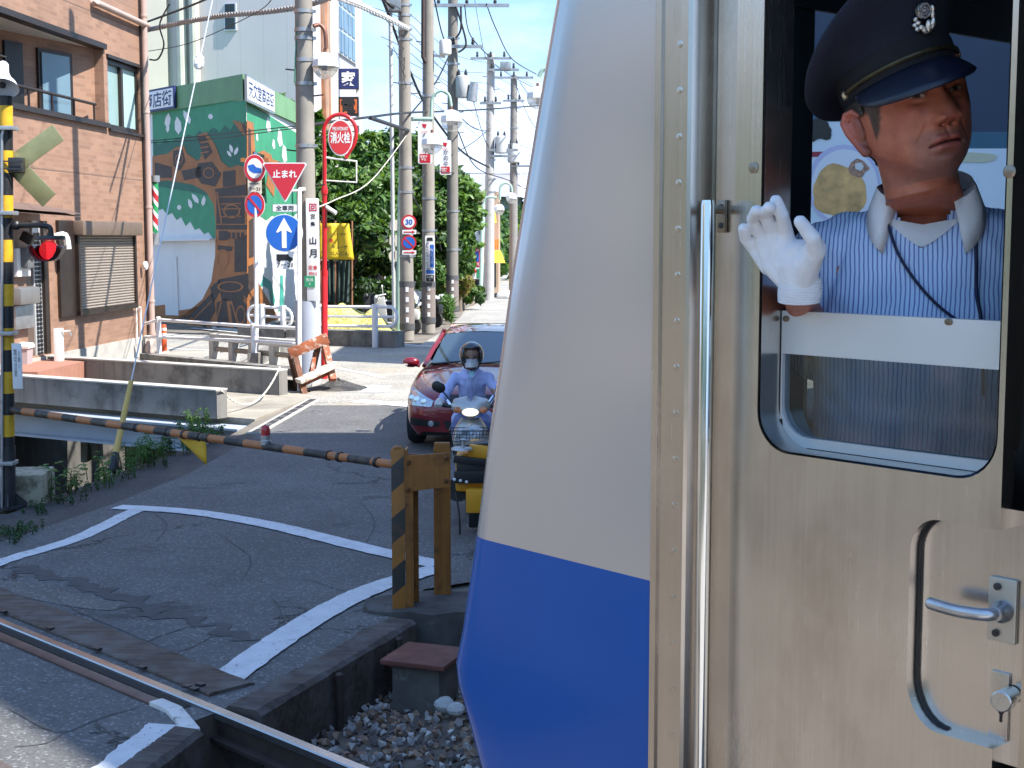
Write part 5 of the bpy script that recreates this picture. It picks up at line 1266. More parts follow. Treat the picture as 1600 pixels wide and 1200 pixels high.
for cx, cy, s in ((262, 188, 1.0), (278, 196, 1.2), (292, 183, 1.0), (361, 232, .6), (369, 236, .6), (358, 240, .5), (305, 310, .8), (318, 314, .7), (297, 318, .7), (262, 200, .6)):
    a = rnd.uniform(.9, 2.2); w = 4.5 * s; l = 12 * s; ca, sa = math.cos(a), math.sin(a)
    lf.append((sl_, [(cx + ca * u * l - sa * v * w, cy + sa * u * l + ca * v * w) for u, v in ((-1, 0), (-.3, -1), (.5, -.9), (1, .1), (.4, 1), (-.4, .8))]))
for cx, cy, s in ((329, 182, .5), (280, 324, .45)): lf.append((sl_, [(cx + 8 * s * math.cos(i), cy + 9 * s * math.sin(i)) for i in range(6)]))
for cx, cy, s in ((420, 195, .8), (438, 215, .9), (445, 240, .9), (402, 214, .4), (428, 225, .5)): lf.append((sr_, [(cx - 3 * s, cy - 16 * s), (cx + 2 * s, cy - 10 * s), (cx + 4 * s, cy + 12 * s), (cx - 1 * s, cy + 16 * s), (cx - 5 * s, cy + 4 * s)]))
mural_part('mural_leaves', lf, gwhite, .014)
trunk = [(385, 515), (262, 503), (290, 490), (316, 468), (330, 440), (336, 400), (337, 350), (334, 320), (322, 300), (300, 288), (262, 282), (238, 284), (238, 244), (262, 240), (275, 230), (288, 228), (292, 240), (310, 252), (318, 236), (308, 212), (322, 206), (336, 226), (346, 252), (358, 262), (372, 258), (385, 262)]
tree_items = ([(sl_, trunk), (sl_, [(363, 188), (374, 190), (385, 196), (385, 215), (376, 206)]), (sl_, [(240, 502), (240, 478), (258, 476), (262, 490), (275, 486), (300, 482), (330, 470), (330, 512)]), (sr_, [(386, 188), (396, 192), (399, 240), (412, 235), (424, 242), (426, 252), (404, 262), (400, 330), (402, 400), (403, 440), (420, 470), (436, 498), (386, 516)]), (sr_, [(420, 262), (430, 290), (428, 308), (416, 290)])])
dk = [(sl_, [(310, 216), (320, 214), (330, 236), (320, 246)]), (sl_, [(286, 268), (312, 262), (312, 276), (290, 280)]), (sl_, [(312, 258), (330, 256), (342, 272), (334, 288), (316, 284), (308, 272)]), (sl_, [(244, 256), (266, 262), (266, 276), (244, 276)]), (sl_, [(272, 238), (284, 236), (288, 252), (280, 264), (272, 256)]), (sl_, [(350, 270), (366, 268), (366, 288), (350, 290)]), (sl_, [(340, 296), (380, 290), (380, 304), (342, 306)]), (sl_, [(342, 312), (378, 312), (378, 346), (342, 346)]), (sl_, [(342, 352), (382, 352), (382, 358), (342, 358)]), (sl_, [(343, 362), (355, 362), (355, 374), (343, 374)]), (sl_, [(368, 378), (384, 372), (384, 420), (368, 420)]), (sl_, [(342, 384), (362, 386), (360, 392), (342, 390)]), (sl_, [(345, 440), (384, 432), (384, 462), (370, 470), (350, 466)]), (sl_, [(330, 450), (342, 440), (344, 452), (334, 470)]), (sl_, [(300, 492), (330, 462), (334, 486), (320, 508)]), (sl_, [(340, 476), (352, 470), (356, 506), (340, 508)]), (sl_, [(362, 478), (376, 470), (384, 480), (384, 512), (366, 508)]), (sl_, [(270, 500), (296, 494), (290, 506)]), (sl_, [(378, 194), (384, 198), (384, 212)]),
      (sr_, [(388, 200), (392, 202), (394, 330), (388, 332)]), (sr_, [(389, 345), (396, 340), (398, 400), (389, 404)]), (sr_, [(388, 416), (396, 412), (400, 446), (388, 460)]), (sr_, [(390, 470), (402, 456), (412, 500), (392, 508)])]
for i in range(4): dk.append((sl_, [(356 + i * 7, 364), (360 + i * 7, 364), (360 + i * 7, 372), (356 + i * 7, 372)]))
dk = [(f_, [(sum(p[0] for p in q) / len(q) + (x - sum(p[0] for p in q) / len(q)) * 1.22, sum(p[1] for p in q) / len(q) + (y - sum(p[1] for p in q) / len(q)) * 1.22) for x, y in q]) if f_ is sl_ else (f_, q) for f_, q in dk]
mural_part('mural_objects', dk, mdark, .022)
def ringpts(cx, cy, r0, r1, ry=1.0, n_=20): return None
lines = []
for (cx, cy, rx, ry) in ((348, 404, 8, 12), (360, 448, 17, 7), (362, 330, 11, 9), (326, 270, 7, 7), (376, 492, 6, 12), (280, 248, 5, 6)):
    for i in range(18):
        a0, a1 = i * math.tau / 18, (i + 1) * math.tau / 18; k = 1.22
        lines.append((sl_, [(cx + rx * math.cos(a0), cy + ry * math.sin(a0)), (cx + rx * k * math.cos(a0), cy + ry * k * math.sin(a0)), (cx + rx * k * math.cos(a1), cy + ry * k * math.sin(a1)), (cx + rx * math.cos(a1), cy + ry * math.sin(a1))]))
for y in (222, 230, 238): lines.append((sl_, [(313, y), (326, y - 2), (326, y), (313, y + 2)]))
for y in (318, 326, 338): lines.append((sl_, [(345, y), (377, y - 1), (377, y + .7), (345, y + 1.7)]))
for q in ([(330, 470), (300, 500)], [(345, 470), (335, 510)], [(360, 470), (372, 512)], [(380, 462), (384, 470)], [(338, 300), (345, 350)], [(336, 378), (384, 370)], [(338, 428), (384, 424)], [(262, 252), (300, 262)], [(262, 280), (300, 284)]):
    (xa, ya), (xb, yb) = q; lines.append((sl_, [(xa, ya), (xa + 2.2, ya), (xb + 2.2, yb), (xb, yb)]))
mural_part('mural_tree', tree_items, morange, .018, extra=[(*l_, .026) for l_ in lines])
mural_part('mural_figures', [(sr_, [(405, 450), (412, 432), (424, 440), (430, 470), (426, 486), (420, 452), (412, 446)]), (sr_, [(438, 430), (442, 430), (444, 480), (448, 486), (434, 486), (437, 480)])], mteal, .01)
b = MB(); P_ = [sl_(238, 376, .0), sl_(338, 374, .0)]; b.beam(P_[0] + nL * .1, P_[1] + nL * .1, .2, .05); b.build('ledge', [gwhite], shop, 0)
b = MB(); a_ = sl_(258, 425, .01); p_ = sl_(278, 410, .01); b.beam(sl_(259, 447, .0) + nL * .02, sl_(279, 447, .0) + nL * .02, .04, at(259, 410, a_.y).z - .05); 
b.build('door', [gwhite], shop, 0)
# shop-street name boards
def board(name, fn, n_, x0, x1, y0, y1, txt, tw, th, m0, m1, lab=None, par=None, k=.16):
    ux = Vector((-n_.y, n_.x, 0)); a, c = fn(x0, (y0 + y1) / 2, k), fn(x1, (y0 + y1) / 2, k); mid = (a + c) / 2; xm = (x0 + x1) / 2
    zt_, zb_ = fn(xm, y0, k).z, fn(xm, y1, k).z; mid.z = (zt_ + zb_) / 2; w = abs((c - a).dot(ux)); h = zt_ - zb_
    b = MB(); b.beam(mid - ux * w / 2 - n_ * .03, mid + ux * w / 2 - n_ * .03, .06, h); o = b.build(name, [m0], par, 0)
    b = MB(); b.beam(mid - ux * (w / 2 - .06) + n_ * .003, mid + ux * (w / 2 - .06) + n_ * .003, .012, h - .12); b.build('board_face', [m1[0]], o if par is None else par, 0)
    b = MB(); b.text(txt, mid + n_ * .013, ux, (0, 0, 1), w * tw, h * th, .015); b.build('lettering', [m1[1]], o if par is None else par, 0); return o
board('name_board', sl_, nL, 222, 272, 138, 173, '商店街', .86, .7, sign_navy, (sign_white, sign_navy), par=shop)
board('name_board', sr_, nR, 386, 429, 128, 168, '天文堂商店街', .9, .62, steel_grey, (sign_white, sign_navy), par=shop)
b = MB(); b.box(sr_(415, 255, .35) , (.7, 3.2, .1)); b.build('awning', [morange], shop, 0)
b = MB(); q = sr_(404, 272, .01); b.box(q, (.06, 1.6, 1.1)); b.build('window', [dark_glass], shop, 0)
# barber-style striped pole on the house edge
bpz = [at(242, 282, 29.6), at(242, 383, 29.6)]
bt = thing('barber_pole', 'narrow barber pole with red white and green stripes beside the drainpipe', 'barber pole', bpz[1])
b = MB(); b.cyl(bpz[1], bpz[1] + Vector((0, 0, .25)), .1); b.cyl(bpz[0] - Vector((0, 0, .03)), bpz[0] + Vector((0, 0, .1)), .1); b.beam(bpz[1] + Vector((-.25, 0, .2)), bpz[1] + Vector((0, 0, .2)), .05, .05); b.build('end_cap', [steel_grey], bt)
bs = NT('barber stripes'); bx_ = bs.n('ShaderNodeSeparateXYZ'); bs.l(bs.o, bx_.inputs[0]); fr_ = bs.math('FRACT', bs.math('ADD', bs.math('MULTIPLY', bx_.outputs['Z'], 2.0), bs.math('MULTIPLY', bx_.outputs['X'], 3.0)))
bs.color(bs.ramp(fr_, [(0, (.45, .03, .04)), (.3, (.45, .03, .04)), (.31, (.75, .75, .75)), (.5, (.75, .75, .75)), (.51, (.03, .28, .1)), (.8, (.03, .28, .1)), (.81, (.75, .75, .75)), (1, (.75, .75, .75))])); bs.set(Roughness=.3)
for e in bs.t.nodes:
    if e.type == 'VALTORGB': e.color_ramp.interpolation = 'CONSTANT'
b = MB(); b.cyl(bpz[1] + Vector((0, 0, .25)), bpz[0], .07); b.build('striped_tube', [bs.m], bt)

# ---- tall pale building behind, with the upright electrical-shop sign
TP = Vector((at(489, 300, 47).x, 47, 0))
tall = thing('office_block', 'tall pale metal clad building rising behind the green shop', 'building', TP)
clad = NT('pale ribbed cladding'); cx_ = clad.n('ShaderNodeSeparateXYZ'); clad.l(clad.o, cx_.inputs[0]); rib = clad.math('FRACT', clad.math('MULTIPLY', cx_.outputs['X'], 1.25))
clad.color(clad.mix(1.0, clad.ramp(clad.noise(.35, 4), [(.3, (.50, .465, .475)), (.7, (.58, .54, .55))]), clad.ramp(rib, [(0, .86), (.03, 1.0), (.97, 1.0), (1, .86)]), 'MULTIPLY')); clad.set(Roughness=.45); clad.bump(rib, .1, .02)
tl = Vector((-.97, .24, 0)).normalized(); trr = Vector((.075, 1, 0)).normalized()
b = MB(); b.prism([(p.x, p.y) for p in (TP, TP + trr * 9.3, TP + trr * 9.3 + tl * 16, TP + tl * 16)], (0, 0, 24), (1, 0, 0), (0, 1, 0), 24.2); b.build('wall', [clad.m], tall, 0)
tn = Vector((trr.y, -trr.x, 0)); tnl = Vector((tl.y, -tl.x, 0)); tnl = tnl if tnl.y < 0 else -tnl
def tw_(px, py, k=0): return onp(px, py, TP + tn * k, tn)
def tf_(px, py, k=0): return onp(px, py, TP + tnl * k, tnl)
b = MB(); b.beam(Vector((tw_(503, 200).x, tw_(503, 200).y, 11)), Vector((tw_(511, 200).x, tw_(511, 200).y, 11)), .3, 22.1); b.build('rusty_panel', [mat('rusty cladding edge', (.3, .13, .06), .4, 2, .8, streak=((.45, .40, .34), 3, .45, .9))], tall, 0)
b = MB(); b.beam(Vector((tw_(513, 200).x, tw_(513, 200).y, 11)), Vector((tw_(524, 200).x, tw_(524, 200).y, 11)), .24, 22.2); b.build('cream_panel', [mat('cream cladding', (.62, .56, .46), .1, 2, .6, streak=((.35, .24, .16), 3, .55, .7))], tall, 0)
for (px0, px1, y0, y1) in ((527, 559, -40, 96),):
    a_, c_ = tw_(527, 40, .03), tw_(559, 60, .03); z1_, z0_ = tw_(527, -30, .03).z, tw_(527, 82, .03).z
    b = MB(); b.beam(Vector((a_.x, a_.y, (z0_ + z1_) / 2)), Vector((c_.x, c_.y, (z0_ + z1_) / 2)), .1, z1_ - z0_); wf = b.build('window', [alu], tall, 0)
    for i in range(5):
        p, q = a_.lerp(c_, (i + .12) / 5), a_.lerp(c_, (i + .88) / 5)
        for k in range(3):
            zc = z0_ + (z1_ - z0_) * (k + .5) / 3; b = MB(); b.beam(Vector((p.x, p.y, zc)), Vector((q.x, q.y, zc)), .16, (z1_ - z0_) / 3 * .86); b.build('pane', [mat('sky blue glass', (.14, .22, .3), .3, .8, .06)], wf, 0)
p0, p1 = tf_(351, 24, .02), tf_(370, 24, .02); z1_, z0_ = tf_(360, 5, .02).z, tf_(360, 48, .02).z
b = MB(); b.beam(Vector((p0.x, p0.y, (z0_ + z1_) / 2)), Vector((p1.x, p1.y, (z0_ + z1_) / 2)), .12, z1_ - z0_); wf = b.build('window', [alu], tall, 0)
for k in (0, 1):
    zc = z0_ + (z1_ - z0_) * (k + .5) / 2; b = MB(); b.beam(Vector((p0.x, p0.y, zc)).lerp(Vector((p1.x, p1.y, zc)), .1), Vector((p0.x, p0.y, zc)).lerp(Vector((p1.x, p1.y, zc)), .9), .16, (z1_ - z0_) / 2 * .84); b.build('pane', [dark_glass], wf, 0)
cdm = mat('cream downpipe', (.55, .52, .45), .1, 2, .6)
for px in (284, 304): b = MB(); p = tf_(px, 60, .12); b.tube([Vector((p.x, p.y, 4)), Vector((p.x, p.y, 22))], .17, 10); b.build('downpipe', [cdm], tall)
b = MB(); p = tf_(240, 60, .1); b.beam(Vector((p.x - .9, p.y, 11)), Vector((p.x + .5, p.y, 11)), .5, 22); b.build('cream_panel', [mat('cream corner panel', (.6, .55, .46), .06, 1, .6)], tall, 0)
sg = at(544, 150, 51); st_ = thing('shop_sign', 'upright sign with two kanji in a white and an orange square on black', 'sign', Vector((sg.x, sg.y, sg.z - 2)))
def sbox(y0, y1, m_bg, ch, m_ch, orange=False):
    a, c = at(529, (y0 + y1) / 2, 51), at(560, (y0 + y1) / 2, 51); mid = (a + c) / 2; w = c.x - a.x; h = at(544, y0, 51).z - at(544, y1, 51).z
    b = MB(); b.box(mid + Vector((0, .12, 0)), (w, .24, h), None, .02); b.build('sign_box', [sign_black], st_)
    b = MB(); b.box(mid + Vector((0, -.005, 0)), (w * .96, .012, h * .96)); b.build('sign_face', [m_bg], st_, 0)
    if orange: b = MB(); b.box(mid + Vector((0, -.014, -.0)), (w * .86, .01, h * .72)); b.build('sign_patch', [mat('orange sign panel', (.55, .12, .03), .08, 3, .5)], st_, 0)
    b = MB(); b.text(ch, mid + Vector((0, -.022, 0)), (1, 0, 0), (0, 0, 1), w * .74, h * .74, .03); b.build('lettering', [m_ch], st_, 0)
sbox(107, 139, sign_navy, '家', sign_white); sbox(151, 181, sign_black, '電', sign_black, True); sbox(196, 206, sign_black, '―', sign_white); sbox(241, 249, sign_black, '―', mteal)
b = MB(); b.box(at(527, 170, 51.2), (.1, .1, 4.2)); b.box(at(559, 95, 51.3) , (.14, .14, 9)); b.build('frame', [white], st_)
# ------------------------------------------------------------------ level crossing equipment
def stripes(name, c1, c2, per, axis='Z', diag=0.0, off=0.0, wear=.5):
    n = NT(name); s = n.n('ShaderNodeSeparateXYZ'); n.l(n.o, s.inputs[0])
    v = s.outputs[axis]
    if diag: v = n.math('ADD', v, n.math('MULTIPLY', s.outputs['X'], diag))
    f = n.math('FRACT', n.math('ADD', n.math('DIVIDE', v, per), off))
    k = n.math('GREATER_THAN', f, .5)
    c = n.mix(k, c1, c2); c = n.mix(1.0, c, n.ramp(n.noise(9, 5), [(.3, .75), (.7, 1.1)]), 'MULTIPLY')
    c = n.mix(n.ramp(n.noise(16, 6, .7), [(.60, 0.0), (.72, wear)]), c, (.16, .12, .09))
    n.color(c); n.set(Roughness=.5); n.bump(n.noise(60), .1, .004); return n.m
SPX = at(11, 786, 12.5); sp_t = thing('crossing_signal', 'black and yellow striped crossing signal post with flashing red lamp and crossbuck', 'signal', (SPX.x, SPX.y, 0))
def spz(y): return at(11, y, SPX.y).z
def sp_at(px, py, dy=0.0): return at(px, py, SPX.y + dy)
b = MB(); b.cyl(sp_at(13, 790), sp_at(9, 150), .058, n=20); b.build('post', [stripes('signal stripes', (.74, .42, .02), (.016, .016, .018), .385, off=.33)], sp_t)
b = MB(); b.cyl(sp_at(13, 790), sp_at(12.5, 697), .064, n=20); b.lathe([(.15, 0), (.15, .02), (.07, .02)], (SPX.x, SPX.y, 0), n=20)
for a in range(4):
    d = Vector((math.cos(a * 1.571 + .3), math.sin(a * 1.571 + .3), 0)); p = Vector((SPX.x, SPX.y, 0)); q = Vector((-d.y, d.x, 0))
    b.prism([(0, 0), (.17, 0), (.17, .04), (.0, .2)], p + q * .006, d, (0, 0, 1), .012)
b.build('post_base', [dark_metal], sp_t)
b = MB()
b.tube([sp_at(3, 800, -.07), sp_at(3, 212, -.07), sp_at(6, 197, -.06)], .013, 8)
b.build('conduit', [steel_grey], sp_t)
for y in (201, 333, 520, 722):
    b = MB(); p = sp_at(11, y); b.box(p + Vector((0, -.03, 0)), (.17, .16, .035), None, .004); b.build('bracket', [steel_grey], sp_t)
# horn speaker
hp_ = sp_at(4, 134, -.08); hd_ = Vector((.12, -.52, -.85)).normalized()
b = MB(); b.lathe([(.03, -.22), (.045, -.20), (.05, -.12), (.055, -.1), (.075, -.05), (.115, .0), (.135, .05), (.14, .055), (.128, .05), (.07, -.02), (.02, -.05)], hp_ + Vector((0, 0, .02)), hd_, 28); hn_ = b.build('horn_speaker', [mat('white horn enamel', (.66, .68, .72), .06, 4, .35)], sp_t)
b = MB(); b.ell(hp_ + hd_ * -.005, (.03, .03, .03), 12); b.build('horn_core', [dark_metal], hn_)
# crossbuck, seen from its bare back
ccx = sp_at(22, 257, .05); olive = mat('crossbuck back', (.33, .31, .15), .16, 5, .36, .5)
b = MB()
for (x, y) in ((91, 207), (77, 313)):
    e = sp_at(x, y, .05 if y < 250 else .07); d = (e - ccx).normalized(); b.beam(ccx - d * .62, e, .012, .165, up=d.cross(Vector((0, 1, 0))), bev=.002)
b.build('crossbuck', [olive], sp_t)
b = MB(); b.box(sp_at(26, 258, .0), (.12, .1, .13), None, .01); b.box(sp_at(18, 252, -.07), (.2, .012, .012)); b.box(sp_at(18, 264, -.07), (.2, .012, .012)); b.build('crossbuck_clamp', [dark_metal], sp_t)
# lamp on its arm
b = MB(); la = sp_at(72, 352, -.12); b.tube(smooth_path([sp_at(8, 352), sp_at(40, 352, -.05), sp_at(64, 352, -.12), la + Vector((.03, 0, -.02)), sp_at(79, 366, -.12)], 5), .024, 10); b.ell(sp_at(25, 352, -.03), (.045, .045, .045), 10); b.build('lamp_arm', [black], sp_t)
lc = sp_at(78, 391, -.12); ld = Vector((.05, -1, -.08)).normalized()
b = MB(); b.lathe([(.0, .02), (.12, .02), (.125, .0), (.125, -.012), (.06, -.02)], sp_at(79, 372, -.17) , (0, 0, 1), 24); b.lathe([(.03, 0), (.03, .03)], sp_at(79, 370, -.13)); lh = b.build('lamp_housing', [dark_metal], sp_t)
hd2 = NT('lamp hood plastic'); hd2.set(Base_Color=(.10, .008, .01), Roughness=.25)
b = MB(); rows_ = []
for i in range(17):
    a = R(180 + 180 * i / 16); rows_.append([lc + Vector((.125 * math.cos(a), y, .135 * math.sin(a) + .04)) for y in (-.2, -.05, .06)])
b.grid(rows_); b.poly([r[2] for r in rows_]); o = b.build('lamp_hood', [hd2.m], lh, 60); m_ = o.modifiers.new('t', 'SOLIDIFY'); m_.thickness = .008
led = mat('lit red led', (.6, .01, .01), .05, 3, .3, emit=((1, .012, .02), 2.2)); red_off = mat('lamp red lens', (.16, .006, .008), .1, 3, .2, emit=((1, .01, .02), .22))
b = MB(); b.lathe([(0, .004), (.083, .004), (.083, -.03)], lc + ld * .03, ld, 30); b.build('lens', [red_off], lh)
b = MB(); lx = Vector((1, 0, 0)); ly = ld.cross(lx).normalized()
for ring_i, (rr, cnt) in enumerate(((0, 1), (.014, 6), (.027, 12), (.041, 18), (.055, 24), (.068, 30))):
    for i in range(cnt):
        a = math.tau * i / max(1, cnt); p = lc + ld * .035 + (lx * math.cos(a) + ly * math.sin(a)) * rr; b.poly([p + (lx * math.cos(q) + ly * math.sin(q)) * .0046 for q in [j * math.tau / 6 for j in range(6)]])
o = b.build('led_array', [led], lh, 0); tag(o, kind='stuff')
b = MB(); p = sp_at(27, 572, -.08); b.box(p, (.085, .015, .40), None, .003); np_ = b.build('notice_plate', [sign_white], sp_t)
b = MB(); b.text('踏\n切\n注\n意', p + Vector((-.012, -.009, .03)), (1, 0, 0), (0, 0, 1), .03, .24); b.text('お\n願\nい', p + Vector((.022, -.009, .06)), (1, 0, 0), (0, 0, 1), .018, .15); b.build('lettering', [sign_black], np_, 0)
# barrier boom: black and orange, with pennant and lamp
bA, bB = at(-40, 632, 12.95), at(622, 727, 9.0)
boom_m = NT('boom paint'); bsx = boom_m.n('ShaderNodeSeparateXYZ'); boom_m.l(boom_m.o, bsx.inputs[0])
bt = thing('crossing_barrier', 'lowered crossing barrier boom in black and orange stripes with yellow pennant', 'barrier', (bA.x, bA.y, 0), math.atan2((bB - bA).y, (bB - bA).x))
f = boom_m.math('FRACT', boom_m.math('DIVIDE', bsx.outputs['X'], .46)); k = boom_m.math('GREATER_THAN', f, .5)
cc_ = boom_m.mix(k, (.42, .15, .045), (.022, .02, .02)); cc_ = boom_m.mix(boom_m.ramp(boom_m.noise(14, 5), [(.45, 0.0), (.75, .55)]), cc_, (.17, .12, .08)); boom_m.color(cc_); boom_m.set(Roughness=.55)
b = MB(); pts = [bA.lerp(bB, i / 14) for i in range(15)]
b.tube(pts, [.034 - .006 * i / 14 for i in range(15)], 12); boom = b.build('boom', [boom_m.m], bt, 60)
for t in (.47, .545, .585, .62, .64, .88, .90, .965):
    b = MB(); p = bA.lerp(bB, t); d = (bB - bA).normalized(); b.cyl(p - d * .012, p + d * .012, .036, n=12); b.build('clamp_ring', [black], boom)
b = MB(); p0, p1 = onp(277, 681, bA, Vector(((bB - bA).y, -(bB - bA).x, 0))), onp(323, 686, bA, Vector(((bB - bA).y, -(bB - bA).x, 0))); d = (bB - bA).normalized()
wv = (p1 - p0).length; rows_ = []
for i in range(9):
    t = i / 8; top = p0.lerp(p1, t); rows_.append([top + Vector((0, .012 * math.sin(t * 5), -.19 * (t ** .9) * j / 4 - .004)) for j in range(5)])
b.grid(rows_); o = b.build('pennant', [mat('yellow pennant cloth', (.62, .36, .02), .12, 5, .7)], bt); m_ = o.modifiers.new('t', 'SOLIDIFY'); m_.thickness = .004
tq = .647; lp = bA.lerp(bB, tq); lp = onp(415, 688, bA, Vector(((bB - bA).y, -(bB - bA).x, 0)))
b = MB(); b.lathe([(.038, -.03), (.038, .0), (.034, .005), (.034, .035), (.03, .04)], lp, (0, 0, 1), 20); lb = b.build('lamp_base', [steel_grey], bt)
b = MB(); b.lathe([(.033, .035), (.033, .075), (.027, .098), (.012, .11), (0, .112)], lp, (0, 0, 1), 20); b.build('red_lens', [mat('red lamp cap', (.42, .012, .02), .05, 4, .2, coat=.4)], lb, 60)
# rest for the boom: two channel posts joined by a plate
orange_st = mat('rusty orange steel', (.34, .135, .025), .25, 5, .5, .1, bump=.15, bsc=40, stain=((.09, .038, .015), 5, .47, .85), streak=((.16, .06, .015), 18, .5, .8))
QL, QR = gr(629, 955), gr(692, 935)
rt = thing('barrier_rest', 'rusty orange steel barrier rest of two channel posts bolted to a plate', 'barrier post', (QL.x, QL.y, 0))
zl, zr_ = at(629, 708, QL.y).z, at(692, 703, QR.y).z
fr_m = NT('post hazard stripes'); fx = fr_m.n('ShaderNodeSeparateXYZ'); fr_m.l(fr_m.o, fx.inputs[0])
f = fr_m.math('FRACT', fr_m.math('DIVIDE', fr_m.math('ADD', fx.outputs['Z'], fr_m.math('MULTIPLY', fx.outputs['X'], -.85)), .335)); k = fr_m.math('GREATER_THAN', f, .5)
c_ = fr_m.mix(k, (.36, .15, .03), (.045, .042, .035)); c_ = fr_m.mix(fr_m.ramp(fr_m.noise(12, 5), [(.5, 0.0), (.75, .5)]), c_, (.2, .09, .04)); fr_m.color(c_); fr_m.set(Roughness=.55)
b = MB(); b.box((QL.x - .018, QL.y - .05, zl / 2 + .03), (.086, .010, zl), None, .002); b.build('striped_flange', [fr_m.m], rt)
b = MB(); b.box((QL.x + .032, QL.y + .02, zl / 2 + .03), (.012, .14, zl)); b.box((QL.x + .055, QL.y - .045, zl / 2), (.045, .01, zl - .06)); b.box((QL.x + .065, QL.y + .1, zl / 2), (.07, .01, zl - .04)); b.build('channel_post', [orange_st], rt, 0)
b = MB(); b.box((QR.x, QR.y - .03, zr_ / 2 + .02), (.112, .012, zr_), None, .002); b.box((QR.x - .03, QR.y + .03, zr_ / 2), (.012, .11, zr_)); b.box((QR.x + .03, QR.y + .03, zr_ / 2), (.012, .11, zr_)); b.build('channel_post', [orange_st], rt, 0)
pz1, pz0 = at(660, 712, QL.y - .05).z, at(660, 765, QL.y - .05).z
b = MB(); xa, xb = at(632, 740, QL.y).x, at(703, 740, QL.y).x
b.plate([(xa, pz0 - .015), (xb, pz0 + .02), (xb, pz1 + .02), (xa, pz1 - .0)], [], (0, QL.y - .06, 0), (1, 0, 0), (0, 0, 1), .012, (0, -1, 0)); pp = b.build('joining_plate', [orange_st], rt, 0)
for (px, py) in ((638, 723), (697, 716), (637, 765), (697, 752)):
    b = MB(); q = at(px, py, QL.y - .075); b.lathe([(.016, 0), (.016, .01), (.009, .012), (.008, .024), (0, .026)], q + Vector((0, .012, 0)), (0, -1, 0), 6); b.build('bolt', [mat('rusty bolt', (.16, .06, .02), .3, 20, .6, .3)], pp)
b = MB(); b.lathe([(.04, .0), (.05, .025), (.0, .03)], (QL.x - .02, QL.y - .045, zl + .005), (0, 1, 0), 14); b.build('post_cap', [orange_st], rt)
b = MB(); b.box((QR.x, QR.y - .02, zr_ + .03), (.105, .03, .05), None, .01); b.build('post_cap', [orange_st], rt)
# barrier machine, partly behind the train nose
MC = gr(768, 830); MC.z = 0; mt_ = thing('barrier_machine', 'yellow and black barrier drive machine half hidden by the train nose', 'barrier machine', (MC.x, MC.y, 0))
def mz(px, py, dy=0): return at(px, py, MC.y + dy)
b = MB(); q = mz(765, 735, .1); b.box(q, (.55, .35, .3), None, .03); b.box(mz(772, 705, .1), (.42, .36, .12), Matrix.Rotation(.12, 4, 'Y'), .03); q = mz(748, 778, -.02); b.box(q, (.2, .3, .2), None, .02); b.build('machine_case', [mat('machine yellow', (.68, .30, .012), .1, 5, .45, stain=((.2, .1, .03), 12, .64, .5))], mt_)
b = MB(); q = mz(752, 745, -.12); b.box(q, (.44, .06, .10), None, .01); b.box(mz(752, 722, -.1), (.45, .05, .06), Matrix.Rotation(.12, 4, 'Y'), .008); b.box(mz(748, 735, -.06), (.36, .1, .16), None, .02); b.box(mz(744, 800, .0), (.12, .14, .24), None, .02); b.box(mz(748, 694, .05), (.30, .2, .04), Matrix.Rotation(-.1, 4, 'Y'), .015)
b.cyl(mz(716, 765, .05), mz(716, 765, .2), .1, n=18); b.box(Vector((MC.x + .1, MC.y + .1, .3)), (.3, .3, .62)); b.build('black_mechanism', [black], mt_, 30)
for i in range(3): b = MB(); b.ell(mz(710 + i * 9.5, 749 + i * 2, -.155), (.013, .008, .013), 10); b.build('white_bolt', [white], mt_)
b = MB(); b.lathe([(.09, 0), (.08, .015), (0, .02)], mz(722, 702, -.1), (0, 0, 1), 16); b.lathe([(.015, 0), (.015, .06), (.03, .07), (0, .08)], mz(724, 700, -.1), (0, 0, 1), 10); b.build('cap_plate', [steel_grey], mt_)
b = MB(); b.tube(smooth_path([mz(712, 768, -.1), mz(718, 810, -.15), mz(720, 860, -.2), gr(735, 875)], 6), .008, 6); b.build('cable', [black], mt_)
# red and white reflector post beyond the parapet, A-barricade, guy wire
p = gr(257, 553); ct = thing('traffic_post', 'orange traffic post with white reflective bands by the white railing', 'traffic post', (p.x, p.y, 0)); h = at(257, 507, p.y).z
orange_p = mat('orange rubber post', (.62, .09, .02), .06, 5, .45)
b = MB(); b.lathe([(.1, 0), (.1, .02), (.055, .04), (.05, h - .01), (.045, h), (0, h)], (p.x, p.y, 0), n=16); b.build('post', [orange_p], ct)
for k in (.62, .80): b = MB(); b.lathe([(.054, h * k), (.054, h * k + h * .09)], (p.x, p.y, 0), n=16); b.build('reflective_band', [white], ct)
wo = mat('peeling orange timber', (.26, .075, .028), .3, 6, .75, bump=.2, stain=((.55, .50, .44), 9, .52, .9)); ww = mat('peeling white timber', (.62, .57, .5), .15, 6, .8, stain=((.2, .09, .05), 8, .5, .8))
wdk = mat('weathered dark timber', (.13, .055, .03), .3, 6, .85, bump=.3, stain=((.4, .33, .27), 10, .58, .6))
Y0 = 22.2; A0 = gr(476, 618); bt = thing('wooden_barricade', 'peeling orange wooden barricade leaning beside the concrete utility pole', 'barricade', (A0.x, A0.y, 0))
def bq(px, py, dy=0): return at(px, py, Y0 + dy)
b = MB(); b.beam(bq(459, 550, .1), bq(476, 618, -.4), .09, .09); b.build('leg', [wdk], bt); b = MB(); b.beam(bq(455, 556, .2), bq(468, 612, .5), .09, .09); b.build('leg', [wdk], bt)
b = MB(); b.beam(bq(504, 524, .3), bq(520, 594, -.1), .1, .09); b.build('leg', [wo], bt); b = MB(); b.beam(bq(500, 528, .45), bq(486, 588, .9), .08, .08); b.build('leg', [wdk], bt)
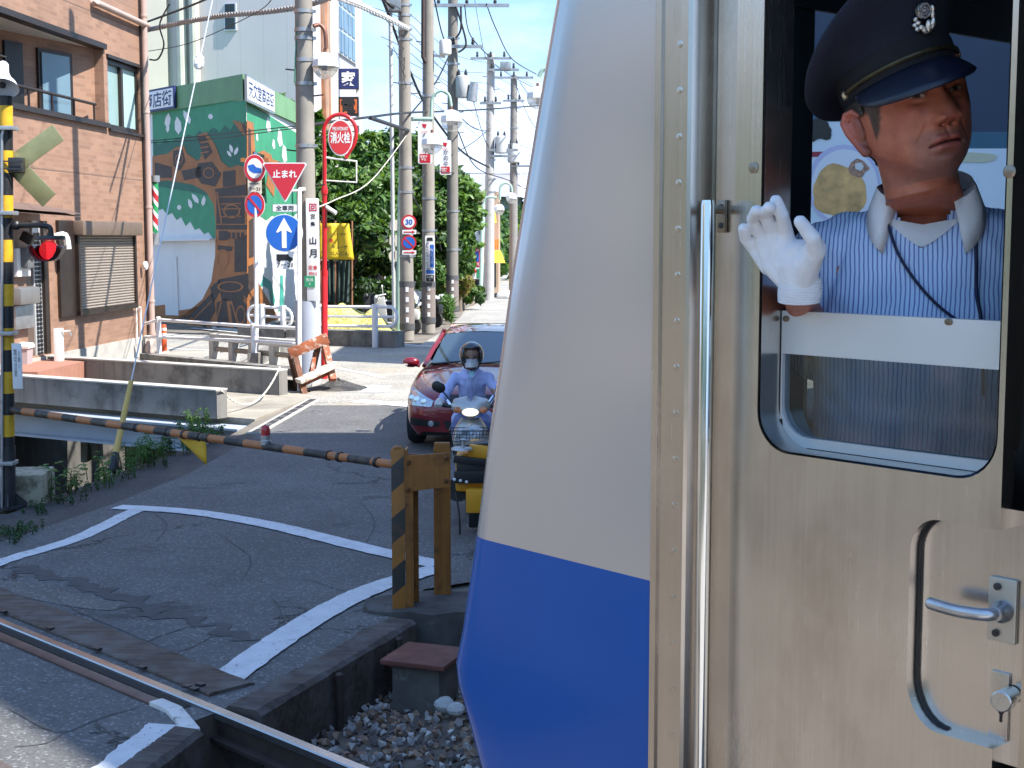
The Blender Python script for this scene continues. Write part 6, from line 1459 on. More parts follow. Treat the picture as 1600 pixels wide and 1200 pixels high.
b = MB(); b.beam(bq(452, 553, -.02), bq(512, 528, .2), .05, .17, bev=.004); b.build('top_board', [wo], bt); b = MB(); b.beam(bq(466, 596, -.35), bq(526, 568, -.0), .22, .07, bev=.004); b.build('lower_board', [ww], bt)
b = MB(); b.beam(bq(470, 600, -.2), bq(522, 576, .1), .05, .1); b.build('brace', [wo], bt); b = MB(); b.beam(bq(492, 552, .3), bq(488, 585, -.1), .06, .04); b.build('brace', [wo], bt)
g0 = gr(173, 745); GT = Vector((-3.38, 23.4, 12.2)); gd = (GT - g0)
b = MB(); b.tube([g0, GT], .008, 6); gw = b.solo('guy_wire', mat('galvanised wire', (.6, .62, .64), .05, 5, .4, .5), 'long stay wire in a yellow sleeve slanting up from the canal edge', 'guy wire', origin=g0)
def gpt(py):
    lo, hi = 0.0, 1.0
    for _ in range(40):
        m = (lo + hi) / 2; q = g0 + gd * m; r = q - CAM; dep = r.y * CP - r.z * SP; yy = 600 - F * (r.y * SP + r.z * CP) / dep
        if yy > py: lo = m
        else: hi = m
    return g0 + gd * lo
b = MB(); b.tube([gpt(712), gpt(596)], [.034, .026], 12); b.build('sleeve', [mat('yellow guy sleeve', (.60, .40, .10), .08, 4, .5)], gw)
b = MB(); b.tube([gpt(738), gpt(722), gpt(708)], [.045, .05, .036], 12); b.build('sleeve_boot', [black], gw)
b = MB(); q = gpt(96); d = gd.normalized(); b.lathe([(.02, -.12), (.055, -.08), (.06, 0), (.045, .03), (.05, .06), (.02, .1)], q, d, 14); b.build('insulator', [white], gw)

# ------------------------------------------------------------------ railings and barriers by the side street
def pipe_rail(name, label, posts, rails, m, r=.035, pr=.05, loop=False):
    t = thing(name, label, 'railing', posts[0][0]); 
    for a, c in posts:
        b = MB(); b.cyl(a, c, pr, n=12); b.ell(c, (pr, pr, pr * .5), 10); b.build('post', [m], t)
    for pts in rails:
        b = MB(); b.tube(pts, r, 10); b.build('rail', [m], t, 60)
    return t
pw = mat('white painted pipe', (.78, .79, .82), .05, 4, .4, stain=((.3, .26, .2), 10, .66, .5))
ra0, ra1 = gr(249, 558), gr(397, 571); ra2 = gr(470, 577); hgt = at(249, 498, ra0.y).z
def up_(p, z): return Vector((p.x, p.y, z))
pipe_rail('pipe_railing', 'low white two bar pipe railing beside the orange traffic post', [(ra0, up_(ra0, hgt + .02)), (ra1, up_(ra1, at(397, 507, ra1.y).z))], [[up_(gr(228, 556), hgt - .12), up_(ra0, hgt - .02), up_(ra1, at(397, 510, ra1.y).z), up_(ra2, at(470, 513, ra2.y).z)], [up_(gr(228, 556), hgt * .5), up_(ra0, hgt * .52), up_(ra1, at(397, 533, ra1.y).z), up_(ra2, at(470, 538, ra2.y).z)]], pw, .032)
kt_a, kt_c = gr(225, 562), gr(470, 588)
b = MB(); b.beam(kt_a + Vector((0, .1, .05)), kt_c + Vector((0, .1, .05)), .25, .14); b.solo('kerb', concrete, None, None, kind='structure', sm=0)
ca, cb = gr(333, 561), gr(505, 578); hz = at(333, 522, ca.y).z
t = thing('concrete_guard', 'low precast concrete guard fence with grey pipe behind the white railing', 'guard fence', ca)
pre = mat('precast concrete', (.5, .48, .45), .08, 3, .85, stain=((.25, .24, .22), 5, .58, .5))
b = MB(); dv = cb - ca; b.beam(up_(ca, hz - .06), up_(cb, hz - .06), .16, .14); b.build('top_beam', [pre], t, 0)
for i in range(6):
    p = ca + dv * (i / 5.3 + .012); b = MB(); b.beam(up_(p - dv * .018, hz / 2 - .06), up_(p + dv * .022, hz / 2 - .06), .16, hz - .12); b.build('post', [pre], t, 0)
b = MB(); b.tube([up_(ca + dv * .03, hz * .42), up_(cb, hz * .42)], .05, 10); b.build('pipe', [mat('brown grey pipe', (.33, .27, .22), .1, 5, .5)], t)
# looped white guard rails on their kerb in front of the trees
def loop_rail(label, xa, xb, ya, yb, y_top, posts, Yd):
    a, c = at(xa, ya, Yd[0]), at(xb, yb, Yd[1]); za = at(xa, y_top[0], Yd[0]).z; zc = at(xb, y_top[1], Yd[1]).z
    d = (c - a); d.z = 0; d.normalize(); m = .62
    t = thing('guard_rail_fence', label, 'guard rail', Vector((a.x, a.y, 0)))
    hs_ = .42; r = hs_ / 2
    def P(s, zz, e): return Vector((a.x, a.y, 0)).lerp(Vector((c.x, c.y, 0)), s) + d * e + Vector((0, 0, za + (zc - za) * s - zz))
    pts = [P(0, r - r * math.cos(R(x)), -r * math.sin(R(x)) * .8 + .1) for x in range(180, -1, -20)] + [P(1, r - r * math.cos(R(x)), r * math.sin(R(x)) * .8 - .1) for x in range(0, 181, 20)]
    pts.append(pts[0]); b = MB(); b.tube(pts, .036, 8); b.build('rail_loop', [pw], t, 60)
    for q in (.5,): b = MB(); b.tube([P(0, hs_ * q, .0), P(1, hs_ * q, 0)], .03, 8); b.build('rail', [pw], t, 60)
    for s in posts: b = MB(); b.cyl(P(s, -.06, 0), P(s, 1.0, 0), .07, n=12); b.build('post', [pw], t)
    return t
loop_rail('looped white guard rail in front of the green shop corner', 392, 452, 500, 505, (478, 482), (.3, .85), (32.6, 32.3))
loop_rail('looped white guard rail in front of the yellow waste net', 488, 616, 505, 508, (479, 480), (.08, .77), (31.5, 30.8))
kq = [at(382, 518, 32.8), at(455, 520, 32.0), at(625, 530, 31.0)]
b = MB()
for p, q in zip(kq, kq[1:]): b.beam(Vector((p.x, p.y, .1)), Vector((q.x, q.y, .1)), .45, .5)
b.solo('low_kerb_wall', concrete, 'low dark concrete kerb wall under the looped guard rails', 'kerb wall', sm=0)
b = MB(); p, q = at(395, 575, 30), at(420, 500, 31); b.beam(Vector((gr(395, 572).x, gr(395, 572).y, .1)), Vector((gr(455, 545).x, gr(455, 545).y, .1)), .2, .28); b.solo('dark_planter_wall', concrete, 'low dark wall below the mural beside the sign poles', 'wall', sm=0)
# yellow net over waste bags
wn_ = NT('yellow waste net'); wn_.color(wn_.ramp(wn_.noise(18, 5), [(.35, (.42, .36, .05)), (.65, (.70, .64, .25))])); wn_.set(Roughness=.6); wn_.bump(wn_.noise(16, 4), .8, .05); wn_.bump(wn_.noise(120), .4, .01)
b = MB(); c0 = at(548, 512, 33.5); rows_ = []
for i in range(31):
    u = i / 30; r_ = []
    for j in range(17):
        v = j / 16; x = (u - .5) * 2.4; y = (v - .5) * 1.0
        hh = max(0, 1 - (abs(u - .45) * 1.75) ** 2.2) * max(0, 1 - (abs(v - .5) * 2) ** 2) ; hh = hh * .8 * (1 + .55 * noise.noise(Vector((u * 6, v * 3, 2)))) + .10 * noise.noise(Vector((u * 14, v * 7, 5))) * hh
        r_.append(Vector((c0.x + x, c0.y + y, max(.01, hh + .02))))
    rows_.append(r_)
b.grid(rows_); b.solo('waste_net', wn_.m, 'yellow net heaped over waste bags behind the looped guard rail', 'waste net', sm=80)
# yellow banner stall under the trees
YB = 35.5; bt = thing('banner_stall', 'food stall under the trees with a big yellow banner and dark net sides', 'stall', at(540, 505, YB) * 1)
ban = NT('yellow banner'); ban.color(ban.ramp(ban.noise(4, 4), [(.3, (.58, .40, .01)), (.7, (.76, .54, .03))])); ban.set(Roughness=.6)
q = [at(500, 349, YB), at(545, 349, YB - .1), at(553, 406, YB - .1), at(499, 405, YB)]
b = MB(); n_ = 10; b.grid([[q[0].lerp(q[1], i / n_).lerp(q[3].lerp(q[2], i / n_), j / n_) + Vector((0, .04 * math.sin(i * 1.3), 0)) for j in range(n_ + 1)] for i in range(n_ + 1)]); o = b.build('banner', [ban.m], bt); m_ = o.modifiers.new('t', 'SOLIDIFY'); m_.thickness = .01
for txt, x, y, w, m in (('肉', 511, 358, 6, sign_red), ('シューマイ', 528, 366, 24, sign_black), ('名物', 514, 376, 13, sign_red), ('ギョーザ', 531, 386, 24, sign_black), ('にんじん', 531, 396, 28, sign_black)):
    p = at(x, y, YB - .13); b = MB(); b.text(txt, p, (1, 0, 0), (0, 0, 1), w / 2222 * YB * 1.0, None, .02); b.build('lettering', [m], o, 0)
b = MB(); q = [at(500, 407, YB + .05), at(552, 408, YB + .05), at(548, 472, YB), at(503, 472, YB)]
b.grid([[q[0].lerp(q[1], i / 24).lerp(q[3].lerp(q[2], i / 24), j / 6) + Vector((0, .06 * math.sin(i * 1.7), 0)) for j in range(7)] for i in range(25)]); b.build('net_side', [mat('dark green net', (.035, .06, .05), .5, 12, .8, streak=((.10, .13, .12), 14, .5, .8))], bt, 80)
rsp = mat('rusty stall pole', (.28, .13, .07), .2, 5, .7)
for px in (500, 524, 550): b = MB(); b.cyl(at(px, 505, YB + .02), at(px, 345, YB + .02), .025, n=6); b.build('frame_pole', [rsp], bt)
# ------------------------------------------------------------------ utility poles, lamps, signs
sband = mat('dark sheath band', (.08, .08, .085), .1, 4, .6)
def Yb(py): return gr(800, py).y
def pole(name, label, px, Y, r0, ytop, px_top=None, m=None, sheath=None, bands=(), steps=(), extra=None, cat='utility pole', group='concrete utility poles along the street'):
    base = at(px, 600, Y); base.z = 0; top = at(px_top or px, ytop, Y); t = thing(name, label, cat, base, 0, group); h = top.z
    b = MB(); b.cyl(base, top, r0, r0 * .72, n=18); b.build('shaft', [m or pole_conc], t)
    def ax(py): z = at(px, py, Y).z; return base.lerp(top, z / h), r0 * (1 - .28 * z / h)
    for y in bands:
        p, r = ax(y); b = MB(); b.lathe([(r + .002, -.03), (r + .012, -.03), (r + .012, .03), (r + .002, .03)], p, n=18); b.box(p + Vector((r + .02, -.02, 0)), (.07, .03, .05)); b.build('band', [steel_grey], t)
    for i, y in enumerate(steps):
        p, r = ax(y); s = 1 if i % 2 else -1; b = MB(); b.cyl(p + Vector((s * r * .9, 0, 0)), p + Vector((s * (r + .16), 0, .02)), .012, n=6); b.build('step_bolt', [rail_side], t)
    if sheath:
        (p0, q0), (p1, q1) = ax(sheath[1]), ax(sheath[0]); b = MB(); b.cyl(p0, p1, q0 + .012, q1 + .012, n=20); o = b.build('sheath', [mat('grey brown pole sheath', (.20, .165, .15), .08, 4, .6)], t)
        for y in (sheath[0], sheath[1]): b = MB(); p, r = ax(y); b.lathe([(r + .014, -.07), (r + .018, -.07), (r + .018, .07), (r + .014, .07)], p, n=20); b.build('sheath_band', [sband], o)
        for k in range(4):
            t0 = (k + .3) / 4.2; p, r = ax(sheath[0] + (sheath[1] - sheath[0]) * (t0 + .05)); b = MB(); hh = (p1 - p0).length / 4.2 * .5; b.box(p + Vector((.02, -(r + .013), 0)), (.07, .012, hh)); b.build('reflector', [sign_white], o)
    return t, ax
# the big near pole at the corner
big, bax = pole('utility_pole', 'thick brown grey concrete utility pole nearest the camera, by the barricade', 482, 23.5, .165, -640, 466, bands=(18, 47, 60, 94, 131, 228), steps=(110, 150, 236, 290))
Yg = 23.5
b = MB(); p, r = bax(590); q, r2 = bax(470)
for i in range(1): b.cyl(p - Vector((0, 0, .8)), q, r + .045, r2 + .045, n=20)
b.build('steel_casing', [mat('pale blue grey casing', (.40, .43, .50), .08, 3, .45)], big)
b = MB(); x0 = at(489, 310, Yg - .18); x1 = at(489, 470, Yg - .18); c = (x0 + x1) / 2; b.box(c, (.21, .03, x0.z - x1.z), None, .004); vs = b.build('vertical_sign', [sign_white], big)
for txt, y, h, m in (('回', 324, 12, sign_red), ('宮', 338, 8, sign_black), ('島', 350, 8, sign_black), ('山', 376, 12, sign_black), ('月', 396, 13, sign_black), ('定食', 418, 7, sign_red), ('四川', 428, 6, sign_red)):
    b = MB(); b.text(txt, at(489, y, Yg - .20), (1, 0, 0), (0, 0, 1), None, h / 2222 * Yg, .02); b.build('lettering', [m], vs, 0)
b = MB(); b.box(at(484, 440, Yg - .2), (.17, .02, .18)); gp = b.build('number_plate', [sign_green], big); b = MB(); b.text('西の鳥\n4', at(484, 440, Yg - .215), (1, 0, 0), (0, 0, 1), .11, .12); b.build('lettering', [sign_white], gp, 0)
b = MB(); b.tube([gr(468, 612), at(468, 298, Yg - .35), at(469, 296, Yg - .3), at(478, 296, Yg - .05)], .035, 10); b.tube([at(448, 298, Yg - .4), at(470, 298, Yg - .33)], .02, 8); b.tube([at(452, 392, Yg - .4), at(470, 392, Yg - .33)], .02, 8); b.build('sign_pipe', [white], big)
def corner_tri(c, s): return [(-s / 2, s * .3), (s / 2, s * .3), (0, -s * .57)]
def rounded(pts, r, n=5):
    out = []; N = len(pts)
    for i in range(N):
        a, p, c = Vector(pts[i - 1]), Vector(pts[i]), Vector(pts[(i + 1) % N]); u, v = (a - p).normalized(), (c - p).normalized(); k = r / math.tan(u.angle(v) / 2)
        A, C = p + u * k, p + v * k
        for j in range(n + 1): t = j / n; out.append(tuple(A.lerp(p, t).lerp(p.lerp(C, t), t)))
    return out
YS_ = 22.95; ux, uz = Vector((1, 0, 0)), Vector((0, 0, 1)); nf = Vector((0, -1, 0))
def flat(par, name, pts, c, m, k, th=.012, sm=0):
    b = MB(); b.plate(pts, [], c + nf * k, ux, uz, th, nf); return b.build(name, [m], par, sm)
def disc(r, n=40): return [(r * math.cos(i * math.tau / n), r * math.sin(i * math.tau / n)) for i in range(n)]
def px2m(n, Y): return n / 2222 * Y
def sign_text(par, txt, c, m, w=None, h=None, k=.02, bold=.02):
    b = MB(); b.text(txt, c + nf * k, ux, uz, w, h, bold); return b.build('lettering', [m], par, 0)
t = thing('stop_sign', 'red triangular stop sign with white Japanese lettering on the corner pole', 'road sign', at(445, 310, YS_)); c = at(445, 276, YS_); s = px2m(72, YS_)
o = flat(t, 'sign_board', rounded(corner_tri(c, s), .035), c, sign_white, 0); flat(o, 'sign_face', rounded(corner_tri(c, s * .92), .03), c, sign_red, .006, .006); sign_text(o, '止まれ', c + uz * .045, sign_white, s * .52, s * .17, .008, .03)
t = thing('all_vehicles_plate', 'small white plate under the red triangular stop sign', 'sign plate', at(445, 330, YS_)); c = at(445, 325, YS_); o = flat(t, 'sign_board', rounded([(-.2, -.065), (.2, -.065), (.2, .065), (-.2, .065)], .02), c, steel_grey, 0); flat(o, 'sign_face', rounded([(-.19, -.056), (.19, -.056), (.19, .056), (-.19, .056)], .015), c, sign_white, .004, .004); sign_text(o, '全車両', c, sign_black, .29, .085, .006)
t = thing('one_way_sign', 'round blue sign with a white arrow pointing straight up', 'road sign', at(444, 394, YS_)); c = at(444, 364, YS_); o = flat(t, 'sign_board', disc(.30), c, sign_white, 0, sm=30); flat(o, 'sign_face', disc(.288), c, sign_blue, .005, .005, 30)
flat(o, 'arrow', [(-.038, -.24), (.038, -.24), (.038, .04), (.115, .0), (.125, .02), (0, .245), (-.125, .02), (-.115, .0), (-.038, .04)], c, sign_white, .009, .004)
t = thing('truck_hours_plate', 'white plate with a black truck and the hours 7-21 under the arrow sign', 'sign plate', at(445, 422, YS_)); c = at(445, 407, YS_); o = flat(t, 'sign_board', rounded([(-.2, -.14), (.2, -.14), (.2, .14), (-.2, .14)], .03), c, sign_white, 0)
flat(o, 'truck_symbol', [(-.13, .0), (.13, .0), (.13, .04), (.07, .065), (.06, .1), (-.13, .1)], c, sign_black, .004, .004)
for x in (-.09, .08): b = MB(); b.lathe([(0, .003), (.025, .003), (.025, 0)], c + nf * .006 + ux * x + uz * -.002, nf, 14); b.build('truck_wheel', [sign_black], o)
sign_text(o, '7－21', c - uz * .072, sign_black, .25, .07, .006)
# small sign pole in front of the mural
Yk = gr(400, 568).y; t = thing('sign_pole', 'thin grey pole carrying no truck and no parking signs before the mural', 'sign pole', gr(400, 568))
b = MB(); b.cyl(gr(401, 569), at(399, 250, Yk), .04, n=12); b.build('pole', [pw], t)
b = MB(); p = at(402, 552, Yk); b.box(p, (.2, .14, .07)); b.box(at(402, 518, Yk), (.2, .14, .05)); b.build('clamp', [dark_metal], t)
def ring_sign(par, c, r, bg, slash=True, sym=None):
    o = flat(par, 'sign_board', [(x * .78, y) for x, y in disc(r)], c, sign_white, 0, sm=30); flat(o, 'sign_ring', [(x * .78, y) for x, y in disc(r * .96)], c, sign_red, .004, .004, 30); flat(o, 'sign_face', [(x * .78, y) for x, y in disc(r * .72)], c, bg, .008, .004, 30)
    if sym: flat(o, 'symbol', sym, c, sign_blue, .011, .003)
    if slash: flat(o, 'slash', [(-.06 * r - .48 * r, .55 * r), (-.48 * r + .1 * r, .62 * r), (.5 * r + .02 * r, -.5 * r), (.5 * r - .1 * r, -.6 * r)], c, sign_red, .014, .003)
    return o
tr_sym = [(-.13, .05), (-.02, .08), (.03, .02), (.12, .0), (.12, -.09), (-.02, -.09), (-.1, -.04)]
c = at(398, 263, Yk - .06); ring_sign(t, c, .26, sign_white, False, tr_sym); c = at(398, 320, Yk - .06); ring_sign(t, c, .245, sign_blue)
c = at(398, 291, Yk - .06); o = flat(t, 'hours_plate', [(-.13, -.14), (.13, -.14), (.13, .14), (-.13, .14)], c, mat('cream plate', (.66, .62, .52), .05, 4, .5), 0); sign_text(o, '午前/祝日除く', c + uz * .05, sign_black, .2, .045, .004); sign_text(o, '7－21', c - uz * .05, sign_black, .2, .06, .004)
# red fire hydrant sign
Yh = gr(507, 590).y; t = thing('hydrant_sign', 'round red fire hydrant sign with white lettering in a curled red pipe', 'hydrant sign', gr(507, 590))
b = MB(); b.tube([gr(507, 592), at(507, 430, Yh)], .055, 12); b.tube([at(507, 430, Yh), at(507, 290, Yh)], .042, 12); b.lathe([(.055, -.06), (.06, .0), (.042, .08)], at(507, 298, Yh), n=12); b.lathe([(.06, -.02), (.06, .06)], at(507, 428, Yh), n=12)
pts = [at(507, 300, Yh), at(507, 240, Yh), at(506, 205, Yh)] + [at(531 + 25.5 * math.cos(R(a)), 207 - 28 * math.sin(R(a)) * (1 if a > 0 else 1.3), Yh) for a in range(165, -52, -12)] + [at(540, 247, Yh)]
b.tube(smooth_path(pts, 3), .034, 10); b.build('pipe_frame', [red_paint], t, 60)
c = at(532, 215, Yh - .03); o = flat(t, 'sign_board', [(x * .80, y * 1.16) for x, y in disc(px2m(24, Yh))], c, sign_white, 0, .02, 30); flat(o, 'sign_face', [(x * .80, y * 1.16) for x, y in disc(px2m(22, Yh))], c, mat('hydrant sign red', (.62, .04, .045), .04, 3, .4), .005, .005, 30)
sign_text(o, '消火栓', c, sign_white, px2m(31, Yh), px2m(18, Yh), .008, .03); sign_text(o, 'FIRE HYDRANT', c + uz * px2m(13.5, Yh), sign_white, px2m(24, Yh), px2m(5.5, Yh), .008, .02)
b = MB(); q = [at(508, 246, Yh), at(557, 252, Yh), at(557, 285, Yh), at(508, 282, Yh)]; b.tube(q + [q[0]], .018, 6); b.build('empty_frame', [white], t); b = MB(); b.cyl(at(508, 322, Yh), at(525, 333, Yh - .1), .035, n=8); b.build('cap_tube', [white], t)
# globe street lamps
glob_w = mat('lamp globe white', (.74, .76, .80), .03, 3, .3); glob_c = glass('lamp globe clear', (.80, .84, .86), .38, .25); rust_b = mat('brown lamp bracket', (.22, .10, .07), .2, 6, .5, .3); mint = mat('mint green pole paint', (.36, .52, .45), .1, 3, .45, stain=((.3, .2, .12), 9, .64, .6))
def lamp_head(par, c, s, cap_m=None):
    b = MB(); b.lathe([(.04 * s, .30 * s), (.10 * s, .26 * s), (.12 * s, .22 * s)], c, n=12); b.tube([c + Vector((0, 0, .28 * s)), c + Vector((0, 0, .4 * s))], .04 * s, 8); h = b.build('lamp_cap', [cap_m or rust_b], par)
    b = MB(); b.lathe([(.09 * s, .30 * s), (.22 * s, .25 * s), (.31 * s, .12 * s), (.33 * s, -.04 * s)], c, n=9); b.build('lamp_shade', [glob_w], h, 0)
    b = MB(); b.lathe([(.33 * s, -.045 * s), (.29 * s, -.16 * s), (.18 * s, -.28 * s), (.07 * s, -.33 * s), (0, -.335 * s)], c, n=9); b.build('lamp_globe', [glob_c], h, 0)
    b = MB(); b.lathe([(.05 * s, .02 * s), (.07 * s, -.08 * s), (.03 * s, -.2 * s)], c, n=10); b.build('bulb', [glob_w], h, 60)
t = thing('street_lamp', 'large white globe street lamp on a brown arm from the thick corner pole', 'street lamp', at(507, 125, Yg - .1), 0, 'globe street lamps')
b = MB(); b.tube(smooth_path([at(490, 41, Yg - .15), at(500, 39, Yg - .1), at(508, 50, Yg - .1), at(510, 76, Yg - .1)], 5), .035, 8); b.build('arm', [rust_b], t, 60); lamp_head(t, at(508, 102, Yg - .1), .66)
Yp = gr(624, 528).y
t = thing('street_lamp', 'mint green hooked lamp post with a white globe and banner near the van', 'street lamp', gr(624, 529), 0, 'globe street lamps')
b = MB(); b.tube([gr(623, 529), at(626, 290, Yp)], [.085, .065], 12); b.tube(smooth_path([at(626, 290, Yp), at(627, 215, Yp), at(629, 196, Yp), at(640, 187, Yp), at(658, 186, Yp), at(676, 186, Yp)], 5), .05, 10); b.tube(smooth_path([at(674, 190, Yp), at(674, 170, Yp), at(676, 152, Yp), at(688, 142, Yp), at(701, 148, Yp), at(705, 166, Yp)], 4), .035, 8); b.build('pole', [mint], t, 60)
lamp_head(t, at(675, 224, Yp - .2), .78); lamp_head(t, at(705, 188, Yp - .1), .80)
Yq = gr(752, 472).y
t = thing('street_lamp', 'distant mint green lamp post with two white globes by the parking sign', 'street lamp', gr(751, 474), 0, 'globe street lamps')
b = MB(); b.tube([gr(751, 474), at(755, 320, Yq)], .075, 10); b.tube(smooth_path([at(755, 330, Yq), at(757, 312, Yq), at(764, 308, Yq), at(776, 309, Yq)], 4), .045, 8); b.tube(smooth_path([at(781, 312, Yq), at(782, 292, Yq), at(790, 286, Yq), at(798, 290, Yq), at(800, 300, Yq)], 4), .04, 8); b.build('pole', [mint], t, 60)
lamp_head(t, at(780, 327, Yq), .62); lamp_head(t, at(799, 309, Yq), .62)
t = thing('street_lamp', 'globe street lamp half hidden at the edge of the train nose', 'street lamp', at(838, 160, 34), 0, 'globe street lamps'); lamp_head(t, at(840, 152, 34), .82); b = MB(); b.tube(smooth_path([at(842, 120, 34), at(850, 108, 34), at(866, 112, 34), at(868, 200, 34), at(868, 540, 34)], 4), .05, 8); b.build('pole', [mint], t, 60)
# poles down the street
tA, axA = pole('utility_pole', 'concrete utility pole with white reflector sheath behind the mint lamp post', 637, gr(637, 531).y, .165, -200, 629, sheath=(444, 510), bands=(8, 24, 46, 62, 130, 262, 300, 400), steps=(130, 147))
tB, axB = pole('utility_pole', 'concrete utility pole with the blue and white driving service sign', 670, gr(671, 520).y, .17, -200, 669, sheath=(444, 500), bands=(150, 225, 310, 360), steps=(66, 130, 200, 300))
tC, axC = pole('utility_pole', 'concrete utility pole right of the blue service sign, in tree shade', 707, gr(708, 500).y, .18, -120, 708, sheath=(434, 482), bands=(60, 100, 330, 390), steps=(162, 176, 202, 208, 242), m=mat('shaded pole concrete', (.2, .185, .165), .1, 3, .85))  # tree shade put into a darker copy of the pole concrete
tD, axD = pole('utility_pole', 'grey utility pole with crossarms and transformer beside the restaurant', 764, gr(764, 470).y, .20, 84, 767, bands=(250, 280, 300), steps=(120, 140, 160), m=mat('grey pole paint', (.42, .41, .40), .1, 3, .7))
tE, axE = pole('utility_pole', 'farthest dark utility pole with a small transformer near the nose', 802, 60, .19, 118, 803, bands=(200, 260), steps=(150, 170), m=mat('distant pole concrete', (.24, .23, .22), .1, 3, .8))
def crossarm(t, ax, py, w, Y, k=0.0, n_ins=3):
    p, r = ax(py); b = MB(); b.beam(p + Vector((-w / 2 + k, -r - .04, 0)), p + Vector((w / 2 + k, -r - .04, 0)), .08, .09); o = b.build('crossarm', [steel_grey], t)
    for i in range(n_ins):
        x = -w / 2 + k + w * (i + .5) / n_ins; b = MB(); b.lathe([(.02, 0), (.05, .03), (.05, .08), (.03, .1), (.045, .13), (.03, .2), (0, .21)], p + Vector((x, -r - .04, .045)), n=8); b.build('insulator', [dark_metal], o)
def transformer(t, p, r, h):
    b = MB(); b.lathe([(r * .9, 0), (r, .03), (r, h - .06), (r * .92, h), (r * .4, h + .04)], p, n=16); o = b.build('transformer', [mat('transformer grey', (.47, .49, .50), .05, 3, .5)], t)
    for s in (-.5, .5): b = MB(); b.lathe([(.04, 0), (.05, .1), (.02, .2)], p + Vector((s * r, 0, h)), n=8); b.build('bushing', [dark_metal], o)
crossarm(tD, axD, 92, 1.5, 0); crossarm(tD, axD, 110, 1.2, 0, .45); crossarm(tD, axD, 162, .8, 0, 0, 2); crossarm(tD, axD, 235, 1.1, 0, .5, 2)
p, r = axD(240); transformer(tD, p + Vector((.42, -.1, 0)), .24, .62); b = MB(); b.box(p + Vector((.5, -.1, -.1)), (1.0, .3, .08)); b.build('platform', [steel_grey], tD)
p, r = axD(104); b = MB(); b.box(p + Vector((.55, -.2, .0)), (.4, .3, .3), None, .03); b.build('switch_box', [steel_grey], tD)
crossarm(tE, axE, 122, 1.6, 0); crossarm(tE, axE, 158, .9, 0, 0, 2); p, r = axE(255); transformer(tE, p + Vector((-.0, -.35, 0)), .26, .75); crossarm(tE, axE, 260, 1.2, 0, .5, 2)
crossarm(tC, axC, 10, 2.4, 0, .4); crossarm(tC, axC, 74, 1.1, 0, .3, 2); p, r = axC(148); transformer(tC, p + Vector((.28, -.1, -.1)), .2, .6); b = MB(); b.cyl(p + Vector((.55, -.2, -.2)), p + Vector((.62, -.2, .32)), .16, .12, n=12); b.build('cable_box', [steel_grey], tC)
p, r = axB(86); b = MB(); b.lathe([(.13, 0), (.15, .02), (.15, .32), (.13, .36), (.0, .37)], p + Vector((.42, -.05, .0)), n=16); b.beam(p, p + Vector((.42, 0, -.04)), .06, .06); b.build('camera_dome', [white], tB)
p, r = axA(20); b = MB(); b.box(p + Vector((-.22, -.1, .25)), (.34, .3, .5), None, .03); b.build('switch_box', [steel_grey], tA)
b = MB(); b.tube([axA(20)[0] + Vector((-.3, -.16, 0)), axA(505)[0] + Vector((-.3, -.05, 0))], .045, 8); b.build('riser_pipe', [mat('pale riser pipe', (.5, .52, .52), .05, 3, .5)], tA)
b = MB(); b.tube([axB(-100)[0] + Vector((-.1, -.2, 0)), axB(90)[0] + Vector((-.12, -.2, 0)), axB(100)[0] + Vector((-.05, -.22, 0))], .05, 8); b.build('riser_cable', [rail_side], tB)
# signs on those poles
pA, rA = axA(348); Ys = pA.y - rA - .05
t = thing('speed_limit_sign', 'round 30 speed limit sign with red rim on the reflector pole', 'road sign', at(639, 358, Ys)); c = at(639, 347, Ys); r = px2m(11.5, Ys)
o = flat(t, 'sign_board', disc(r), c, sign_red, 0, sm=30); flat(o, 'sign_face', disc(r * .74), c, sign_white, .006, .006, 30); sign_text(o, '30', c, sign_blue, r * .95, r * .75, .01, .03)
t = thing('no_parking_sign', 'round blue no parking sign with red rim below the 30 sign', 'road sign', at(639, 390, Ys)); c = at(639, 379, Ys)
o = flat(t, 'sign_board', disc(r), c, sign_red, 0, sm=30); flat(o, 'sign_face', disc(r * .78), c, sign_blue, .006, .006, 30); flat(o, 'slash', [(-.62 * r, .48 * r), (-.48 * r, .62 * r), (.62 * r, -.48 * r), (.48 * r, -.62 * r)], c, sign_red, .010, .004)
for y, nm in ((362, 'white plate with a red arrow between the 30 and no parking signs'), (394, 'white plate with a red arrow under the no parking sign')):
    t = thing('arrow_plate', nm, 'sign plate', at(640, y + 3, Ys)); c = at(639.5, y + .5, Ys); o = flat(t, 'sign_board', rounded([(-r * .95, -.05), (r * .95, -.05), (r * .95, .05), (-r * .95, .05)], .02), c, sign_white, 0); flat(o, 'arrow', [(-r * .75, -.012), (r * .4, -.012), (r * .4, -.034), (r * .78, 0), (r * .4, .034), (r * .4, .012), (-r * .75, .012)], c, sign_red, .006, .004)
for i, y in enumerate((352, 376, 400)):
    b = MB(); c = at(616, y, Yp + .2); b.lathe([(0, .01), (px2m(9, Yp), .01), (px2m(9, Yp), -.01), (0, -.01)], c, (.35, -1, 0), 24); 
    b.solo('round_sign', mat('beige sign back', (.5, .45, .38), .06, 4, .6), ['upper', 'middle', 'lower'][i] + ' bare round sign back on the mint lamp post, ' + ['beside the 30 sign', 'beside the no parking sign', 'below the other two'][i], 'sign', 'round sign backs on the mint lamp post')
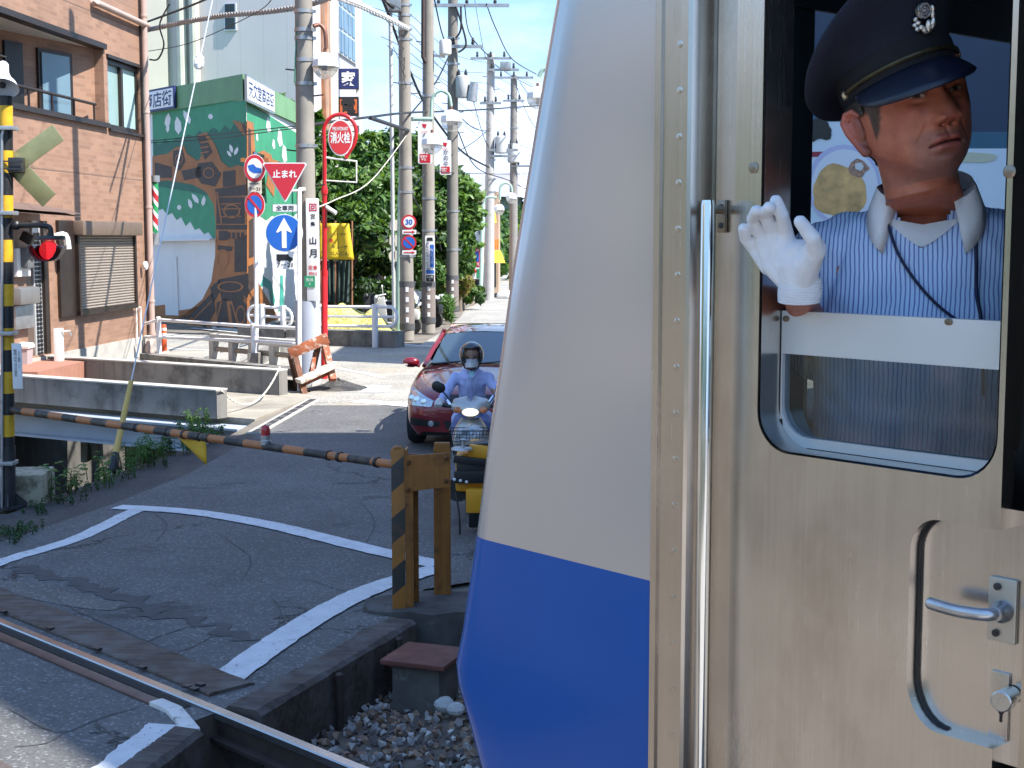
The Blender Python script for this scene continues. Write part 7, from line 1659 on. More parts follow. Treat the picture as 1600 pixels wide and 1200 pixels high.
def tall_sign(label, Y, x0, x1, y0, y1, items, m=sign_white):
    a, c_ = at(x0, (y0 + y1) / 2, Y), at(x1, (y0 + y1) / 2, Y); c = (a + c_) / 2; w = c_.x - a.x; h = at(x0, y0, Y).z - at(x0, y1, Y).z
    t = thing('shop_sign', label, 'sign', Vector((c.x, Y, c.z - h / 2))); o = flat(t, 'sign_board', rounded([(-w / 2, -h / 2), (w / 2, -h / 2), (w / 2, h / 2), (-w / 2, h / 2)], min(w, h) * .15), c, m, 0, .08)
    for it in items:
        if it[0] == 'r': flat(o, 'colour_panel', [(x / 2222 * Y, z / 2222 * Y) for x, z in it[1]], at((x0 + x1) / 2, (y0 + y1) / 2, Y), it[2], .006, .005)
        else: b = MB(); b.text(it[1], at(it[2], it[3], Y) + nf * .014, ux, uz, it[4] / 2222 * Y, it[5] / 2222 * Y, .01); b.build('lettering', [it[6]], o, 0)
    return t
Yz = axB(223)[0].y - .3
for lab, x0, x1, y0, y1 in (('white eel restaurant banner sign behind the front globe lamp', 653, 675, 190, 256), ('white eel restaurant banner sign right of the globe lamps', 687, 705, 219, 273)):
    xm, k = (x0 + x1) / 2, (y1 - y0) / 54; hx, hy = (x1 - x0) / 2, (y1 - y0) / 2
    t = tall_sign(lab, Yz if x0 < 680 else axC(240)[0].y - .35, x0, x1, y0, y1, [('t', 'か\nの\nや', xm + 1, y0 + 28 * k, 7.5 * k, 26 * k, sign_navy), ('r', [(-4, hy - 4), (3, hy - 5), (1, hy - 11), (-3, hy - 9)], sign_red), ('t', 'うなぎ', xm - 1, y0 + 13.5 * k, 8 * k, 2.6 * k, sign_red), ('r', [(-hx * .75, -hy + 2.5), (hx * .75, -hy + 2.5), (hx * .75, -hy + 13 * k), (-hx * .75, -hy + 13 * k)], sign_red), ('t', '営業中\n平日', xm - 2, y1 - 7.5 * k, 9 * k, 7 * k, sign_white)])
    t['group'] = 'white eel restaurant signs'
Yv = axB(400)[0].y - .26
tall_sign('tall blue and white driving service sign wrapped on a pole', Yv, 664.5, 679, 368, 441, [('r', [(-6.2, 20), (-.6, 20), (-.6, -14), (-6.2, -14)], sign_white), ('r', [(.2, 22), (6.3, 22), (6.3, -13), (.2, -13)], sign_blue), ('t', '運\n転\n代\n行\nサ\nー\nビ\nス', 668, 398, 4.5, 40, sign_navy), ('t', 'アシスト', 675.2, 400, 4.8, 26, sign_white), ('t', '0557', 672, 421, 10, 4, sign_navy), ('r', [(-6.2, -25), (6.2, -25), (6.2, -35.5), (-6.2, -35.5)], sign_black), ('r', [(-6.2, -17.5), (6.2, -17.5), (6.2, -23), (-6.2, -23)], sign_blue), ('t', 'ゐの徳\n4', 671.8, 434.5, 9, 8, sign_white), ('r', [(-4, 33), (4, 33), (5, 28), (-5, 28)], sign_black)])
Yw = Yq - .3
t = tall_sign('red and blue parking sign with a white P on the mint lamp post', Yw, 732, 751, 387, 417, [('r', [(-6.8, 8), (6.8, 8), (6.8, -6.5), (-6.8, -6.5)], sign_blue), ('t', 'P', 741.5, 402, 7, 11, sign_white), ('t', '屋根つき', 741.5, 391, 13, 4, sign_white), ('t', '大型車可', 741.5, 412.5, 14, 4.5, sign_white)], mat('parking sign red', (.5, .03, .10), .06, 3, .4))
t = tall_sign('small white sign with red and green arrows below the parking sign', Yw, 731, 750, 418, 436, [('r', [(-7, 6), (-3, 6), (-3, 8), (2, 8), (2, 6), (6, 3), (2, 0), (2, 2), (-3, 2), (-7, 2)], sign_red), ('r', [(4, 7), (9, 7), (9, -8), (4, -8)], sign_green), ('t', 'この先', 737.5, 429, 10, 4, sign_black), ('t', '左折', 737.5, 433, 8, 3, sign_black)])
t = tall_sign('pale upright shop sign above the parking sign with dark brush kanji', Yw + .1, 737, 754, 345, 384, [('t', '味\n好\n山\n月', 741.5, 361, 5.5, 28, sign_navy), ('t', '活\n魚', 749, 360, 3, 14, sign_navy), ('t', 'うなぎ', 745, 379, 10, 3, mteal)], mat('pale blue sign', (.62, .68, .72), .05, 3, .5))

# ------------------------------------------------------------------ overhead cables
wire_m = mat('black cable sheath', (.018, .018, .02), .2, 5, .6); wire_g = mat('grey twisted cable', (.30, .29, .28), .2, 30, .6)
def cable(pts, r, label, m=None, twist=False):
    b = MB(); b.tube(pts, r, 6)
    if twist:
        P = pts
        for ph in (0, math.pi):
            q = []
            for i in range((len(P) - 1) * 8 + 1):
                k = min(i // 8, len(P) - 2); t = i / 8 - k; a = P[k].lerp(P[k + 1], t); q.append(a + Vector((0, math.cos(i * 1.1 + ph), math.sin(i * 1.1 + ph))) * r * 1.1)
            b.tube(q, r * .8, 5)
    b.solo('overhead_cable', m or wire_m, label, 'cable', 'overhead cables along the street')
def px_cable(ends, r, label, m=None, n=10, twist=False):
    P = [at(*e) for e in ends]; cable(smooth_path(P, n), r, label, m, twist)
px_cable([(225, 48, 30), (330, 27, 27), (480, 8, 24), (640, -60, 20)], .03, 'thick grey twisted cable from the tiled house to the corner pole', wire_g, 12, True)
px_cable([(225, 36, 30), (300, 8, 28), (350, -14, 26)], .022, 'black cable leaving the tiled house above the twisted grey one')
px_cable([(526, -6, 23.6), (580, 16, 27), (640, 46, 33.5)], .035, 'pale twisted cable from the corner pole to the reflector pole', mat('pale twisted cable', (.55, .55, .55), .2, 20, .6), 10, True)
px_cable([(232, 80, 30), (300, 66, 28), (400, 20, 24), (430, -10, 22)], .008, 'thin black wire crossing the pale building beside its small window')
px_cable([(265, 6, 29), (252, 30, 29), (250, 45, 29), (256, 70, 29), (247, 92, 29.4), (234, 93, 29.6)], .018, 'drooping black service cable looped beside the drainpipe top')
px_cable([(236, 220, 30), (330, 211, 29), (470, 196, 24)], .009, 'thin wire across the mural, upper one of two')
px_cable([(236, 223, 30), (340, 216, 29), (470, 199, 24)], .009, 'thin wire across the mural, lower one of two')
px_cable([(470, 198, 23.5), (520, 190, 25), (577, 183, 28), (640, 176, 33), (740, 172, 44), (870, 163, 60)], .025, 'black trunk cable running from the corner pole far down the street')
px_cable([(578, 184, 28), (605, 193, 30), (640, 205, 33.5)], .045, 'thick black spliced cable hanging below the trunk cable')
px_cable([(594, -10, 32), (606, 20, 33), (640, 110, 36), (668, 168, 40), (720, 235, 46), (765, 262, 54)], .035, 'thick black cable swooping down past the three concrete poles')
px_cable([(598, -5, 33), (612, 10, 33), (630, 16, 33.6)], .04, 'black looped cable at the reflector pole top')
px_cable([(474, 332, 23.6), (520, 314, 24.6), (580, 282, 29), (640, 205, 33.6)], .012, 'pale stay line from the red hydrant pipe up to the pole', mat('pale stay line', (.5, .48, .4), .1, 9, .6))
px_cable([(678, -5, 37), (690, 50, 39), (703, 84, 41)], .02, 'black cable dropping to the shaded pole from above')
px_cable([(702, 86, 41), (680, 130, 38), (640, 180, 34)], .022, 'black cable sagging from the shaded pole to the reflector pole')
px_cable([(760, 6, 41), (775, 45, 45), (800, 92, 54), (838, 116, 60)], .018, 'black high wire falling from the crossarm to the farthest pole')
px_cable([(726, 8, 41), (735, 55, 46), (766, 90, 54)], .018, 'black high wire between the shaded pole and the grey pole')
px_cable([(712, 10, 41), (722, 40, 41), (728, 70, 41), (716, 82, 41)], .03, 'black jumper cable hanging at the shaded pole, outer loop')
px_cable([(720, 10, 41), (720, 45, 41), (712, 60, 41)], .03, 'black jumper cable hanging at the shaded pole, inner loop')
px_cable([(706, 170, 41), (740, 200, 46), (766, 205, 54)], .015, 'sagging wire between the shaded and grey poles, upper one')
px_cable([(706, 242, 41), (740, 222, 48), (766, 200, 54)], .015, 'rising wire between the shaded and grey poles')
px_cable([(716, 206, 41), (745, 262, 48), (795, 282, 58), (830, 300, 70)], .02, 'cable sagging beyond the grey pole towards the far roof')
px_cable([(740, 160, 46), (766, 232, 54), (805, 225, 60), (860, 245, 70)], .014, 'thin wire passing the transformer towards the train nose')
px_cable([(640, 300, 33.6), (670, 268, 36), (708, 270, 41), (805, 272, 60), (870, 270, 70)], .014, 'thin level wire low behind the white eel signs')
px_cable([(766, 95, 54), (805, 122, 60), (862, 150, 70)], .014, 'short wire between the two far crossarms')
px_cable([(805, 130, 60), (830, 190, 66), (860, 222, 70)], .014, 'wire falling from the farthest pole behind the nose, left one')
px_cable([(812, 128, 60), (836, 160, 66), (866, 185, 70)], .014, 'wire falling from the farthest pole behind the nose, right one')
px_cable([(690, 392, 41), (680, 365, 40), (640, 300, 34)], .02, 'loose cable drooping at the service sign pole')
px_cable([(460, 130, 23.4), (463, 60, 23.4), (466, 20, 23.4)], .012, 'green earth wire running down the corner pole', mat('green earth wire', (.06, .22, .16), .1, 9, .6))
px_cable([(740, -10, 60), (756, 80, 54), (764, 92, 54)], .012, 'faint high wire above the grey pole')
# ------------------------------------------------------------------ trees, plants and far scenery
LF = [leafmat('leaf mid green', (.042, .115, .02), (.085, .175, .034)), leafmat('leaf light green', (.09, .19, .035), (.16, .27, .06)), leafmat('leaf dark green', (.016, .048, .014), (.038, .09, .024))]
LF_Y = leafmat('leaf yellowish', (.16, .15, .03), (.28, .22, .05)); LF_W = leafmat('weed green', (.05, .13, .02), (.11, .22, .045)); LF_D = leafmat('weed dark green', (.02, .06, .015), (.05, .11, .03))
bark = mat('dark bark', (.07, .05, .038), .3, 6, .95, bump=.6, bsc=25)
def leaves_mesh(name, clumps, n, size, mats, parent, seed, flat_=.0, asp=.5):
    rnd = random.Random(seed); V, Fc, MI = [], [], []
    vol = [c[1][0] * c[1][1] * c[1][2] for c in clumps]; tot = sum(vol)
    for (c, r, mi), v in zip(clumps, vol):
        for _ in range(max(6, int(n * v / tot))):
            while True:
                d = Vector((rnd.gauss(0, 1), rnd.gauss(0, 1), rnd.gauss(0, 1)))
                if d.length > .05: break
            d.normalize(); k = rnd.uniform(.55, 1.05) ** .6
            k *= 1 + .22 * noise.noise(Vector((d.x * 2.2 + c[0], d.y * 2.2 + c[1], d.z * 2.2)))
            p = Vector((c[0] + d.x * r[0] * k, c[1] + d.y * r[1] * k, c[2] + d.z * r[2] * k))
            nrm = (d * .7 + Vector((rnd.uniform(-1, 1), rnd.uniform(-1, 1), rnd.uniform(-.3, 1.1)))).normalized()
            a = nrm.orthogonal().normalized(); a = Quaternion(nrm, rnd.uniform(0, 6.28)) @ a; bb = nrm.cross(a); s = size * rnd.uniform(.55, 1.6)
            i = len(V); V += [p - a * s, p + bb * s * asp - nrm * s * .12, p + a * s, p - bb * s * asp - nrm * s * .12]; Fc.append((i, i + 1, i + 2, i + 3))
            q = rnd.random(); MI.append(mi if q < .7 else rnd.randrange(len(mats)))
    me = bpy.data.meshes.new(name); me.from_pydata(V, [], Fc)
    for m in mats: me.materials.append(m)
    me.polygons.foreach_set('material_index', MI)
    if parent is not None: me.transform(root_m(parent).inverted())
    o = bpy.data.objects.new(name, me); COL.objects.link(o)
    if parent is not None: o.parent = parent
    return o
def branches(t, base, top_pts, r):
    b = MB(); fork = base + Vector((0, 0, (sum(p.z for p in top_pts) / len(top_pts) - base.z) * .45))
    mid = base.lerp(fork, .5) + Vector((.08, .05, 0)); b.tube(smooth_path([base, mid, fork], 5), [r * (1 - .35 * i / 10) for i in range(11)], 10)
    for p in top_pts:
        q = fork.lerp(p, .5) + Vector((.1, -.1, .15)); pts = smooth_path([fork - Vector((0, 0, .1)), q, p], 5); b.tube(pts, [r * .55 * (1 - .8 * i / (len(pts) - 1)) for i in range(len(pts))], 7)
    b.build('trunk', [bark], t, 60)
def tree(label, base, clumps, n, size, seed, r=.16, name='street_tree', mats=None, group='leafy trees behind the stall'):
    rn = random.Random(seed); n = int(n * .9)
    if n > 3000:
        for c in list(clumps):
            for _ in range(5):
                d = Vector((rn.gauss(0, 1), rn.gauss(0, 1) - .5, rn.gauss(.3, 1))).normalized(); k = rn.uniform(.95, 1.35); s_ = rn.uniform(.18, .36); clumps.append(((c[0][0] + d.x * c[1][0] * k, c[0][1] + d.y * c[1][1] * k, c[0][2] + d.z * c[1][2] * k), (c[1][0] * s_ * 1.5, c[1][1] * s_, c[1][2] * s_ * .7), 1))
    t = thing(name, label, 'tree', base, 0, group); branches(t, base, [Vector(c[0]) for c in clumps[:7]], r)
    leaves_mesh('crown', clumps, n, size, mats or LF, t, seed); return t
def cl(px, py, Y, rx, ry, mi=0, rd=None): p = at(px, py, Y); return ((p.x, p.y, p.z), (rx / 2222 * Y, rd or (rx / 2222 * Y), ry / 2222 * Y), mi)
def gb(px, Y): p = at(px, 600, Y); p.z = 0; return p
tree('broad tree with bright leaf sprays above the yellow banner', gb(545, 39), [cl(520, 320, 38.5, 36, 34, 0), cl(560, 300, 38.5, 40, 36, 1), cl(590, 330, 38, 36, 32, 0), cl(545, 350, 38, 40, 26, 2), cl(508, 285, 39, 22, 28, 0), cl(600, 290, 39, 28, 28, 1), cl(575, 365, 37.6, 40, 22, 2), cl(530, 385, 38, 36, 20, 2)], 9000, .12, 1)  # low clumps darker, high clumps lighter: crown shading put into leaf colour
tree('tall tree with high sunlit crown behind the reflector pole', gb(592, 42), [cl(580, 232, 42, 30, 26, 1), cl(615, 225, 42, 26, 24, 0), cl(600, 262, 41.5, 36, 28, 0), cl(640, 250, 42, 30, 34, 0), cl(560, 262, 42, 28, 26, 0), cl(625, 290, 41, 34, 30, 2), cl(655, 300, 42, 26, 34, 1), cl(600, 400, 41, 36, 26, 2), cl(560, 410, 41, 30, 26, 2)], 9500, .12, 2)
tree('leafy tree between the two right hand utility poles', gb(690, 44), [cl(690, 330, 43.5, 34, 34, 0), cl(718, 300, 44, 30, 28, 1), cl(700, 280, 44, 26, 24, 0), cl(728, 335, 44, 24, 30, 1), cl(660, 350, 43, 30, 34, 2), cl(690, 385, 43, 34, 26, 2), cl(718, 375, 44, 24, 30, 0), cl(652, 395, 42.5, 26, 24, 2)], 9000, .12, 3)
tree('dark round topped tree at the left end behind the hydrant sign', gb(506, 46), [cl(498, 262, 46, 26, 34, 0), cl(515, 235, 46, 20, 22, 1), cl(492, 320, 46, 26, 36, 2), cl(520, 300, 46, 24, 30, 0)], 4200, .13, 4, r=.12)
tree('big leafed fig tree on the roof edge behind the green shop', at(440, 250, 46.2), [cl(434, 160, 46, 12, 10, 1), cl(446, 172, 46, 14, 12, 0), cl(462, 185, 46, 14, 14, 1), cl(455, 210, 46, 16, 14, 0), cl(478, 205, 46, 14, 16, 0), cl(496, 190, 46, 10, 12, 1)], 420, .24, 5, r=.05, name='fig_tree', mats=[LF[1], LF[0], LF_W], group=None)
# dim undergrowth and shrubs
def shrub(label, px, py, Y, w, h, n, size, seed, mats, name='shrub', asp=.5):
    base = at(px, py + h / 2, Y); t = thing(name, label, 'shrub', base, 0, 'shrubs and garden plants'); k = Y / 2222; rnd = random.Random(seed); c0 = at(px, py, Y)
    cls = [((c0.x + rnd.uniform(-.4, .4) * w * k, c0.y + rnd.uniform(-.3, .3), c0.z + rnd.uniform(-.3, .3) * h * k), (w * k * rnd.uniform(.25, .4), w * k * .3, h * k * rnd.uniform(.28, .4)), rnd.randrange(len(mats))) for _ in range(6)]
    leaves_mesh('foliage', cls, n, size, mats, t, seed, 0, asp)
    b = MB()
    for i in range(1): b.tube([base + Vector((rnd.uniform(-.1, .1), 0, 0)), Vector(cls[i][0])], .015, 5)
    b.build('stem', [bark], t)
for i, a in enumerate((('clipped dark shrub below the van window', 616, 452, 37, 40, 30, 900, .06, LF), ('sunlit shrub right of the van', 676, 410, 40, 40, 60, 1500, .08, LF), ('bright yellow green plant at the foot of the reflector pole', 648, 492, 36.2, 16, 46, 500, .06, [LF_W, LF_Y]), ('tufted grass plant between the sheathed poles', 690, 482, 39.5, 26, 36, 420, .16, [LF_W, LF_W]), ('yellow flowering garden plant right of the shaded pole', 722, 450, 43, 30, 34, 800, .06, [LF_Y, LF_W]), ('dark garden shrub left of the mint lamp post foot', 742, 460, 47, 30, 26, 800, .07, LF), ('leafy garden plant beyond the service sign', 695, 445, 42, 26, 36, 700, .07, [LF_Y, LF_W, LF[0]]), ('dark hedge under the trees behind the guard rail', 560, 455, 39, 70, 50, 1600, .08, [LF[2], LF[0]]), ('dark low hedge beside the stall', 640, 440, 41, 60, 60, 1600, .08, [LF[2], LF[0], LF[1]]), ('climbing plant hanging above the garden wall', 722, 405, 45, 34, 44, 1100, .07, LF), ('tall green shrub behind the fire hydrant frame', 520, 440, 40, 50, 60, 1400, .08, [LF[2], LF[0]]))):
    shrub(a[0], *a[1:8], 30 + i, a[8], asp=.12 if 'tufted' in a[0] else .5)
# weeds along the canal edge
def weed(label, p, h, n, seed, m, lean=0.0, fern=False):
    rnd = random.Random(seed); t = thing('weed', label, 'weed', p, 0, 'weeds along the canal edge'); b = MB(); b2 = MB(); b2.mi = 0
    for i in range(n):
        a = rnd.uniform(0, 6.28); l = h * rnd.uniform(.55, 1.1); d = Vector((math.cos(a), math.sin(a) * .7, 0)) * rnd.uniform(.1, .45) * l; base = p + Vector((rnd.uniform(-.14, .14), rnd.uniform(-.14, .14), 0))
        pts = [base + d * (t_ ** 1.5) + Vector((0, 0, l * t_ * (1 - .25 * t_))) for t_ in (0, .25, .5, .75, 1)]; b.tube(pts, [.006, .005, .004, .003, .002], 5)
        for k in range(3 if not fern else 7):
            for s in (-1, 1, 0):
                t_ = (.35 + .65 * k / (2 if not fern else 6)); q = pts[0].lerp(pts[-1], t_) if t_ < 1 else pts[-1]; q = base + d * (t_ ** 1.5) + Vector((0, 0, l * t_ * (1 - .25 * t_)))
                az = a + s * 1.4 + rnd.uniform(-.5, .5); L_ = h * rnd.uniform(.16, .3) * (.6 if fern else 1); w = L_ * (.18 if fern else .32); o_ = Vector((math.cos(az), math.sin(az), rnd.uniform(-.3, .35))).normalized(); sd = o_.cross(Vector((0, 0, 1))).normalized() * w
                b2.poly([q, q + o_ * L_ * .45 + sd, q + o_ * L_ + Vector((0, 0, -.02)), q + o_ * L_ * .45 - sd])
    me = bpy.data.meshes.new('x'); b.bm.to_mesh(me); b.bm.free(); b2.add_mesh(me, Matrix()); b2.build('foliage', [m], t, 0)
rnd = random.Random(9)
wd = ((85, 778, .42, 5, 0), (100, 770, .34, 4, 0), (148, 752, .34, 5, 0), (160, 760, .24, 6, 0), (128, 768, .16, 8, 1), (110, 785, .14, 7, 1), (205, 735, .36, 7, 2), (225, 728, .42, 8, 2), (196, 742, .28, 6, 2), (240, 720, .36, 7, 2), (262, 712, .30, 7, 1), (280, 708, .32, 7, 2), (300, 700, .42, 8, 2), (318, 693, .5, 7, 2), (330, 690, .28, 6, 0), (338, 684, .2, 5, 1), (70, 790, .14, 5, 1), (182, 748, .18, 6, 1), (248, 728, .14, 8, 1), (310, 662, .34, 5, 2), (20, 838, .12, 9, 1), (35, 830, .12, 9, 1), (5, 845, .13, 9, 1), (60, 800, .1, 8, 1))
wn3 = ('broad leafed green weed', 'low grassy weed', 'feathery upright weed')
where = ['beside the concrete block', 'just right of the concrete block', 'left of the stay wire foot', 'low beside the stay wire foot', 'between the block and the stay wire', 'on the asphalt lip near the block', 'behind the stay wire boot', 'right of the stay wire boot, tallest there', 'close against the stay wire boot', 'below the boom middle', 'below the boom, left of the pennant', 'left of the yellow pennant', 'right behind the yellow pennant', 'tall behind the pennant tip', 'right of the pennant on the road edge', 'at the bridge end of the verge', 'at the foot of the concrete block', 'in front of the stay wire boot', 'sprawling on the asphalt below the boom', 'growing on the bridge girder', 'in the left grass patch, middle', 'in the left grass patch, right', 'at the left edge of the picture', 'right of the signal post base']
for i, ((px, py, h, n, k), wh) in enumerate(zip(wd, where)): weed('%s %s' % (wn3[k], wh), gr(px, py) if px != 310 else at(310, 668, 18.4), h, n, 50 + i, (LF_W, LF_D, LF_W)[k], fern=k == 2)
# canal bank stones lit through the bridge opening
for i, (px, py, w, h) in enumerate(((136, 700, .12, .4), (152, 703, .10, .35), (218, 712, .16, .6), (235, 712, .12, .55), (262, 702, .3, .4), (285, 700, .2, .4))):
    p = at(px, py, 22.4); b = MB(); b.box(p, (w, .3, h), None, .03)
    for v in b.bm.verts: v.co += Vector((.03, .03, .03)) * noise.noise(v.co * 6)
    b.solo('bank_stone', concrete_pale, 'pale upright bank stone under the bridge, ' + ['leftmost in the dark', 'second in the dark', 'tall one left of the weeds', 'slim one among the weeds', 'wide one near the road', 'last one beside the road'][i], 'stone', 'bank stones under the bridge', sm=30)

# restaurant with orange awnings and the far roofs, hills
YR = 58; r0 = gb(742, YR); rt_ = thing('restaurant', 'low beige restaurant with yellow and orange awnings far down the street', 'building', r0)
def rb(px, py, dy=0): return at(px, py, YR + dy)
b = MB(); a, c = rb(738, 300), rb(779, 470); b.box(((a.x + c.x) / 2, YR + 4, (a.z) / 2), (c.x - a.x, 8, a.z)); b.build('wall', [mat('beige render', (.45, .33, .24), .1, 1, .9)], rt_, 0)
orange_a = mat('orange awning', (.68, .16, .03), .1, 4, .6); yel_a = mat('yellow awning', (.75, .45, .04), .08, 3, .6)
b = MB(); q0, q1 = rb(718, 388, -.4), rb(780, 388, -.4); zt_ = rb(740, 375).z; zb_ = rb(740, 390).z; n_ = 22; rows_ = []
for i in range(n_ * 4 + 1):
    x = q0.x + (q1.x - q0.x) * i / (n_ * 4); w_ = .05 * abs(math.sin(math.pi * i / 4)); rows_.append([Vector((x, YR - .1, zt_ + w_)), Vector((x, YR - .9, zb_ + w_))])
b.grid(rows_); b.build('tile_awning', [orange_a], rt_)
b = MB(); q0, q1 = rb(722, 395, -.3), rb(782, 395, -.3); z1_, z0_ = rb(740, 391).z, rb(740, 410).z; b.grid([[Vector((q0.x, YR - .1, z1_)), Vector((q0.x, YR - 1.0, z0_))], [Vector((q1.x, YR - .1, z1_)), Vector((q1.x + .2, YR - 1.0, z0_))]]); b.build('canvas_awning', [yel_a], rt_, 0)
b = MB(); b.grid([[rb(757, 325, -.1), rb(755, 348, -.5)], [rb(773, 325, -.1), rb(776, 348, -.5)]]); b.build('canvas_awning', [yel_a], rt_, 0)
b = MB(); b.box(rb(752, 425, -.05) , (1.2, .1, 1.2)); b.box(rb(756, 318, -.05), (.5, .1, .12)); b.build('window', [dark_glass], rt_, 0)
b = MB(); b.box(rb(790, 468, -1.5), (1.5, .6, .5), None, .05); b.solo('planter_box', dark_metal, 'dark long planter box at the far road end', 'planter')
me = blob([([rb(782, 462, -2.5), rb(793, 461, -2.5)], [.16, .2])], [], .04, 3); o = mesh_obj('white_bag', me, [white]); tag(o, 'white tied rubbish bag at the far road edge', 'bag')
t = thing('garden_wall', 'low brown planter wall with plants right of the shaded pole', 'garden wall', gr(735, 478)); b = MB(); a, c = gr(712, 486), gr(748, 472); b.beam(a + Vector((0, .2, .15)), c + Vector((0, .2, .15)), .3, .42); b.build('wall_body', [mat('brown planter concrete', (.20, .16, .12), .2, 3, .9)], t, 0)
for i, (px, m, l) in enumerate(((714, (.16, .08, .05), 'brown flower pot on the pavement by the shaded pole'), (725, (.12, .28, .34), 'pale teal flower pot on the pavement'), (732, (.10, .09, .08), 'dark flower pot near the mint lamp post foot'))):
    p = gr(px, 484 - i * 3); b = MB(); b.lathe([(.13, 0), (.17, .3), (.185, .3), (.185, .34), (.15, .34), (.0, .3)], p, n=16); b.solo('flower_pot', mat('pot ' + str(i), m, .1, 5, .7), l, 'flower pot', 'flower pots on the pavement')
pv = asphalt('pale pavement', (.30, .285, .26), .3)
b = MB(); b.poly([(*G2(708, 506), .02), (*G2(800, 506), .02), (1.8, 70, .02), (-2.2, 70, .02), (*G2(745, 474), .02)]); b.solo('pavement', pv, None, None, kind='structure', sm=0)
far_roof = mat('far grey roof', (.30, .29, .33), .06, .3, .7)
YF = 130; t = thing('far_hall', 'large far building with a grey pitched roof above the trees', 'building', gb(775, YF)); b = MB()
a, c, d, e = at(735, 306, YF), at(815, 308, YF), at(812, 268, YF + 12), at(752, 274, YF + 12)
b.poly([a, c, d, e]); b.build('roof', [far_roof], t, 0); b = MB(); b.poly([c, d + Vector((0, 0, -.3)), d + Vector((6, 4, -3)), Vector((c.x + 6, c.y + 2, c.z - 1.5))]); b.build('roof_side', [mat('far white gable', (.55, .55, .57), .05, 1, .8)], t, 0); b = MB(); b.box(((a.x + c.x) / 2, YF + 10, a.z / 2), (c.x - a.x, 18, a.z)); b.build('wall', [plaster], t, 0)
# wooded hill behind everything
hill_m = mat('hill ground', (.04, .07, .02), .3, .05, .95)
b = MB(); rows_ = []
for i in range(41):
    x = -120 + i * 6; rows_.append([Vector((x, 95 + j * 9, max(-.2, (j / 7) ** .8 * (4.6 + 2.0 * noise.noise(Vector((x * .03, 0, 3))) + max(0, (x - 5)) * .03)))) for j in range(8)])
b.grid(rows_); b.solo('hill', hill_m, None, None, kind='structure', sm=80)
rnd = random.Random(21); cls = []
for i in range(150):
    x = rnd.uniform(-30, 14); y = rnd.uniform(78, 150); z = max(.5, min(4.2, (y - 85) * .06)) + 1.0
    cls.append(((x, y, z), (rnd.uniform(1.5, 3.2), 2.0, rnd.uniform(1.4, 2.8)), rnd.randrange(3)))
o = leaves_mesh('far_woods', cls, 26000, .26, LF, None, 77); tag(o, 'far wooded slope at the end of the street', 'woods', kind='stuff')
# leafy trees beyond the yard on the left of the picture, outside the frame: mirrored in the steel
for i, (x, y) in enumerate(((-15, 1.5), (-16, -3.5))):
    tree('leafy yard tree facing the train, ' + ('the one by the crossing' if i == 0 else 'the one by the ochre house'), Vector((x, y, 0)), [((x + q[0], y + q[1], q[2]), (q[3], q[3], q[3] * .8), k % 3) for k, q in enumerate(((0, 0, 3.6, 1.5), (1, .6, 3.0, 1.1), (-.8, -.7, 3.1, 1.1), (.2, -1, 2.6, 1.0)))], 2500, .13, 90 + i, r=.12, group='yard trees')
hp0, hp1 = TM @ Vector((-8, -7.6, 0)), TM @ Vector((9.5, -7.6, 0)); cls = []
rnd = random.Random(31)
for i in range(26): p = hp0.lerp(hp1, i / 25); cls.append(((p.x, p.y, 1.9 + rnd.uniform(-.2, .2)), (.6, .5, 1.1 + rnd.uniform(-.1, .3)), i % 3))
t = thing('hedge', 'tall leafy hedge behind the white picket fence on the platform', 'hedge', hp0.lerp(hp1, .5)); leaves_mesh('foliage', cls, 9000, .10, LF, t, 33)
rnd = random.Random(5)
for i in range(9):
    y0 = 4 + i * 15; px_cable([(560 + i * 9, y0 - 20 + rnd.uniform(-15, 15), 30), (640, y0 + 18, 34), (707, y0 + 70 + rnd.uniform(-20, 20), 41), (766, 100 + i * 16, 54), (812, 122 + i * 18, 60), (866, 150 + i * 20, 74)], .007, 'thin street wire fanning past all the poles, ' + ['topmost', 'second', 'third', 'fourth', 'fifth', 'sixth', 'seventh', 'eighth', 'lowest'][i] + ' of the fan')
# ------------------------------------------------------------------ vehicles
car_red = mat('dark red car paint', (.22, .006, .013), .06, 1, .28, .25, coat=1.0, rv=.03)
lens_c = mat('headlight clear lens', (.55, .58, .60), .3, 30, .08, .6, coat=1); tyre_m = mat('tyre rubber', (.02, .02, .02), .2, 9, .8); lit = mat('lit headlamp', (.9, .85, .75), .05, 3, .2, emit=((1, .84, .68), .5))
carglass = NT('car windscreen'); carglass.set(Base_Color=(.03, .05, .06), Roughness=.03, Specular_IOR_Level=.9, Coat_Weight=1.0, Coat_Roughness=.02)
def interp(T, y):
    for (a, va), (c, vc) in zip(T, T[1:]):
        if a >= y >= c: return va + (vc - va) * (a - y) / (a - c)
    return T[-1][1] if y < T[-1][0] else T[0][1]
CP_ = gr(756, 690); CP_.y = 18.6
car = thing('red_car', 'dark red hatchback waiting behind the scooter rider at the crossing', 'car', (-.34, 17.75, 0), R(180 - 4), sc=.86)
Wt = [(2.30, .50), (2.26, .66), (2.18, .78), (2.0, .855), (1.6, .885), (.8, .89), (-1.4, .89), (-2.0, .83), (-2.2, .74), (-2.28, .6)]
Hz = [(2.30, .58), (2.25, .70), (2.1, .79), (1.8, .87), (1.4, .95), (1.0, 1.0), (.8, 1.03), (-1.2, 1.06), (-2.1, 1.08), (-2.28, .95)]
Sz = [(2.30, .52), (2.2, .64), (2.0, .74), (1.6, .84), (.9, .93), (-1.4, .98), (-2.2, .97), (-2.28, .85)]
ys = [2.30, 2.27, 2.22, 2.14, 2.02, 1.85, 1.6, 1.3, 1.0, .8, .4, -.2, -.8, -1.4, -1.9, -2.15, -2.28]
b = MB(); rows_ = []
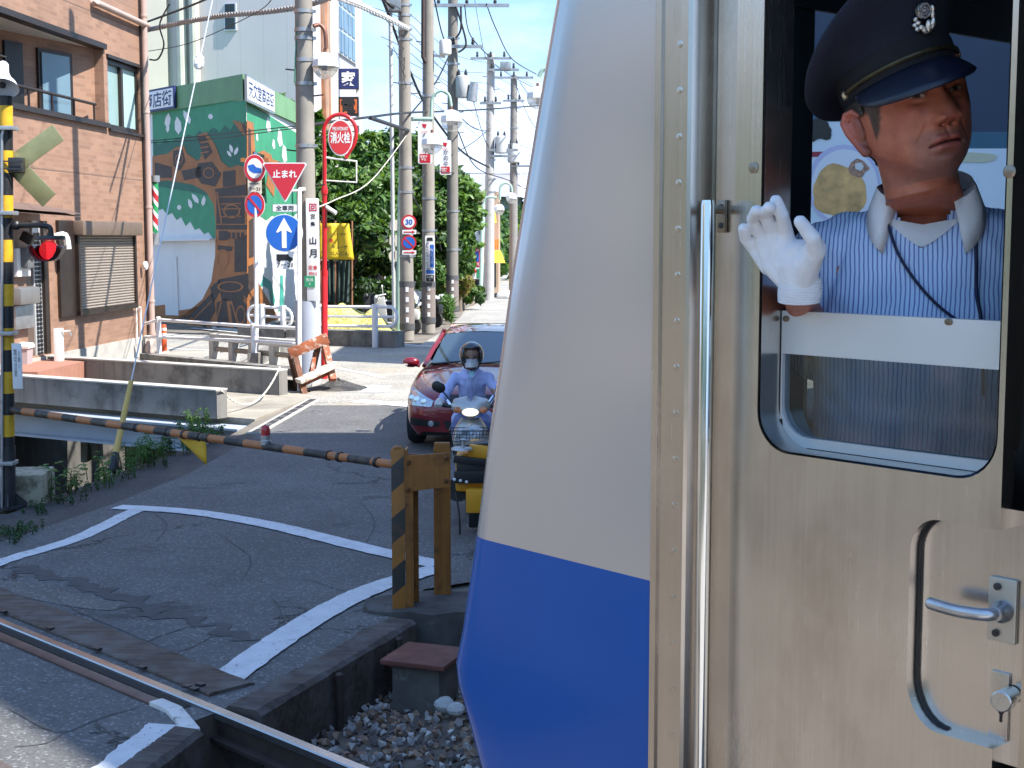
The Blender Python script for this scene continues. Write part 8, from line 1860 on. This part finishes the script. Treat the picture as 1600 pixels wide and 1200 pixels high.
for y in ys:
    w, h, s = interp(Wt, y), interp(Hz, y), interp(Sz, y); zb = .2 if abs(y) < 2.2 else .26
    half = [(w * .86, zb), (w * .97, zb + .1), (w, zb + .22), (w, (zb + s) / 2 + .06), (w * .985, s - .05), (w * .94, s), (w * .80, s + (h - s) * .55), (w * .45, h - .008), (0, h)]
    rows_.append([Vector((x, y, z)) for x, z in half] + [Vector((-x, y, z)) for x, z in half[-2::-1]])
vr = b.grid(rows_); b.f(vr[0]); b.f(vr[-1][::-1])
me = bpy.data.meshes.new('c'); bmesh.ops.recalc_face_normals(b.bm, faces=b.bm.faces); b.bm.to_mesh(me); b.bm.free()
me = eval_mesh(me, [('SUBSURF', dict(levels=2))]); body = mesh_obj('body', me, [car_red], car, 60)
bmb = bmesh.new(); bmb.from_mesh(me); cbv = BVHTree.FromBMesh(bmb); bmb.free()
def front(x, z, off=.006):
    h = cbv.ray_cast(Vector((x, 4, z)), Vector((0, -1, 0)))
    return (h[0] + h[1] * off) if h[0] else Vector((x, 2.2, z))
def drape(name, quad, m, par, off=.006, n=10, sm=60):
    q = [Vector((x, z)) for x, z in quad]; b = MB()
    b.grid([[front(*(q[0].lerp(q[1], i / n).lerp(q[3].lerp(q[2], i / n), j / n)), off) for j in range(n + 1)] for i in range(n + 1)]); return b.build(name, m, par, sm, world=False)
for s in (1, -1):
    hl = drape('headlight', [(s * .86, .60), (s * .80, .80), (s * .47, .66), (s * .50, .585)], [lens_c], body, .010)
    for x, z, r in ((.70, .665, .045), (.60, .645, .04), (.77, .68, .04)): b = MB(); p = front(s * x, z, .018); b.lathe([(0, .004), (r * .6, .006), (r, 0), (r * .95, -.01)], p, (0, 1, .2), 16); b.build('lamp_reflector', [chrome], hl, world=False)
    fg = drape('fog_lamp_recess', [(s * .80, .335), (s * .78, .44), (s * .38, .40), (s * .40, .33)], [black], body, .005)
    b = MB(); p = front(s * .50, .37, .012); b.lathe([(0, .01), (.035, .008), (.04, 0)], p, (0, 1, 0), 16); b.build('fog_lamp', [lens_c], fg, world=False)
    drape('grille_chrome', [(s * .36, .735), (s * .30, .735), (s * .12, .50), (s * .17, .49)], [chrome], body, .022)
gr_ = drape('grille', [(-.36, .735), (.36, .735), (.2, .5), (-.2, .5)], [black], body, .010)
drape('chrome_bar', [(-.2, .505), (.2, .505), (.17, .475), (-.17, .475)], [chrome], body, .018); drape('lower_grille', [(-.34, .41), (.34, .41), (.3, .3), (-.3, .3)], [black], body, .007)
pl = drape('number_plate', [(-.165, .47), (.165, .47), (.165, .385), (-.165, .385)], [sign_white], body, .03)
# greenhouse
G = [(.82, .76, 1.03), (.45, .70, 1.20), (.05, .63, 1.38), (-.25, .58, 1.445), (-.8, .57, 1.46), (-1.3, .58, 1.43), (-1.75, .60, 1.30), (-2.12, .66, 1.06)]
b = MB(); b.grid([[Vector((.70 * .98, .78, 1.035)), Vector((.35, .84, 1.04)), Vector((0, .86, 1.045)), Vector((-.35, .84, 1.04)), Vector((-.70 * .98, .78, 1.035))], [Vector((.63, .42, 1.21)), Vector((.32, .47, 1.225)), Vector((0, .49, 1.23)), Vector((-.32, .47, 1.225)), Vector((-.63, .42, 1.21))], [Vector((.555, .02, 1.395)), Vector((.28, .06, 1.42)), Vector((0, .07, 1.425)), Vector((-.28, .06, 1.42)), Vector((-.555, .02, 1.395))]])
b.build('windscreen', [carglass.m], car, 60, world=False)
b = MB(); rr = []
for y, w, z in ((.03, .58, 1.405), (-.25, .585, 1.45), (-.8, .58, 1.465), (-1.3, .58, 1.435), (-1.6, .59, 1.37)): rr.append([Vector((w + .04, y, z - .07)), Vector((w, y, z - .015)), Vector((w * .6, y + .02, z + .02)), Vector((0, y + .03, z + .03)), Vector((-w * .6, y + .02, z + .02)), Vector((-w, y, z - .015)), Vector((-w - .04, y, z - .07))])
b.grid(rr); b.build('roof', [car_red], car, 60, world=False)
for s in (1, -1):
    for pts_, r_ in (([(s * .77, .92, 1.0), (s * .70, .48, 1.20), (s * .61, .03, 1.385)], [.03, .035, .032]), ([(s * .86, -.45, .98), (s * .64, -.5, 1.42)], .04), ([(s * .84, -2.05, 1.02), (s * .62, -1.55, 1.38)], .06)): b = MB(); b.tube(pts_, r_, 8); b.build('window_pillar', [car_red], car, world=False)
    b = MB(); b.grid([[Vector((s * .86, .75, .97)), Vector((s * .86, -.4, .99)), Vector((s * .85, -1.9, 1.01))], [Vector((s * .645, .0, 1.37)), Vector((s * .64, -.5, 1.42)), Vector((s * .63, -1.5, 1.36))]]); b.build('side_window', [carglass.m], car, world=False)
    b = MB(); b.ell((s * .99, .66, 1.03), (.12, .07, .075), 16); b.tube([(s * .86, .66, .98), (s * .95, .66, 1.0)], .025, 8); mr = b.build('door_mirror', [car_red], car, world=False)
    b = MB(); b.box((s * 1.06, .72, 1.0), (.05, .03, .02)); b.build('mirror_indicator', [white], mr, world=False)
    for y in (1.42, -1.35):
        b = MB(); b.lathe([(.2, -.11), (.3, -.105), (.325, -.06), (.325, .06), (.3, .105), (.2, .11)], (s * .80, y, .325), (1, 0, 0), 28); wl = b.build('wheel', [tyre_m], car, world=False); b = MB(); b.lathe([(0, .08), (.06, .1), (.2, .085), (.21, .1)], (s * .80, y, .325), (s, 0, 0), 20); b.build('rim', [alu], wl, world=False)
b = MB(); b.grid([[Vector((.6, -2.15, 1.05)), Vector((-.6, -2.15, 1.05))], [Vector((.55, -1.62, 1.37)), Vector((-.55, -1.62, 1.37))]]); b.build('rear_window', [carglass.m], car, world=False)
for s in (1, -.15): b = MB(); b.tube([(s * .5 + .15, .89, 1.03), (s * .5 - .25, .80, 1.06)], .012, 6); b.build('wiper', [black], car, world=False)
b = MB(); b.box((0, .10, 1.37), (.2, .02, .05)); b.build('mirror_tag', [white], car, world=False)
b = MB(); b.box((0, 0, .22), (1.5, 3.9, .1)); b.build('underbody', [black], car, world=False)

# scooter with basket, plastic bag and its rider
SQ = Vector((at(736, 640, 12.6).x, 12.6, 0)); scz = 0
sc_t = thing('motor_scooter', 'silver motor scooter with lit headlamp and front basket stopped at the barrier', 'scooter', SQ, R(180), sc=.87)
sil = mat('silver scooter plastic', (.48, .47, .44), .06, 3, .3, .4, coat=.4)
def scw(px, py, dy=0.0): return WM[sc_t.name].inverted() @ at(px, py, SQ.y + dy)
b = MB(); rings = []
for (y, w, d, z) in ((.12, .04, .03, 1.10), (.14, .17, .06, 1.07), (.16, .205, .09, 1.01), (.15, .19, .09, .955), (.12, .10, .06, .915)): rings.append([b.v((w * math.cos(i * math.tau / 24), y + d * math.sin(i * math.tau / 24) - abs(math.cos(i * math.tau / 24)) * .05, z + .05 * abs(math.cos(i * math.tau / 24)))) for i in range(24)])
b.skin(rings); hc = b.build('handlebar_cowl', [sil], sc_t, 60, world=False)
b = MB(); b.ell((0, .245, 1.0), (.085, .025, .042), 18); b.build('headlamp', [lit], hc, world=False)
for s in (1, -1): b = MB(); b.ell((s * .135, .215, 1.02), (.042, .022, .036), 12, Matrix.Rotation(s * .4, 4, 'Z')); b.build('indicator', [mat('amber lens', (.6, .22, .1), .1, 3, .2)], hc, world=False)
b = MB(); b.tube(smooth_path([(-.34, .02, 1.06), (-.2, .08, 1.04), (0, .1, 1.02), (.2, .08, 1.04), (.34, .02, 1.06)], 4), .017, 8); b.tube([(.34, .02, 1.06), (.24, .06, 1.045)], .024, 8); b.tube([(-.34, .02, 1.06), (-.24, .06, 1.045)], .024, 8); b.build('handlebar', [black], sc_t, world=False)
for s in (1, -1):
    b = MB(); b.tube([(s * .18, .1, 1.06), (s * .25, .12, 1.16), (s * .30, .13, 1.22)], .008, 6); b.ell((s * .325, .14, 1.245), (.075, .02, .058), 14, Matrix.Rotation(s * -.5, 4, 'Y')); b.build('mirror', [black], sc_t, world=False)
b = MB(); b.grid([[Vector((x * w, y - .10 * abs(x) ** 2, z)) for x in (-1, -.8, -.5, 0, .5, .8, 1)] for w, y, z in ((.10, .17, .93), (.17, .20, .82), (.20, .22, .66), (.19, .20, .5), (.15, .12, .36))]); o = b.build('leg_shield', [sil], sc_t, 60, world=False); m_ = o.modifiers.new('t', 'SOLIDIFY'); m_.thickness = .02
b = MB(); b.box((0, -.22, .30), (.3, .5, .06), None, .02); b.box((0, -.75, .55), (.3, .7, .3), None, .1); b.build('frame_body', [sil], sc_t, world=False)
b = MB(); b.box((0, -.62, .76), (.28, .66, .1), None, .04); b.build('seat', [black], sc_t, world=False)
for y in (.38, -.85): 
    b = MB(); b.lathe([(.13, -.045), (.2, -.04), (.215, 0), (.2, .04), (.13, .045)], (0, y, .215), (1, 0, 0), 24); wl = b.build('wheel', [tyre_m], sc_t, world=False); b = MB(); b.lathe([(0, -.03), (.13, -.03), (.13, .03), (0, .03)], (0, y, .215), (1, 0, 0), 16); b.build('rim', [alu], wl, world=False)
b = MB(); b.grid([[Vector((x, y, z)) for x in (-.07, -.05, 0, .05, .07)] for y, z in ((.62, .30), (.55, .42), (.4, .46), (.24, .42))]); b.tube([(.05, .3, .5), (.05, .38, .22)], .02, 8); b.tube([(-.05, .3, .5), (-.05, .38, .22)], .02, 8); b.build('front_fender', [sil], sc_t, world=False)
bk_ = MB(); x0, x1, y0, y1, z0, z1 = .16, .205, .26, .50, .60, .845
wires = []
for k in range(8):
    t = k / 7; w = x0 + (x1 - x0) * t; z = z0 + (z1 - z0) * t; bk_.tube([(-w, y0, z), (w, y0, z), (w, y1, z), (-w, y1, z), (-w, y0, z)], .0055 if k in (0, 7) else .0028, 5)
for k in range(13):
    s = k / 6 - 1
    for y in (y0, y1): bk_.tube([(s * x0, y, z0), (s * x1, y, z1)], .0028, 5)
for k in range(7):
    y = y0 + (y1 - y0) * k / 6
    for s in (1, -1): bk_.tube([(s * x0, y, z0), (s * x1, y, z1)], .0028, 5)
    bk_.tube([(-x0, y, z0), (x0, y, z0)], .0028, 5)
bk_.build('basket', [black], sc_t, world=False)
me = blob([], [((0, 0, 0), (.145, .10, .10), 16), ((.05, .02, .08), (.09, .07, .07), 14), ((-.06, -.01, .06), (.08, .07, .07), 14)], .012, 2)
for v in me.vertices: v.co += v.co.normalized() * .022 * noise.noise(v.co * 28)
plast = NT('crumpled clear bag'); plast.color(plast.ramp(plast.noise(9, 4), [(.35, (.16, .28, .33)), (.5, (.45, .46, .48)), (.7, (.62, .62, .64))])); plast.set(Roughness=.25, Coat_Weight=.4); plast.bump(plast.noise(30, 4), .6, .02)
o = mesh_obj('plastic_bag', me, [plast.m], None, 30); o.location = WM[sc_t.name] @ Vector((0, .38, .74)); o.scale = (.87,) * 3; tag(o, 'crumpled plastic shopping bag in the scooter basket', 'bag')
# rider
rp_t = thing('person', 'scooter rider in black helmet, white mask and lilac jacket', 'person', SQ, R(180), sc=.87)
skin2 = mat('rider skin', (.42, .22, .15), .06, 8, .5); lil = mat('lilac jacket', (.46, .50, .78), .12, 7, .8, bump=.35, bsc=14); glv = mat('rider white glove', (.72, .70, .70), .08, 12, .8)
body_b = blob([([(0, -.50, .86), (0, -.40, 1.1), (0, -.34, 1.28), (0, -.32, 1.37), (0, -.30, 1.44)], [.115, .11, .115, .06, .052]),
               ([(.17, -.34, 1.29), (.27, -.20, 1.13), (.315, .0, 1.075)], [.05, .04, .03]), ([(-.17, -.34, 1.29), (-.27, -.20, 1.13), (-.315, .0, 1.075)], [.05, .04, .03]),
               ([(.1, -.52, .84), (.13, -.12, .80), (.12, -.10, .36)], [.09, .075, .05]), ([(-.1, -.52, .84), (-.13, -.12, .80), (-.12, -.10, .36)], [.09, .075, .05]),
               ([(0, -.27, 1.45), (0, -.25, 1.50), (0, -.235, 1.56)], [.06, .075, .085])], [((0, -.15, 1.50), (.016, .02, .02), 10)], .010, 5)
mesh_obj('body', body_b, [skin2], rp_t)
for s in (1, -1): b = MB(); b.ell((s * .034, -.165, 1.525), (.014, .008, .007), 10); b.build('eye', [black], rp_t, world=False)
me = blob([([(0, -.50, .86), (0, -.40, 1.1), (0, -.34, 1.27), (0, -.325, 1.335)], [.155, .142, .148, .075]), ([(.165, -.34, 1.30), (.275, -.21, 1.135), (.305, -.04, 1.085)], [.06, .049, .04]), ([(-.165, -.34, 1.30), (-.275, -.21, 1.135), (-.305, -.04, 1.085)], [.06, .049, .04]), ([(.1, -.5, .82), (.0, -.4, .8), (-.1, -.5, .82)], [.13, .13, .13])], [], .011, 5)
nr = [v.normal.copy() for v in me.vertices]
for v, n_ in zip(me.vertices, nr): v.co = v.co + n_ * (.014 * noise.noise(Vector((v.co.x * 17, v.co.y * 9, v.co.z * 11))))
jk = mesh_obj('jacket', me, [lil], rp_t)
b = MB(); b.tube([(.0, -.155, 1.32), (.004, -.20, 1.2), (.002, -.215, 1.08), (.0, -.3, .95)], .006, 5); b.tube([(.06, -.23, 1.37), (.02, -.19, 1.31)], .014, 6); b.tube([(-.06, -.23, 1.37), (-.02, -.19, 1.31)], .014, 6); b.build('jacket_front', [lil], jk, world=False)
b = MB(); b.grid([[Vector((-.035, -.205, 1.375)), Vector((.035, -.205, 1.375))], [Vector((-.014, -.172, 1.30)), Vector((.014, -.172, 1.30))]]); b.build('undershirt', [mat('pale cyan shirt', (.35, .58, .66), .08, 6, .8)], rp_t, world=False)
me = blob([([(s * .1, -.5, .83), (s * .135, -.12, .80), (s * .12, -.12, .34)], [.1, .085, .065]) for s in (1, -1)], [], .012, 4); mesh_obj('trousers', me, [mat('blue grey trousers', (.14, .17, .34), .12, 6, .85)], rp_t)
for s in (1, -1):
    g = [([(s * .31, -.02, 1.085), (s * .325, .02, 1.085)], [.034, .036])] + [([(s * (.30 + .02 * k), .045, 1.085), (s * (.30 + .02 * k), .062, 1.06), (s * (.30 + .02 * k), .04, 1.035)], [.013, .013, .012]) for k in range(4)] + [([(s * .29, .02, 1.09), (s * .275, .03, 1.055)], [.014, .012])]
    mesh_obj('glove', blob(g, [], .005, 3), [glv], rp_t)
    b = MB(); b.ell((s * .12, -.02, .36), (.045, .12, .04), 12); b.build('shoe', [black], rp_t, world=False)
b = MB(); rings = []
for i in range(15):
    a = R(-38 + 126 * i / 14); rr = math.cos(a); rings.append([Vector((.128 * rr * math.cos(t), -.24 + .145 * rr * math.sin(t), 1.545 + .135 * math.sin(a))) for t in [j * math.tau / 32 for j in range(32)]])
hv = [[b.v(p) for p in r] for r in rings]
for i in range(14):
    for j in range(32):
        ang = j * math.tau / 32
        if i < 8 and abs(((ang - math.pi / 2 + math.pi) % math.tau) - math.pi) < R(56): continue
        b.f([hv[i][j], hv[i][(j + 1) % 32], hv[i + 1][(j + 1) % 32], hv[i + 1][j]])
b.f(hv[-1]); hm = b.build('helmet', [mat('black helmet', (.012, .013, .016), .1, 3, .15, coat=1)], rp_t, 60, world=False); m_ = hm.modifiers.new('t', 'SOLIDIFY'); m_.thickness = .022
b = MB(); rr = []
for z, k in ((1.60, 1.0), (1.555, 1.03), (1.51, 1.02), (1.475, .98)): rr.append([Vector((.133 * k * math.cos(t), -.24 + .15 * k * math.sin(t), z)) for t in [R(90 - 62 + 124 * j / 16) for j in range(17)]])
b.grid(rr); b.build('visor', [glass('helmet visor', (.86, .88, .9), .0, .03)], hm, world=False)
b = MB(); b.tube([(.1, -.23, 1.47), (.07, -.2, 1.41), (0, -.17, 1.39), (-.07, -.2, 1.41), (-.1, -.23, 1.47)], .008, 8); b.build('chin_strap', [black], hm, world=False)
b = MB(); b.grid([[Vector((.075 * k * math.sin(t), -.235 + (.092 + .014 * (1 - abs(t))) * math.cos(t), z)) for t in [R(-70 + 140 * j / 12) for j in range(13)]] for z, k in ((1.505, .85), (1.48, 1), (1.45, 1.02), (1.42, .85))]); b.build('face_mask', [mat('white face mask', (.72, .72, .74), .05, 14, .8, bump=.2)], rp_t, world=False)

# parked van and scooters under the trees
vt = thing('white_van', 'white van parked under the trees behind the guard rail', 'van', gb(600, 43), R(20))
vw = mat('van white', (.62, .68, .74), .05, 1, .3, coat=.5)
b = MB(); rings = [[b.v(Vector((x, y, z))) for x, z in ((-.82, .35), (-.85, .9), (-.76, 1.75), (-.6, 1.88), (.6, 1.88), (.76, 1.75), (.85, .9), (.82, .35))] for y in (-1.9, 1.2)]
rings.append([b.v(Vector(p)) for p in ((-.82, 1.75, .35), (-.85, 1.85, .9), (-.76, 1.3, 1.75), (-.6, 1.2, 1.88), (.6, 1.2, 1.88), (.76, 1.3, 1.75), (.85, 1.85, .9), (.82, 1.75, .35))]); b.skin(rings); 
R3 = Matrix.Rotation(R(-70), 4, 'Z'); b.bm.transform(R3); b.build('body', [vw], vt, 40, world=False)
for (x, y, w, h, nm) in ((-1.1, 1.35, .9, .5, 'side_window'), (.0, 1.35, .8, .5, 'side_window'), (.95, 1.35, .6, .5, 'side_window')):
    for s in (-1, 1): b = MB(); b.box((s * .815, x, y), (.06, w, h), None, .02); b.bm.transform(R3); b.build(nm, [dark_glass], vt, world=False)
b = MB(); b.grid([[Vector((-.72, 1.78, 1.0)), Vector((.72, 1.78, 1.0))], [Vector((-.68, 1.34, 1.7)), Vector((.68, 1.34, 1.7))]]); b.bm.transform(R3); b.build('windscreen', [carglass.m], vt, world=False)
for s in (1, -1):
    for y in (-1.2, 1.15): b = MB(); b.lathe([(.15, -.09), (.3, -.08), (.31, 0), (.3, .08), (.15, .09)], (s * .76, y, .31), (1, 0, 0), 20); b.bm.transform(R3); b.build('wheel', [tyre_m], vt, world=False)
    b = MB(); b.box((s * .66, 1.84, .82), (.26, .06, .16), None, .02); b.bm.transform(R3); b.build('headlight', [lens_c], vt, world=False)
for i, (px, Y, rz, m, lab) in enumerate(((612, 35.2, 80, mat('white moped plastic', (.55, .55, .53), .06, 3, .4), 'parked pale moped behind the looped guard rail'), (655, 38.0, 60, black, 'parked black scooter between the sheathed poles'), (596, 36.4, 100, dark_metal, 'parked dark scooter beside the stall'))):
    t = thing('parked_scooter', lab, 'scooter', gb(px, Y), R(rz), 'scooters parked under the trees')
    for y in (.55, -.55): b = MB(); b.lathe([(.13, -.04), (.2, -.04), (.22, 0), (.2, .04), (.13, .04)], (0, y, .22), (1, 0, 0), 18); b.build('wheel', [tyre_m], t, world=False)
    b = MB(); b.box((0, -.42, .5), (.26, .62, .28), None, .09); b.box((0, 0, .28), (.24, .4, .06), None, .02); b.beam((0, .22, .3), (0, .3, .92), .28, .05, (1, 0, 0), .02); b.build('scooter_body', [m], t, world=False)
    b = MB(); b.box((0, -.38, .72), (.24, .56, .09), None, .04); b.build('seat', [black], t, world=False)
    b = MB(); b.tube([(-.3, .22, .98), (0, .3, .96), (.3, .22, .98)], .018, 8); b.ell((0, .36, .9), (.1, .07, .08), 12); b.tube([(.2, .26, .98), (.24, .28, 1.16)], .008, 5); b.ell((.25, .29, 1.18), (.06, .02, .04), 10); b.build('handlebar', [m if i == 0 else dark_metal], t, world=False)
    b = MB(); b.tube([(0, .3, .9), (0, .55, .24)], .03, 8); b.box((0, .56, .46), (.12, .3, .03), None, .01); b.build('fork', [m], t, world=False)
